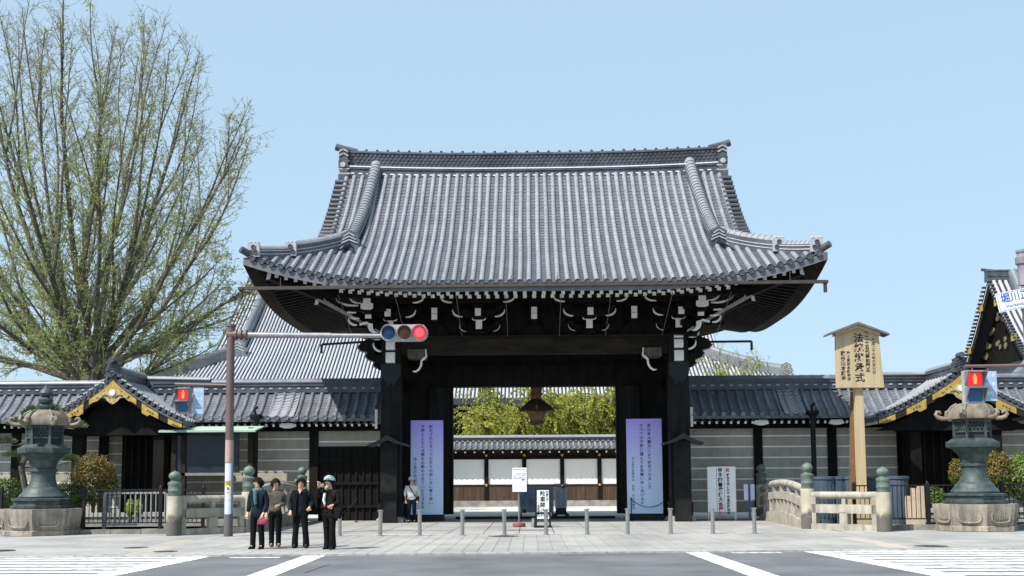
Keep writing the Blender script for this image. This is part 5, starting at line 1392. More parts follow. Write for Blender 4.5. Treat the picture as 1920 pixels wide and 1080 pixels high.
# ---- white congratulation banner and the small panel beside it
YC = 40.0
cx_ = lambda p: at(p, 925, YC).x
t = thing('white_banner', 'white vertical banner with black and red lettering right of the gate post', 'banner', (cx_(1353), YC, 0))
mb = MB(); mb.box(cx_(1327), cx_(1380), YC, YC + .03, at(0, 972, YC).z + .1, at(1350, 875, YC).z); bn = mb.build('cloth', M_SIGNWHITE, t)
for p in (1328, 1379): mb = MB(); mb.tube([(cx_(p), YC + .06, 0), (cx_(p), YC + .06, 1.95)], .02, n=6); mb.build('pole', M_SIGNWHITE, t)
M_RED = mat("red_ink", (.62, .03, .07), rough=.7)
def ctxt(s_, p, y, H, M, bold):
    pitch = H / FPX * YC / len(s_); write(s_, pitch, M, bn, Vector((cx_(p), YC - .004, at(p, y, YC).z)) - wloc(bn), bold=bold, vertical=True, pitch=pitch)
ctxt('甲子園春選抜大会', 1351, 878, 72, M_BLACKINK, .006); ctxt('優勝', 1351, 950.5, 19, M_RED, .006)
ctxt('祝', 1365, 878, 8, M_RED, .004); ctxt('龍谷大学付属平安高校野球部', 1365.5, 888, 76, M_BLACKINK, .003)
mb = MB()
for p in (1344.3, 1358.5): mb.box(cx_(p) - .006, cx_(p) + .006, YC - .004, YC - .001, at(p, 968, YC).z, at(p, 878, YC).z)
mb.build('ruled_line', M_BLACKINK, bn)
t = thing('twin_panel', 'small pale board split by a dark blue post at the balustrade end', 'sign', (cx_(1405), YC, 0))
for a, b in ((1395, 1403), (1407, 1415)): mb = MB(); mb.box(cx_(a), cx_(b), YC, YC + .03, at(0, 945, YC).z, at(1400, 908, YC).z); mb.build('leaf', mat("pale_lilac", (.62, .66, .80)), t)
mb = MB(); mb.box(cx_(1403.3), cx_(1406.7), YC - .02, YC + .05, 0, at(1400, 907, YC).z); mb.build('post', mat("navy_post", (.05, .09, .25)), t)

# ---- signs on the approach
YS = ground(974, 988).y
sx_ = lambda p: at(p, 930, YS).x
t = thing('post_sign', 'white notice on a grey post with round red base before the gateway', 'sign', (sx_(973), YS, 0))
mb = MB(); mb.lathe([(.20, 0), (.21, .02), (.21, .1), (.19, .13), (.05, .14)], n=20, c=(sx_(973), YS, 0), smooth=False); mb.build('red_base', mat("red_rubber", (.25, .06, .05)), t)
mb = MB(); mb.tube([(sx_(973), YS, .1), (sx_(973), YS, at(0, 880, YS).z)], .028, n=8); mb.build('pole', mat("pole_grey", (.16, .16, .17)), t)
z0, z1 = at(974, 922, YS).z, at(974, 877, YS).z
mb = MB(); mb.box(sx_(961), sx_(987.5), YS - .06, YS - .035, z0, z1); pn = mb.build('plate', M_SIGNWHITE, t)
mb = MB(); mb.box(sx_(963), sx_(986), YS - .064, YS - .061, at(0, 885, YS).z - .02, at(974, 879.5, YS).z); hd = mb.build('header_bar', M_BLACKINK, pn)
def stxt(s_, p, y, size, M, par, bold=0.0): write(s_, size, M, par, Vector((sx_(p), YS - .066, at(p, y, YS).z)) - wloc(par), bold=bold)
stxt('ご自由入門は', 974.5, 880.5, .075, M_SIGNWHITE, pn, .002)
for i, s_ in enumerate(('この先の駐車　駐車場', 'はございません通行の', '際にはご注意ください')): stxt(s_, 974.5, 887.3 + 3.6 * i, .04, M_BLACKINK, pn)
stxt('本願寺', 981, 898.4, .045, M_BLACKINK, pn, .001)
mb = MB(); mb.box(sx_(963), sx_(986), YS - .063, YS - .061, at(0, 902.6, YS).z, at(0, 902.2, YS).z); mb.build('ruled_line', M_BLACKINK, pn)
for (p, y) in ((966, 914), (981, 911)): stxt('〇', p, y, .04, M_BLACKINK, pn)
YS2 = ground(1018, 989).y
s2 = lambda p: at(p, 950, YS2).x
t = thing('no_parking_board', 'white standing board with bold black no parking lettering before the gateway', 'sign', (s2(1018), YS2, 0))
z0, z1 = at(1018, 964, YS2).z, at(1018, 918.5, YS2).z
for p in (1005, 1031): mb = MB(); mb.box(s2(p) - .03, s2(p) + .03, YS2 - .04, YS2 + .04, 0, z1 + .03); mb.build('leg', M_BLACKPAINT, t)
mb = MB(); mb.box(s2(1005), s2(1031), YS2 - .03, YS2 + .03, z1 - .02, z1 + .03); mb.build('top_bar', M_BLACKPAINT, t)
mb = MB(); mb.box(s2(1006.3), s2(1029.8), YS2 - .035, YS2 + .02, z0, z1 - .01); pn = mb.build('plate', M_SIGNWHITE, t)
mb = MB(); mb.box(s2(1006.3), s2(1029.8), YS2 - .035, YS2 + .02, at(0, 978, YS2).z, at(0, 965.5, YS2).z); pn2 = mb.build('lower_plate', M_SIGNWHITE, t)
mb = MB(); mb.box(s2(1001), s2(1034), YS2 - .25, YS2 + .2, .0, .06); mb.build('foot', M_BLACKPAINT, t)
def ptxt(s_, p, y, H, bold, par=None):
    par = par or pn; pitch = H / FPX * YS2 / len(s_); write(s_, pitch, M_BLACKINK, par, Vector((s2(p), YS2 - .038, at(p, y, YS2).z)) - wloc(par), bold=bold, vertical=True, pitch=pitch)
ptxt('駐車禁止', 1017.5, 921, 42, .004); ptxt('門前に付', 1026, 921, 18, .003); ptxt('本願寺', 1010, 946, 15, .002)
write('西本願寺', .1, M_BLACKINK, pn2, Vector((s2(1018), YS2 - .038, at(0, 969, YS2).z)) - wloc(pn2))
mb = MB(); p = s2(1000); mb.lathe([(.06, 0), (.06, .2), (.05, .22), (.05, .3)], n=12, c=(p, YS2 + .1, 0)); t = mb.build('steel_stub', M_STEEL, label='short steel stub left of the no parking board', cat='bollard', org=(p, YS2 + .1, 0))
# grey board and display cart in the gateway shade
YD = 45.0
dx = lambda p: at(p, 950, YD).x
t = thing('grey_board', 'large blue grey board standing in the gateway behind the no parking board', 'board', (dx(1007), YD, 0))
mb = MB(); mb.box(dx(975), dx(1038), YD, YD + .06, at(0, 966, YD).z, at(1000, 912, YD).z); pn = mb.build('panel', mat("blue_grey_board", (.17, .21, .27), (.13, .16, .21), scale=1.5), t)
for p in (977, 1036): mb = MB(); mb.box(dx(p) - .03, dx(p) + .03, YD + .07, YD + .12, 0, 1.2); mb.build('leg', M_BLACKPAINT, t)
M_FAINT = mat("faint_blue_ink", (.06, .10, .20))
write('災害', .34, M_FAINT, pn, Vector((dx(988), YD - .004, at(0, 940, YD).z)) - wloc(pn)); write('東日本大', .16, M_FAINT, pn, Vector((dx(996), YD - .004, at(0, 931, YD).z)) - wloc(pn))
mb = MB(); mb.box(dx(980), dx(986), YD - .05, YD - .005, at(0, 967, YD).z, at(0, 960, YD).z); mb.build('box', M_BLACKPAINT, pn)
t = thing('display_cart', 'wheeled display case with bluish glass right of the no parking board', 'display case', (dx(1052), YD, 0))
mb = MB(); mb.box(dx(1041), dx(1063), YD + .02, YD + .5, .38, at(1052, 916, YD).z); cs = mb.build('case', mat("case_blue", (.16, .20, .28), (.22, .27, .33), scale=3, rough=.3), t)
mb = MB(); mb.box(dx(1040), dx(1064), YD, YD + .52, at(0, 916, YD).z, at(0, 914, YD).z + .03); mb.build('top', mat("case_top", (.3, .27, .33)), t)
for p in (1042, 1052, 1062): mb = MB(); mb.box(dx(p) - .02, dx(p) + .02, YD - .01, YD + .02, .38, 1.25); mb.build('frame_bar', M_GALV, cs)
mb = MB(); mb.box(dx(1042), dx(1062), YD + .05, YD + .48, .1, .38); mb.build('black_base', M_BLACKPAINT, t)
for p in (1041, 1063):
    mb = MB(); mb.lathe([(.09, -.03), (.09, .03)], n=12, axis='y', c=(dx(p), YD, .09)); mb.build('wheel', M_BLACKPAINT, t)

# ---- rope stanchions at the panels
def stanchion(p, yb, h, label, chain=None):
    g = ground(p, yb); t = thing('stanchion', label, 'stanchion', (g.x, g.y, 0), group='thin black stanchions in the gateway')
    mb = MB(); mb.lathe([(.09, 0), (.09, .02), (.02, .035), (.02, h), (.035, h + .01), (.03, h + .05), (0, h + .06)], n=10, c=(g.x, g.y, 0)); mb.build('post', M_BLACKPAINT, t)
    if chain:
        mb = MB(); a = Vector((g.x, g.y, h)); b = a + Vector(chain); mb.tube([a.lerp(b, i / 12) - Vector((0, 0, .3 * 4 * (i / 12) * (1 - i / 12))) for i in range(13)], .012, n=5); mb.build('chain', M_BLACKPAINT, t)
stanchion(668, 979, .85, 'stanchion with sagging chain right of the photographing woman', (-1.1, -1.3, -.5))
stanchion(826, 976, .8, 'stanchion before the right edge of the left violet panel', (-1.0, .2, -.4))
stanchion(1184, 976, .8, 'stanchion before the left edge of the right violet panel', (1.35, .0, .0))

# ---- blue tubs and leaning boards behind the right railing
M_TUB = mat("blue_grey_tub", (.06, .088, .125), (.04, .06, .09), scale=4, rough=.55, stretch=(4, 4, .4), rnd=.12)
tub = MB(); tub.lathe([(.34, -.25), (.36, .2), (.38, 1.2), (.41, 1.22), (.41, 1.3), (.36, 1.31), (.34, 1.22), (0, 1.2)], n=20, smooth=False)
for k in range(20):
    a = 2 * pi * k / 20; tub.box(.36 * cos(a) - .02, .36 * cos(a) + .02, .36 * sin(a) - .02, .36 * sin(a) + .02, 0, 1.18)
tub_me = tub.mesh('tub', M_TUB)
for i, (p, lab) in enumerate(((1545, 'blue grey tub nearest the tall newel post of the right balustrade'), (1572, 'second blue grey tub, between the newel post and the wooden sign post'), (1597, 'blue grey tub just left of the wooden sign post'), (1632, 'blue grey tub just right of the wooden sign post'), (1681, 'blue grey tub right of the low newel post'))):
    Yt = 34.9; c = Vector((at(p, 930, Yt).x, Yt + (i % 2) * .1, .28))
    o = bpy.data.objects.new('blue_tub', tub_me); COL.objects.link(o); o.location = c; o.rotation_euler = (0, 0, i * .7); tag(o, lab, 'tub', 'blue grey tubs behind the right balustrade')
mb = MB(); mb.box(9.05, 14.6, 32.21, 37.5, -2.0, -.015); mb.build('moat_ledge', M_STONE, kind='structure')
mb = MB(); mb.box(-16, -8.65, 32.21, 37.5, -2.0, -.015); mb.build('moat_ledge', M_STONE, kind='structure')
for i, (p, w, z1, lab, M) in enumerate(((1708, .2, .95, 'lowest pale board leaning left of the other boards', 0), (1718, .22, 1.2, 'middle pale board of the three leaning boards', 0), (1729, .22, 1.28, 'tallest pale board on the right of the three leaning boards', 0))):
    Yt = 34.3; x = at(p, 930, Yt).x; mb = MB(); mb.bar((x - .08 + .02 * i, Yt, 0.0), (x + .03 * i, Yt + .3, z1), w, .04, up=(0, 1, 0)); mb.build('leaning_board', mat("pale_board", (.42, .33, .24), (.33, .255, .18), scale=4, rnd=.15), label=lab, cat='board', group='boards leaning behind the right railing', org=(x, Yt, 0))

# ---- signals
M_POLE = mat("pole_maroon", (.13, .085, .08), (.10, .068, .066), scale=2, rough=.5)
M_POLEP = mat("pole_pink", (.40, .28, .25), (.3, .22, .2), scale=4, rough=.6)
M_POLEG = mat("arm_grey", (.30, .28, .30), (.22, .21, .23), scale=3, rough=.45, metal=.3)
M_HOUSE = mat("signal_housing", (.36, .36, .37), (.29, .29, .30), scale=3, rough=.45)
M_LENSB = mat("lens_blue_off", (.01, .06, .16), (.012, .08, .2), rough=.2)
M_LENSA = mat("lens_amber_off", (.16, .055, .012), (.1, .035, .01), rough=.2)
M_LENSR = mat("lens_red_on", (.45, .012, .02), rough=.3, emit=(1.0, .015, .03), estr=.55)
M_LENSP = mat("lens_red_core", (.5, .05, .07), rough=.3, emit=(1.0, .10, .14), estr=.8)
M_FIG = mat("lit_figure", (.6, .4, .15), emit=(1.0, .35, .06), estr=.6)
M_HOOD = mat("visor", (.2, .2, .21), (.15, .15, .16), rough=.5)
gpole = ground(428, 1005.5); PX_, PY_ = gpole.x, gpole.y
t = thing('signal_pole', 'maroon signal pole with stickers standing beside the women', 'pole', (PX_, PY_, 0))
ztop = at(433, 613, PY_).z; xt = at(433, 613, PY_).x - PX_
def pp(z): return Vector((PX_ + xt * z / ztop, PY_, z))
for (z0, z1, r, M, nm) in ((0, at(0, 965, PY_).z, .125, mat("pole_dark_foot", (.10, .09, .09)), 'foot'), (at(0, 965, PY_).z, at(0, 868, PY_).z, .12, M_POLEG, 'lower_tube'), (at(0, 868, PY_).z, at(0, 828, PY_).z, .118, M_POLEP, 'repainted_band'), (at(0, 828, PY_).z, ztop, .115, M_POLE, 'upper_tube')):
    mb = MB(); mb.tube([pp(z0), pp(z1)], [r, r * .97], n=16); mb.build(nm, M, t)
mb = MB(); mb.lathe([(.13, 0), (.13, .06), (.03, .09)], n=14, c=pp(ztop)); mb.build('cap', M_POLE, t)
for (y0, y1, c, w, nm) in ((869, 902, (.62, .68, .80), .1, 'pale_sticker'), (903, 912, (.62, .42, .08), .1, 'yellow_sticker'), (912, 937, (.72, .72, .70), .11, 'white_sticker'), (938, 964, (.60, .66, .80), .1, 'pale_sticker')):
    za, zb2 = at(428, y1, PY_).z, at(428, y0, PY_).z
    mb = MB(); rows = [[Vector((pp(z).x + .1235 * sin(a), PY_ - .1235 * cos(a), z)) for a in (-.75, -.4, 0, .4, .75)] for z in (za, zb2)]
    mb.grid(rows, smooth=True); s_ = mb.build(nm, mat(nm + str(y0), c, rough=.6), t)
    if nm == 'white_sticker':
        write('左一', .075, M_BLACKINK, s_, Vector((pp(za).x, PY_ - .128, zb2 - .02)) - wloc(s_), vertical=True, pitch=.12, bold=.003)
    if nm == 'yellow_sticker': write('注意', .06, M_BLACKINK, s_, Vector((pp(za).x, PY_ - .128, zb2 - .02)) - wloc(s_))
# arm to the vehicle signal
aL, aR = at(436, 628, PY_), at(716, 630, PY_)
mb = MB(); mb.tube([aL, aL.lerp(aR, .66), aL.lerp(aR, .661), aR], [.085, .08, .065, .062], n=12); mb.build('arm', M_POLEG, t)
mb = MB(); mb.tube([pp(aL.z) + Vector((-.1, 0, 0)), pp(aL.z) + Vector((.42, 0, 0))], [.13, .1], n=12)
for k in range(3): mb.lathe([(.15, -.03), (.15, .03)], n=12, axis='x', c=(PX_ + .12 + .14 * k, PY_, aL.z)); 
mb.build('arm_clamp', M_POLE, t)
# vehicle signal
vs = thing('traffic_signal', 'three lens traffic signal showing red, hung on the arm before the gate', 'traffic light', (at(758, 625, PY_).x, PY_, at(758, 640, PY_).z))
vx0, vx1 = at(714, 625, PY_).x, at(803, 625, PY_).x; vz = at(758, 625, PY_).z; hh = at(758, 609.5, PY_).z - vz
mb = MB()
pl_ = [];  R_ = hh
for i in range(9): a = pi / 2 + pi * i / 8; pl_.append((vx0 + R_ + R_ * cos(a), vz + R_ * sin(a)))
for i in range(9): a = -pi / 2 + pi * i / 8; pl_.append((vx1 - R_ + R_ * cos(a), vz + R_ * sin(a)))
mb.prism(pl_, PY_ - .11, PY_ + .06); hs = mb.build('housing', M_HOUSE, vs)
tilt = [730, 759.5, 787.5]
for p, M in zip(tilt, (M_LENSB, M_LENSA, M_LENSR)):
    x = at(p, 625, PY_).x; r = .19
    mb = MB(); mb.lathe([(r, -.002), (r * .95, -.03), (r * .6, -.06), (0, -.075)], n=24, axis='y', c=(x, PY_ - .11, vz), caps=False); ln_ = mb.build('lens', M, vs)
    if M is M_LENSR:
        mb = MB(); mb.lathe([(r * .74, -.052), (r * .5, -.072), (0, -.083)], n=24, axis='y', c=(x, PY_ - .11, vz), caps=False); mb.build('lit_core', M_LENSP, ln_)
    mb = MB(); rows = []
    for i in range(15):
        a = radians(-25) + radians(230) * i / 14
        e = Vector((cos(a), 0, sin(a)))
        rows.append([Vector((x, PY_ - .1, vz)) + e * (r * 1.03), Vector((x, PY_ - .1 - .26 * (.45 + .55 * max(0, sin(a))), vz)) + e * (r * 1.03), Vector((x, PY_ - .1 - .26 * (.45 + .55 * max(0, sin(a))), vz)) + e * (r * 1.1), Vector((x, PY_ - .1, vz)) + e * (r * 1.12)])
    mb.grid(rows, smooth=False); mb.build('visor', M_HOUSE, vs)
    mb = MB(); mb.prism([(x + .19 * u, vz + hh * .93 * w) for u, w in ((-1, -.6), (-.6, -1), (.6, -1), (1, -.6), (1, .6), (.6, 1), (-.6, 1), (-1, .6))], PY_ - .125, PY_ - .111); mb.build('door', M_HOUSE, vs)

def ped_signal(label, Y, x0, x1, y0, y1, sgn, arm, poleref):
    a, b = at(x0, y1, Y), at(x1, y0, Y); w = b.x - a.x; h = b.z - a.z
    t = thing('pedestrian_signal', label, 'pedestrian light', (a.x + w / 2, Y, a.z), group='pedestrian signals')
    mb = MB(); mb.box(a.x, b.x, Y - .1, Y + .1, a.z, b.z); mb.build('housing', M_HOUSE, t)
    for k, (M, zc) in enumerate(((M_LENSR, b.z - h * .27), (M_LENSB, a.z + h * .25))):
        mb = MB(); mb.prism([(a.x + w * u, zc + h * v) for u, v in ((.18, -.19), (.82, -.19), (.88, -.12), (.88, .12), (.82, .19), (.18, .19), (.12, .12), (.12, -.12))], Y - .125, Y - .101); ln_ = mb.build('lens', M, t)
        if k == 0:
            c = a.x + w / 2; mb = MB()
            mb.lathe([(.028, -.13), (.0, -.132)], n=10, axis='y', c=(c, Y, zc + h * .12), caps=False)
            mb.prism([(c - .045, zc + h * .08), (c + .045, zc + h * .08), (c + .04, zc - h * .03), (c + .03, zc - h * .15), (c - .03, zc - h * .15), (c - .04, zc - h * .03)], Y - .132, Y - .127); mb.build('lit_figure', M_FIG, ln_)
        mb = MB(); mb.box(a.x - .01, b.x + .01, Y - .32, Y - .1, zc + h * .2, zc + h * .225)
        for xx in (a.x - .012, b.x - .01): mb.prism([(Y - .1, zc - h * .2), (Y - .1, zc + h * .22), (Y - .32, zc + h * .22)], xx, xx + .02, 'yz')
        mb.build('visor', M_HOOD, t)
    p0, p1 = at(sgn[0], sgn[3], Y), at(sgn[1], sgn[2], Y)
    mb = MB(); mb.box(p0.x, p1.x, Y - .03, Y, p0.z, p1.z); pl2 = mb.build('blue_plate', mat("plate_blue", (.30, .42, .58), (.25, .37, .53), scale=5, rough=.5), t)
    for k, s_ in enumerate(('歩行者', '自転車', '専用')): write(s_, (p1.x - p0.x) * .28, M_SIGNWHITE, pl2, Vector(((p0.x + p1.x) / 2, Y - .033, p1.z - .05 - k * (p1.z - p0.z) * .3)) - wloc(pl2))
    q0, q1 = at(arm[0], arm[1], Y), at(arm[2], arm[3], Y)
    mb = MB(); mb.tube([q0, q1], .035, n=8); mb.build('arm', M_POLE, t)
    mb = MB()
    for xx in (a.x + w / 2, (p0.x + p1.x) / 2): mb.tube([(xx, Y, b.z - .02), (xx, Y, q0.z)], .02, n=6)
    mb.build('hanger', M_POLE, t)
    return t
ped_signal('red pedestrian signal with blue plate on the maroon pole, before the left porch', PY_, 333, 358, 727, 776, (362, 383, 727, 776), (328, 720, 424, 722), None)
YR = 22.8
ped_signal('red pedestrian signal with blue plate above the right bronze lantern', YR, 1808, 1840, 695, 757, (1840.5, 1867, 696, 752), (1808, 687, 1930, 685), None)
p0 = at(1922, 560, YR)
t = thing('signal_pole', 'grey signal pole with street name plate at the right edge of the picture', 'pole', (p0.x, YR, 0))
mb = MB(); mb.tube([(p0.x, YR, 0), (p0.x, YR, at(1914, 540, YR).z)], [.085, .07], n=14); mb.build('tube', M_POLEG, t)
mb = MB(); mb.tube([(p0.x, YR, at(1914, 535, YR).z), (p0.x, YR, at(1914, 474, YR).z)], [.12, .12], n=14); mb.build('joint_sleeve', M_POLEG, t)
mb = MB(); mb.lathe([(.14, 0), (.14, .05), (.02, .08)], n=12, c=(p0.x, YR, at(1914, 474, YR).z)); mb.build('cap', M_HOOD, t)
mb = MB(); zc = at(1914, 488, YR).z; mb.lathe([(.125, -.1), (.16, -.08), (.16, .06), (.125, .1)], n=12, c=(p0.x, YR, zc)); mb.build('band', M_HOOD, t)
a, b = at(1869, 585, YR - .2), at(1869, 552, YR - .2)
np_ = thing('street_name_plate', 'white street name plate with blue lettering cut by the right edge', 'sign', (at(1913, 560, YR - .2).x, YR - .2, at(1913, 560, YR - .2).z))
np_.rotation_euler = (0, -radians(11), 0)
W2 = at(1957, 560, YR - .2).x - at(1869, 560, YR - .2).x; H2_ = .41
mb = MB(); mb.box(-W2/2, W2/2, -.015, .015, -H2_/2, H2_/2); pl3 = mb.build('plate', M_SIGNWHITE, np_, world=False)
M_BLUEINK = mat("blue_ink", (.02, .09, .42), rough=.6)
mb = MB()
for (x0, x1, z0, z1) in ((-W2/2 + .02, W2/2 - .02, H2_/2 - .025, H2_/2 - .015), (-W2/2 + .02, W2/2 - .02, -H2_/2 + .015, -H2_/2 + .025), (-W2/2 + .015, -W2/2 + .024, -H2_/2 + .015, H2_/2 - .015), (W2/2 - .024, W2/2 - .015, -H2_/2 + .015, H2_/2 - .015)): mb.box(x0, x1, -.017, -.0155, z0, z1)
mb.build('border', M_BLUEINK, pl3, world=False)
write('堀川正面', .21, M_BLUEINK, pl3, Vector((0, -.019, .165)), bold=.003)
write('Horikawashomen', .10, M_BLUEINK, pl3, Vector((0, -.019, -.055)), xs=.95)
# ================================================================== trees and shrubs
def leaf_mat(name, c, c2, scale=.6, trans=.35):
    M = mat(name, c, c2, scale=scale, rough=.65, spec=.25)
    nt = M.node_tree; b = nt.nodes["Principled BSDF"]
    tr = nt.nodes.new("ShaderNodeBsdfTranslucent"); mx = nt.nodes.new("ShaderNodeMixShader"); mx.inputs[0].default_value = trans
    src = b.inputs["Base Color"].links[0].from_socket
    nt.links.new(src, tr.inputs[0]); nt.links.new(b.outputs[0], mx.inputs[1]); nt.links.new(tr.outputs[0], mx.inputs[2])
    nt.links.new(mx.outputs[0], nt.nodes["Material Output"].inputs[0]); return M
M_BARK = mat("ginkgo_bark", (.115, .105, .085), (.065, .06, .05), scale=3, rough=.9, bump=.4, bscale=12)
M_TWIG = mat("ginkgo_twig", (.24, .235, .18), (.17, .165, .125), scale=2, rough=.9)
M_BUD = leaf_mat("ginkgo_buds", (.38, .44, .13), (.26, .31, .09), .35, .45)
M_WILLOW = leaf_mat("young_green", (.50, .51, .09), (.22, .26, .05), 1.1, .45)
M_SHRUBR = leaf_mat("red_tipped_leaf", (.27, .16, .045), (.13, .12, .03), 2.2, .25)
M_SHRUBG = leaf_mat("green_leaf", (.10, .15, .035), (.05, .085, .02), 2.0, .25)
M_PINE = leaf_mat("pine_needles", (.13, .16, .07), (.07, .095, .045), 2.0, .15)
rnd = random.Random(11)
def rv(s_=1.0): return Vector((rnd.gauss(0, 1), rnd.gauss(0, 1), rnd.gauss(0, 1))).normalized() * s_
def leaf(mb, p, size, nrm=None, mi=0):
    n = nrm or rv(); a = n.orthogonal().normalized(); a = Matrix.Rotation(rnd.uniform(0, 6.3), 3, n) @ a; b = n.cross(a).normalized()
    s1, s2 = size * rnd.uniform(.7, 1.2) * .5, size * rnd.uniform(.5, .9) * .5
    o = len(mb.v); mb.v.extend([tuple(p - a * s1), tuple(p + b * s2), tuple(p + a * s1), tuple(p - b * s2)]); mb.f.append([o, o+1, o+2, o+3]); mb.m.append(mi); mb.s.append(False)
def limb_path(p, d, L_, n, up, wob):
    pts = [p.copy()]; d = d.normalized()
    for i in range(n):
        d = (d + Vector((0, 0, up)) / n + rv(wob)).normalized(); p = p + d * (L_ / n); pts.append(p.copy())
    return pts

def fan_tree(name, label, base, zc, rz, R_, n_limb, trunk_h, seed, leafd=1.0, gap=.45, ter=9, tr=.55):
    """upswept fan of limbs filling an egg-shaped crown (centre height zc, half height rz, radius R_)"""
    global rnd; rnd = random.Random(seed)
    t = thing(name, label, 'tree', base)
    B = Vector(base); wood = MB(); tw = MB(); lv = MB()
    def inside(p, k=1.0):
        q = p - B; e = (q.z - zc) / (rz * k); r2 = (q.x * q.x + q.y * q.y) / (R_ * k) ** 2
        return e * e + r2 < 1.0
    wood.tube([B - Vector((0, 0, .3)), B + Vector((0, 0, trunk_h * .4)), B + Vector((.1, 0, trunk_h)), B + Vector((.3, 0, trunk_h + 2.6))], [tr * 1.3, tr, tr * .85, tr * .3], n=12)
    limbs = []
    for i in range(n_limb):
        az = 2.399 * i + rnd.uniform(-.3, .3); f = (i + .5) / n_limb
        el = radians(85 - 74 * f ** .95 + rnd.uniform(-6, 6))
        p = B + Vector((.2 * cos(az), .2 * sin(az), trunk_h * (.66 + .42 * rnd.random()) + 1.4 * (1 - f)))
        d = Vector((cos(az) * cos(el), sin(az) * cos(el), sin(el))); pts = [p.copy()]
        bend = rnd.uniform(.015, .06) * (1.25 - f); lim = rnd.uniform(.86, 1.03)
        for k in range(40):
            d = (d + Vector((0, 0, bend)) + rv(.055)).normalized(); p = p + d * .75
            pts.append(p.copy())
            if k > 3 and not inside(p, lim): break
        k = len(pts); r0 = tr * rnd.uniform(.15, .26 + .12 * f)
        limbs.append((pts, [r0 * (1 - j / (k - 1)) ** .85 + .014 for j in range(k)], f))
        wood.tube(pts, limbs[-1][1], n=7)
        # forks
        for q in range(3):
            j = rnd.randrange(2, max(3, k - 3)); dd = (pts[j + 1] - pts[j]).normalized() + rv(.42) + Vector((0, 0, .1)); pp = pts[j].copy(); f2 = [pp.copy()]; l2 = rnd.uniform(.85, 1.03)
            for z in range(24):
                dd = (dd + Vector((0, 0, .05)) + rv(.07)).normalized(); pp = pp + dd * .7; f2.append(pp.copy())
                if z > 2 and not inside(pp, l2): break
            m_ = len(f2); ra = limbs[-1 - q][1][j] * .62 if q == 0 else limbs[-1 - q][1][min(j, len(limbs[-1 - q][1]) - 1)] * .6
            rr = [max(.012, ra) * (1 - z / m_) + .010 for z in range(m_)]
            wood.tube(f2, rr, n=5); limbs.append((f2, rr, f))
    for pts, rs, f in limbs:
        L_ = .72 * (len(pts) - 1); ns = int(L_ / gap)
        for s_ in range(ns):
            u = .1 + .9 * (s_ + rnd.random()) / ns; q = u * (len(pts) - 1); i = min(int(q), len(pts) - 2); p = pts[i].lerp(pts[i+1], q - i)
            d = (pts[i+1] - pts[i]).normalized()
            side = rv(); side = (side - d * side.dot(d)).normalized()
            dd = d + side * rnd.uniform(.45, 1.0)
            L2 = rnd.uniform(.7, 2.4) * (1.2 - .6 * u) * (.4 + R_ / 13.0)
            sp_ = limb_path(p, dd, L2, 5, .25 if rnd.random() < .7 else -.3, .12); r2 = max(.009, rs[i] * .28)
            tw.tube(sp_, [r2 * (1 - .17 * j) + .004 for j in range(6)], n=4, caps=False)
            hf = ((p.z - B.z) - (zc - rz)) / (2 * rz)
            for w_ in range(ter):
                v = .1 + .9 * rnd.random(); q2 = v * 5; j = min(int(q2), 4); pp_ = sp_[j].lerp(sp_[j+1], q2 - j)
                d3 = (sp_[j+1] - sp_[j]).normalized() * .7 + rv(.85)
                tp = limb_path(pp_, d3, rnd.uniform(.2, .62), 3, .15, .16)
                tw.tube(tp, [.0085, .008, .007, .006], n=3, caps=False)
                dens = leafd * max(.10, 1.25 - 1.35 * hf)
                for z in range(int(1.7 * dens + rnd.random())):
                    c = tp[rnd.randrange(1, 4)] + rv(.04)
                    for q3 in range(2): leaf(lv, c + rv(.05), .085)
        for j in range(1, len(pts) - 1):       # tufts on spurs along the limbs, in clumps
            hf = ((pts[j].z - B.z) - (zc - rz)) / (2 * rz)
            if rnd.random() < .6 * max(.1, 1.15 - hf):
                c0 = pts[j].lerp(pts[j+1], rnd.random())
                for z in range(int(16 * leafd)): leaf(lv, c0 + rv(rs[j] + rnd.uniform(.04, .3)), .11)
    wood.build('trunk', M_BARK, t, recalc=False)
    tw.build('twigs', M_TWIG, t, recalc=False, kind='stuff')
    lv.build('crown', M_BUD, t, recalc=False, kind='stuff')
    return t
YT = 50.0
fan_tree('ginkgo_tree', 'huge fan-shaped ginkgo with fresh green buds behind the wall on the left', Vector((at(170, 690, YT).x, YT, 0)), 14.2, 10.6, 7.8, 27, 6.4, 5, leafd=1.8, gap=.36, ter=9, tr=.60)
fan_tree('ginkgo_tree', 'low green budding tree before the far hall roof, right of the gate', Vector((at(1365, 690, 60).x, 60, 0)), 5.7, 2.4, 3.5, 12, 3.2, 9, leafd=5.0, gap=.45, ter=7, tr=.2)

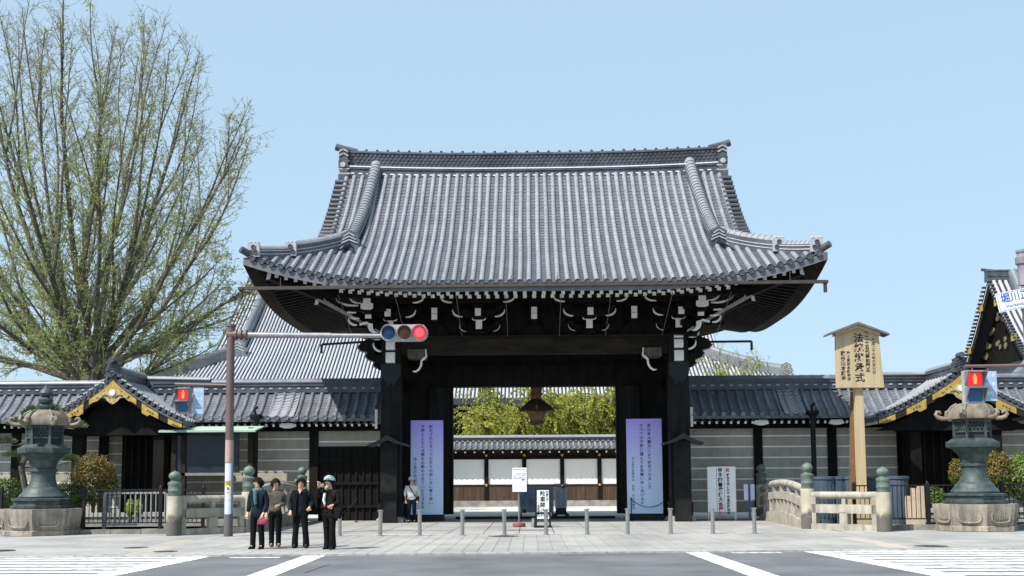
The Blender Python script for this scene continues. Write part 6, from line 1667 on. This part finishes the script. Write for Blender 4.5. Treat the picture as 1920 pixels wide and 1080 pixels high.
def weeping_tree(name, label, base, H, R_, seed, strands, group=None):
    global rnd; rnd = random.Random(seed)
    t = thing(name, label, 'tree', base, group=group); B = Vector(base); wood = MB(); lv = MB()
    wood.tube([B, B + Vector((.2, 0, H * .3)), B + Vector((-.1, 0, H * .5))], [.4, .33, .26], n=9)
    ends = []
    for i in range(15):
        az = 2.399 * i; p0 = B + Vector((0, 0, H * (.34 + .22 * rnd.random())))
        d = Vector((cos(az), sin(az), rnd.uniform(.35, 1.1)))
        pts = limb_path(p0, d, R_ * rnd.uniform(.85, 1.2), 7, -.35, .12); wood.tube(pts, [.17 - .02 * j for j in range(8)], n=6); ends.append(pts)
    for s_ in range(strands):
        pts = rnd.choice(ends); q = rnd.uniform(1.2, 7) ; i = min(int(q), 6); p = pts[i].lerp(pts[i+1], q - i)
        d = rv(.9) + Vector((0, 0, .45)); L_ = rnd.uniform(.7, 2.0)
        sp_ = limb_path(p, d, L_ * 1.25, 7, -1.9, .10)
        wood.tube(sp_, [.022, .02, .018, .016, .014, .012, .01, .008], n=3, caps=False)
        for a, b in zip(sp_[:-1], sp_[1:]):
            for k in range(5): leaf(lv, a.lerp(b, rnd.random()) + rv(.06), .17)
    wood.build('trunk', M_BARK, t, recalc=False); lv.build('crown', M_WILLOW, t, recalc=False, kind='stuff'); return t
for i, (p, H, R_, Y, lab) in enumerate(((965, 9.6, 5.0, 76, 'yellow green drooping tree over the courtyard wall, left behind the hanging lantern'), (1105, 10.2, 5.6, 78, 'yellow green drooping tree over the courtyard wall, right of the hanging lantern'))):
    weeping_tree('weeping_tree', lab, Vector((at(p, 850, Y).x, Y, 0)), H, R_, 20 + i, 1350, group='drooping trees in the courtyard')

def shrub(name, label, c, rx, rz, M, n, ls, seed, group=None, M2=None):
    global rnd; rnd = random.Random(seed)
    t = thing(name, label, 'shrub', (c[0], c[1], .3), group=group); mb = MB(); C = Vector(c)
    for i in range(n):
        d = rv(); f = rnd.uniform(.72, 1.0) * (1 + .07 * sin(d.x * 9 + seed) * sin(d.z * 8) + .05 * sin(d.y * 13))
        p = C + Vector((d.x * rx * f, d.y * rx * f, d.z * rz * f))
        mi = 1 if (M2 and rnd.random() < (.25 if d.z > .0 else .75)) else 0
        leaf(mb, p, ls, (d + rv(.8)).normalized(), mi)
    mb.build('foliage', [M, M2 or M], t, recalc=False)
    mb = MB(); mb.tube([(C.x, C.y, .2), (C.x, C.y, C.z)], .07, n=7); 
    for k in range(7): 
        a = rv(); mb.tube([C - Vector((0, 0, rz * .5)), C + Vector((a.x * rx * .7, a.y * rx * .7, abs(a.z) * rz * .6))], [.04, .012], n=4)
    mb.build('stem', M_BARK, t); return t
def sat(p, y, Y): return at(p, y, Y)
S = lambda p, y, Y: tuple(at(p, y, Y))
g_ = 'clipped shrubs along the wall'
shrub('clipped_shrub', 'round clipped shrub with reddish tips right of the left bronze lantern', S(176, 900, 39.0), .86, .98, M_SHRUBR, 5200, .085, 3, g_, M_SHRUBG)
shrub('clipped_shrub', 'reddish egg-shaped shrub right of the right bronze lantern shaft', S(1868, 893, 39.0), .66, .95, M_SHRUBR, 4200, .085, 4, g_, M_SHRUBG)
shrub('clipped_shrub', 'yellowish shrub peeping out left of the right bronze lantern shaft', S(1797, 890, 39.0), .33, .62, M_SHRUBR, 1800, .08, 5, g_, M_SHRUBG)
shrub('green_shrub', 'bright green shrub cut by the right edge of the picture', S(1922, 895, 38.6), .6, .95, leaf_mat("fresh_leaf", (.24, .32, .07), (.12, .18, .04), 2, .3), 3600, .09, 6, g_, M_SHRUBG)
shrub('green_hedge', 'low dark green bush at the left edge below the pine', S(10, 932, 38.6), .85, .72, M_SHRUBG, 3600, .09, 7, g_)
shrub('green_hedge', 'low dark green bush right behind the left bronze lantern', S(120, 935, 38.6), .7, .62, M_SHRUBG, 2800, .09, 8, g_)
shrub('green_hedge', 'small green bush right of the leaning boards', S(1755, 940, 38.6), .4, .55, M_SHRUBG, 1600, .09, 15, g_)
M_LIME = leaf_mat("lime_leaf", (.38, .46, .07), (.26, .34, .05), 3, .35)
for i, (p, lab) in enumerate(((244, 'small lime green conifer left of the pair by the fence panel'), (260, 'small lime green conifer right of the pair by the fence panel'))):
    shrub('dwarf_conifer', lab, S(p, 953, 35.0), .15, .3, M_LIME, 900, .06, 30 + i, 'small lime conifers')
# cloud-pruned pine behind the left lantern
rnd = random.Random(77); YPn = 37.2
t = thing('pine_tree', 'cloud pruned pine behind the left bronze lantern', 'tree', S(48, 960, YPn)[:2] + (.3,))
mb = MB(); b0 = Vector((at(40, 950, YPn).x, YPn, .2)); wp_ = [b0, b0 + Vector((.15, 0, 1.0)), b0 + Vector((-.05, 0, 1.9)), b0 + Vector((.35, 0, 2.8)), b0 + Vector((.5, 0, 3.5))]
mb.tube(wp_, [.14, .12, .1, .08, .05], n=8); lv = MB()
for (p, y, r, h) in ((40, 796, .5, .22), (62, 775, .4, .22), (35, 855, .62, .16), (140, 800, .42, .2), (132, 862, .32, .14), (95, 770, .4, .2), (75, 850, .4, .14), (10, 830, .4, .16)):
    c = at(p, y, YPn + rnd.uniform(-.3, .3)); near = min(wp_, key=lambda q: abs(q.z - c.z)); mb.tube([near, near.lerp(c, .6) + Vector((0, 0, -.12)), c - Vector((0, 0, .08))], [.05, .035, .02], n=5)
    for k in range(520):
        d = rv(); q = c + Vector((d.x * r, d.y * r * .8, abs(d.z) * h * 1.3 - .05)) * rnd.uniform(.5, 1)
        dirv = (Vector((d.x, d.y, .9)) + rv(.5)).normalized(); e = dirv.orthogonal().normalized() * .012
        o = len(lv.v); lv.v.extend([tuple(q - e), tuple(q + e), tuple(q + dirv * .13)]); lv.f.append([o, o+1, o+2]); lv.m.append(0); lv.s.append(False)
mb.build('trunk', M_BARK, t, recalc=False); lv.build('crown', M_PINE, t, recalc=False, kind='stuff')

# ================================================================== lantern hung in the gateway
YL = 44.6
c = at(1006, 762, YL); S_ = YL / FPX
t = thing('hanging_lantern', 'big brown bronze lantern hanging in the gateway before the green trees', 'lantern', (c.x, YL, c.z))
M_LB = mat("lantern_bronze", (.24, .13, .05), (.09, .055, .03), scale=4, rough=.5, metal=.35)
def zz(y): return at(1006, y, YL).z - c.z
def lat(nm, prof, n, M=M_LB, par=t, rot=pi/6): 
    mb = MB(); mb.lathe([(r * S_ * .64, zz(y)) for r, y in prof], n=n, rot=rot, smooth=False); return mb.build(nm, M, par, world=False)
lat('crown', [(14, 748), (20, 740), (17, 734), (20, 728), (10, 722)], 6)
rf = lat('roof', [(58, 771), (54, 766), (36, 757), (20, 750), (12, 747)], 6, mat("lantern_roof", (.05, .035, .025)))
for k in range(6):
    a = pi/6 + k * pi / 3; e = Vector((cos(a), sin(a), 0)); mb = MB(); mb.tube([e * (33 * S_) + Vector((0, 0, zz(768))), e * (37 * S_) + Vector((0, 0, zz(767))), e * (39 * S_) + Vector((0, 0, zz(762)))], .04, n=6); mb.build('roof_horn', M_LB, rf, world=False)
lat('body', [(20, 790), (27, 782), (33, 772), (30, 770)], 6, mat("lantern_panel", (.30, .17, .08), (.14, .08, .04), scale=5))
lat('foot', [(12, 797), (24, 794), (22, 789)], 6)
mb = MB(); mb.tube([(0, 0, zz(724)), (0, 0, 6.9 - c.z)], .03, n=6); mb.build('chain', M_BLACKPAINT, t, world=False)
# ================================================================== people
M_SKIN = mat("skin", (.56, .35, .25), (.50, .30, .21), scale=9, rough=.55)
M_HAIR = mat("hair_black", (.007, .0055, .005), (.014, .010, .008), scale=30, rough=.75, spec=.12, bump=.4, bscale=60)
M_SHOE = mat("shoe_black", (.014, .013, .013), rough=.4)
def skin_mesh(name, verts, edges, radii, root=0, sub=2):
    me = bpy.data.meshes.new(name + '_rig'); me.from_pydata(verts, edges, [])
    o = bpy.data.objects.new(name + '_rig', me); COL.objects.link(o)
    sk = o.modifiers.new('skin', 'SKIN'); sk.use_smooth_shade = True
    if not me.skin_vertices: 
        bpy.context.view_layer.objects.active = o; bpy.ops.mesh.customdata_skin_add()
    lay = me.skin_vertices[0].data
    for i, r in enumerate(radii):
        lay[i].radius = r if isinstance(r, tuple) else (r, r); lay[i].use_root = (i == root)
    ss = o.modifiers.new('sub', 'SUBSURF'); ss.levels = sub; ss.render_levels = sub
    bpy.context.view_layer.update()
    out = bpy.data.meshes.new_from_object(o.evaluated_get(bpy.context.evaluated_depsgraph_get()))
    bpy.data.objects.remove(o); out.name = name
    for p in out.polygons: p.use_smooth = True
    return out
def meshobj(name, me, M, parent):
    me.materials.clear(); [me.materials.append(x) for x in (M if isinstance(M, list) else [M])]
    o = bpy.data.objects.new(name, me); COL.objects.link(o); o.parent = parent; return o
def join_mb(me, mb):
    b = bmesh.new(); b.from_mesh(me); vs = [b.verts.new(v) for v in mb.v]
    for f in mb.f:
        try: nf = b.faces.new([vs[i] for i in f]); nf.smooth = True
        except ValueError: pass
    b.to_mesh(me); b.free()
def hand_mb(mb, w, d, side, curl=.5, s=1.0, facing=Vector((0, -1, 0))):
    """palm and five bent fingers from the wrist w along d"""
    d = d.normalized(); pn = (facing - d * facing.dot(d)).normalized(); ac = d.cross(pn)
    mb.tube([w - d * .02, w + d * .03 * s, w + d * .085 * s], [.026 * s, .036 * s, .036 * s], n=8)
    for k, (u, L_) in enumerate(((-.027, .06), (-.009, .072), (.010, .068), (.027, .052))):
        p0 = w + d * .08 * s + ac * u * s; L_ *= s
        p1 = p0 + (d + pn * curl * .5).normalized() * L_ * .45; p2 = p1 + (d * .5 + pn * curl * 1.2).normalized() * L_ * .35; p3 = p2 + (pn * curl * 1.3 - d * .3 * curl + d * .2).normalized() * L_ * .25
        mb.tube([p0, p1, p2, p3], [.0105 * s, .0098 * s, .009 * s, .006 * s], n=6)
    p0 = w + d * .03 * s + ac * side * .032 * s; p1 = p0 + (ac * side + d * .8).normalized() * .035 * s; p2 = p1 + (d + pn * .6).normalized() * .03 * s
    mb.tube([p0, p1, p2], [.013 * s, .011 * s, .008 * s], n=6)
def person(label, loc, h, rz, arms, top, trousers, top_M, tro_M, hair_M, head_yaw=0.0, head_tilt=0.0, top_len=.0, shoe_M=None, legs=((-.085, .0), (.085, .02)), flare=0.0, hairstyle='short', sleeve=1.0, bulk=1.0, turn=0.0):
    k = h / 1.6
    t = thing('person', label, 'person', loc, group=None, rz=rz)
    V = lambda x, y, z: Vector((x * k, y * k, z * k))
    (lx, ly), (rx_, ry_) = legs
    sh = .165 * bulk
    P = [V(0, 0, .86), V(0, .0, 1.0), V(0, .01, 1.16), V(0, .01, 1.29), V(0, .0, 1.37), V(0, -.012, 1.435), V(0, -.012, 1.52), V(0, -.01, 1.575)]
    Rr = [(.135, .10), (.125, .095), (.13, .09), (.095, .07), (.046, .046), (.072, .082), (.080, .094), (.055, .064)]
    E = [(i, i + 1) for i in range(7)]
    def limb(root, pts, rs):
        p = root
        for q, r in zip(pts, rs):
            P.append(q); Rr.append((r, r)); E.append((p, len(P) - 1)); p = len(P) - 1
    for (x, y) in legs:
        sgn = -1 if x < 0 else 1
        limb(0, [V(sgn * .085, 0, .80), V((sgn * .085 + x) / 2, -.012 + y * .5, .44), V(x, y, .09), V(x + sgn * .01, y - .09, .035)], [.085, .055, .036, .03])
    hands = []
    for sgn, (el, wr) in zip((-1, 1), arms):
        limb(3, [V(sgn * sh, .01, 1.27), V(*el), V(*wr)], [.038, .034, .026])
        hands.append((V(*wr), (V(*wr) - V(*el)).normalized(), sgn))
    me = skin_mesh('body', P, E, [(a * k, b * k) for a, b in Rr])
    mb = MB()
    for w, d, sgn in hands: hand_mb(mb, w, d, -sgn, .55, k)
    # nose, ears
    HS = 1.1; HC = V(0, -.012, 1.495); RM = Matrix.Rotation(head_yaw, 3, 'Z')
    HP = lambda x, y, z: HC + RM @ V(x * HS, y * HS, z * HS)
    mb.tube([HP(0, -.078, .03), HP(0, -.100, -.005), HP(0, -.082, -.018)], [.008 * k, .013 * k, .010 * k], n=6)
    for s_ in (-1, 1): mb.lathe([(.0, -.02 * k), (.016 * k, -.01 * k), (.018 * k, .01 * k), (0, .022 * k)], n=7, c=HP(s_ * .074, .01, .0), caps=False)
    join_mb(me, mb)
    bo_ = meshobj('body', me, M_SKIN, t)
    for s_ in (-1, 1):
        m2 = MB(); m2.lathe([(0, -.006 * k), (.012 * k, 0), (0, .006 * k)], n=8, c=HP(s_ * .03, -.079, .018), caps=False); m2.build('eye', M_HAIR, bo_, world=False)
        m2 = MB(); m2.tube([HP(s_ * .045, -.074, .037), HP(s_ * .015, -.083, .04)], .004 * k, n=4); m2.build('eyebrow', M_HAIR, bo_, world=False)
    m2 = MB(); m2.tube([HP(-.022, -.079, -.042), HP(0, -.087, -.044), HP(.022, -.079, -.042)], [.004 * k, .007 * k, .004 * k], n=6); m2.build('mouth', mat("lips", (.36, .10, .08)), bo_, world=False)
    # hair: a cap that leaves the face free
    hb = MB(); rows = []
    N_ = 20
    for i in range(11):
        th = (pi * .80) * i / 10; row = []
        for j in range(N_ + 1):
            ph = 2 * pi * j / N_; fx, fy = sin(ph), -cos(ph)          # ph=0 is the face side
            front = max(0, cos(ph))
            tl = th * (1 - .52 * front ** .8) if hairstyle != 'long' else th * (1.05 - .58 * front ** .8)
            rr = .100 + .006 * sin(5 * ph + i) + .004 * sin(9 * ph + 2 * i) + (.014 if i > 4 else 0)
            row.append(HP(rr * .93 * sin(tl) * fx, rr * 1.08 * sin(tl) * fy + .012, .02 + rr * 1.05 * cos(tl)))
        rows.append(row)
    hb.grid(rows, smooth=True); hb.build('hair', hair_M, t, world=False)
    # trousers
    tp = [V(0, 0, .92), V(0, 0, .84)]; tr_ = [(.145, .112), (.15, .12)]; te = [(0, 1)]
    for (x, y) in legs:
        sgn = -1 if x < 0 else 1; b0 = len(tp)
        tp += [V(sgn * .088, 0, .76), V((sgn * .085 + x) / 2, -.012 + y * .5, .45), V(x, y, .2), V(x, y, -.005)]
        tr_ += [.098, .075, .068 + flare * .5, .066 + flare]; te += [(1, b0), (b0, b0 + 1), (b0 + 1, b0 + 2), (b0 + 2, b0 + 3)]
    meshobj('trousers', skin_mesh('trousers', tp, te, [(r[0] * k, r[1] * k) if isinstance(r, tuple) else (r * k, r * k) for r in tr_], 0), tro_M, t)
    # top with sleeves
    zb = .82 - top_len
    sp_ = [V(0, 0, zb), V(0, 0, .92), V(0, 0, 1.06), V(0, .01, 1.2), V(0, .01, 1.315), V(0, .0, 1.365)]
    sr = [(.165 * bulk, .128), (.158 * bulk, .122), (.148 * bulk, .115), (.16 * bulk, .118), (.13 * bulk, .1), (.066, .066)]; se = [(i, i + 1) for i in range(5)]
    for sgn, (el, wr) in zip((-1, 1), arms):
        b0 = len(sp_); e, w = V(*el), V(*wr)
        sp_ += [V(sgn * sh * 1.02, .01, 1.275), e, e.lerp(w, .90 * sleeve)]; sr += [.078, .062, .05]; se += [(3, b0), (b0, b0 + 1), (b0 + 1, b0 + 2)]
    meshobj('top', skin_mesh('top', sp_, se, [(r[0] * k, r[1] * k) if isinstance(r, tuple) else (r * k, r * k) for r in sr], 2), top_M, t)
    # shoes
    for (x, y) in legs:
        sgn = -1 if x < 0 else 1
        m2 = MB(); m2.tube([V(x, y + .06, .03), V(x, y + .0, .045), V(x + sgn * .01, y - .09, .035), V(x + sgn * .015, y - .155, .022)], [.034 * k, .042 * k, .038 * k, .02 * k], n=9); m2.build('shoe', shoe_M or M_SHOE, t, world=False)
    t["_k"] = k
    return t, V, HP
M_BLK = mat("cloth_black", (.009, .009, .010), (.005, .005, .006), scale=6, rough=.9, spec=.1, bump=.8, bscale=7, stretch=(1, 1, .5))
M_NAVY = mat("cloth_navy", (.012, .015, .026), (.007, .009, .016), scale=5, rough=.9, spec=.1, bump=.8, bscale=8)
M_TEALC = mat("cloth_dark_teal", (.012, .022, .029), (.007, .013, .018), scale=5, rough=.9, spec=.1, bump=.8, bscale=8)
M_OLIVE = mat("cloth_grey_olive", (.115, .107, .088), (.075, .07, .058), scale=7, rough=.9, spec=.1, bump=.8, bscale=8)
M_CREAM = mat("cloth_white", (.62, .63, .61), (.55, .56, .55), scale=5, rough=.85)
M_BEIGE = mat("cloth_beige", (.35, .27, .2), rough=.9)

g = ground(482, 1029.5)
t, V, HP = person('woman in dark teal jacket and scarf holding a pink bag, leftmost of the four', (g.x, g.y, 0), 1.57, radians(-16), (((-.235, .03, 1.03), (-.225, -.05, .80)), ((.235, .02, 1.03), (.20, -.10, .80))), None, None, M_TEALC, M_BLK, M_HAIR, head_yaw=radians(-25), top_len=.16, bulk=1.08, legs=((-.1, -.02), (.095, .04)))
mb = MB(); mb.tube([V(-.10, -.02, 1.34), V(0, -.10, 1.31), V(.10, -.02, 1.34), V(.06, .07, 1.37), V(-.06, .07, 1.37), V(-.10, -.02, 1.34)], .045, n=8); mb.tube([V(.0, -.12, 1.31), V(.02, -.15, 1.16), V(.03, -.145, 1.02)], [.045, .045, .035], n=8); mb.build('scarf', mat("scarf_teal", (.05, .13, .14), (.03, .085, .095), scale=9, rough=.9), t, world=False)
mb = MB(); mb.lathe([(.06, 0), (.105, .02), (.11, .09), (.08, .13), (.03, .15)], n=12, smooth=True); mb.xform(Matrix.Translation(V(.20, -.13, .56)) @ Matrix.Diagonal((1.15, .5, 1, 1)))
o = mb.build('pink_handbag', mat("pink_fabric", (.26, .02, .075), (.17, .014, .05), scale=8), t, world=False); hp_ = o
mb = MB(); mb.tube([V(.16, -.13, .70), V(.185, -.13, .79), V(.22, -.13, .79), V(.245, -.13, .70)], .012, n=6); mb.build('handle', M_BLK, o, world=False)

g = ground(515, 1025.5)
t, V, HP = person('woman in grey olive sweater, hand at waist, second from left of the four', (g.x, g.y, 0), 1.55, radians(12), (((-.215, .06, 1.03), (-.20, .02, .79)), ((.235, .05, 1.04), (.07, -.17, .98))), None, None, M_OLIVE, M_BLK, M_HAIR, head_yaw=radians(25), top_len=.05, bulk=1.05, legs=((-.075, 0), (.085, .03)), shoe_M=mat("shoe_brown", (.16, .055, .025)))
mb = MB(); mb.tube([V(-.045, 0, 1.38), V(0, -.055, 1.37), V(.045, 0, 1.38), V(0, .05, 1.39), V(-.045, 0, 1.38)], .025, n=7); mb.build('rolled_collar', M_OLIVE, t, world=False)

g = ground(563, 1027.5)
t, V, HP = person('woman in open black cardigan and flared trousers, third from left of the four', (g.x, g.y, 0), 1.56, radians(0), (((-.25, .05, 1.03), (-.215, -.11, .84)), ((.26, .04, 1.05), (.225, -.12, .93))), None, None, M_NAVY, M_BLK, M_HAIR, head_yaw=radians(5), top_len=.14, flare=.022, bulk=1.1, hairstyle='long', legs=((-.12, -.03), (.13, .02)))
for s_ in (-1, 1):
    mb = MB(); mb.grid([[V(s_ * .055, -.115, 1.30), V(s_ * .13, -.105, 1.30), V(s_ * .18, -.03, 1.29)], [V(s_ * .075, -.142, 1.08), V(s_ * .14, -.125, 1.08), V(s_ * .185, -.02, 1.06)], [V(s_ * .085, -.152, .86), V(s_ * .155, -.135, .86), V(s_ * .195, -.02, .85)], [V(s_ * .075, -.15, .76), V(s_ * .155, -.135, .75), V(s_ * .19, -.02, .75)]], smooth=True); mb.build('cardigan_front', M_BLK, t, world=False)
mb = MB(); mb.add([V(-.045, -.108, 1.35), V(.045, -.108, 1.35), V(0, -.128, 1.26)], [(0, 1, 2)]); mb.build('collar_opening', mat("skin_chest", (.52, .36, .30)), t, world=False)

g = ground(617, 1030)
t, V, HP = person('woman shading her eyes under a pale patterned scarf, rightmost of the four', (g.x, g.y, 0), 1.58, radians(-22), (((-.22, -.12, 1.20), (-.13, -.24, 1.42)), ((.235, .02, 1.05), (.15, -.12, .98))), None, None, mat("cloth_dark_brown", (.014, .0125, .012), (.009, .008, .008), scale=6, rough=.9, spec=.1), M_BLK, M_HAIR, head_yaw=radians(-15), top_len=.07, flare=.03, bulk=1.08, legs=((-.075, .05), (.10, -.02)))
mb = MB(); rows = []
for i in range(8):
    th = .62 * pi * i / 7; rows.append([HP(.122 * sin(th) * sin(ph) * (1 + .07 * sin(3 * ph)), -.132 * sin(th) * cos(ph) + (-.03 if abs(ph) < 1 else 0), .035 + .115 * cos(th) - (.0 if cos(ph) > .3 else .02 * i / 7)) for ph in [2 * pi * j / 18 for j in range(19)]])
mb.grid(rows[:6], smooth=True); mb.build('head_scarf', mat("scarf_pale_teal", (.45, .56, .56), (.07, .15, .155), scale=26, rough=.85, lo=.46, hi=.54), t, world=False)
mb = MB(); mb.tube([HP(-.05, -.10, -.06), HP(-.10, -.12, -.07), HP(-.16, -.14, -.03)], [.05, .045, .02], n=7); mb.tube([HP(.0, -.09, -.09), HP(.04, -.08, -.12)], [.055, .06], n=8); mb.build('scarf_knot', mat("scarf_olive", (.28, .30, .20), (.18, .2, .14), scale=10), t, world=False)
mb = MB(); mb.tube([V(-.04, -.13, 1.26), V(-.06, -.14, 1.1), V(-.03, -.14, 1.0)], [.03, .035, .02], n=7); mb.build('scarf_end', M_CREAM, t, world=False)
mb = MB(); mb.box(-.15, .15, -.05, .05, -.14, .08); mb.xform(Matrix.Translation(V(.2, -.06, .86)) @ Matrix.Rotation(.25, 4, 'Y')); b_ = mb.build('shoulder_bag', M_BLK, t, world=False)
mb = MB(); mb.tube([V(.22, -.05, .95), V(.14, -.14, 1.15), V(.06, -.12, 1.30), V(.1, .02, 1.36)], .012, n=5); mb.build('strap', M_BLK, b_, world=False)
mb = MB(); mb.lathe([(0, -.02), (.03, 0), (0, .02)], n=8, c=V(-.03, -.15, .97), caps=False); mb.build('red_tag', M_RED, t, world=False)

g = ground(772, 980)
t, V, HP = person('man in white shirt and cap with a shoulder strap, standing by the left violet panel', (g.x, g.y, 0), 1.64, radians(6), (((-.25, .02, 1.03), (-.22, -.05, .80)), ((.25, .02, 1.03), (.21, -.06, .82))), None, None, M_CREAM, M_NAVY, M_HAIR, head_yaw=radians(15), top_len=.06, sleeve=.45, bulk=1.12, legs=((-.11, 0), (.10, .03)))
mb = MB(); mb.lathe([(.128, .0), (.131, .045), (.115, .095), (.06, .125), (0, .13)], n=16, c=HP(0, .01, .035), caps=False); mb.lathe([(.126, -.002), (.155, -.016), (.157, -.01), (.126, .006)], n=16, c=HP(0, -.02, .04), caps=False); mb.build('cap', mat("cap_pale_blue", (.50, .57, .66)), t, world=False)
mb = MB(); mb.tube([V(-.1, -.09, 1.33), V(-.02, -.138, 1.17), V(.1, -.145, 1.0), V(.17, -.1, .9)], .016, n=6); s_ = mb.build('shoulder_strap', M_BLK, t, world=False)
mb = MB(); mb.box(-.07, .07, -.04, .04, -.1, .08); mb.xform(Matrix.Translation(V(.2, -.07, .86))); mb.build('bag', M_BLK, s_, world=False)
g = ground(857, 947)
t, V, HP = person('person in black with pale cardigan far inside, half hidden by the left gate jamb', (g.x, g.y, 0), 1.58, radians(-20), (((-.24, .02, 1.03), (-.2, -.05, .80)), ((.24, .02, 1.03), (.26, -.05, .82))), None, None, M_BLK, M_BLK, M_HAIR, top_len=.1, bulk=1.1)
mb = MB(); mb.grid([[V(.1, -.13, 1.28), V(.2, -.03, 1.29)], [V(.12, -.15, 1.0), V(.3, -.03, 1.0)], [V(.15, -.15, .78), V(.3, -.03, .8)]]); mb.build('cardigan', M_BEIGE, t, world=False)
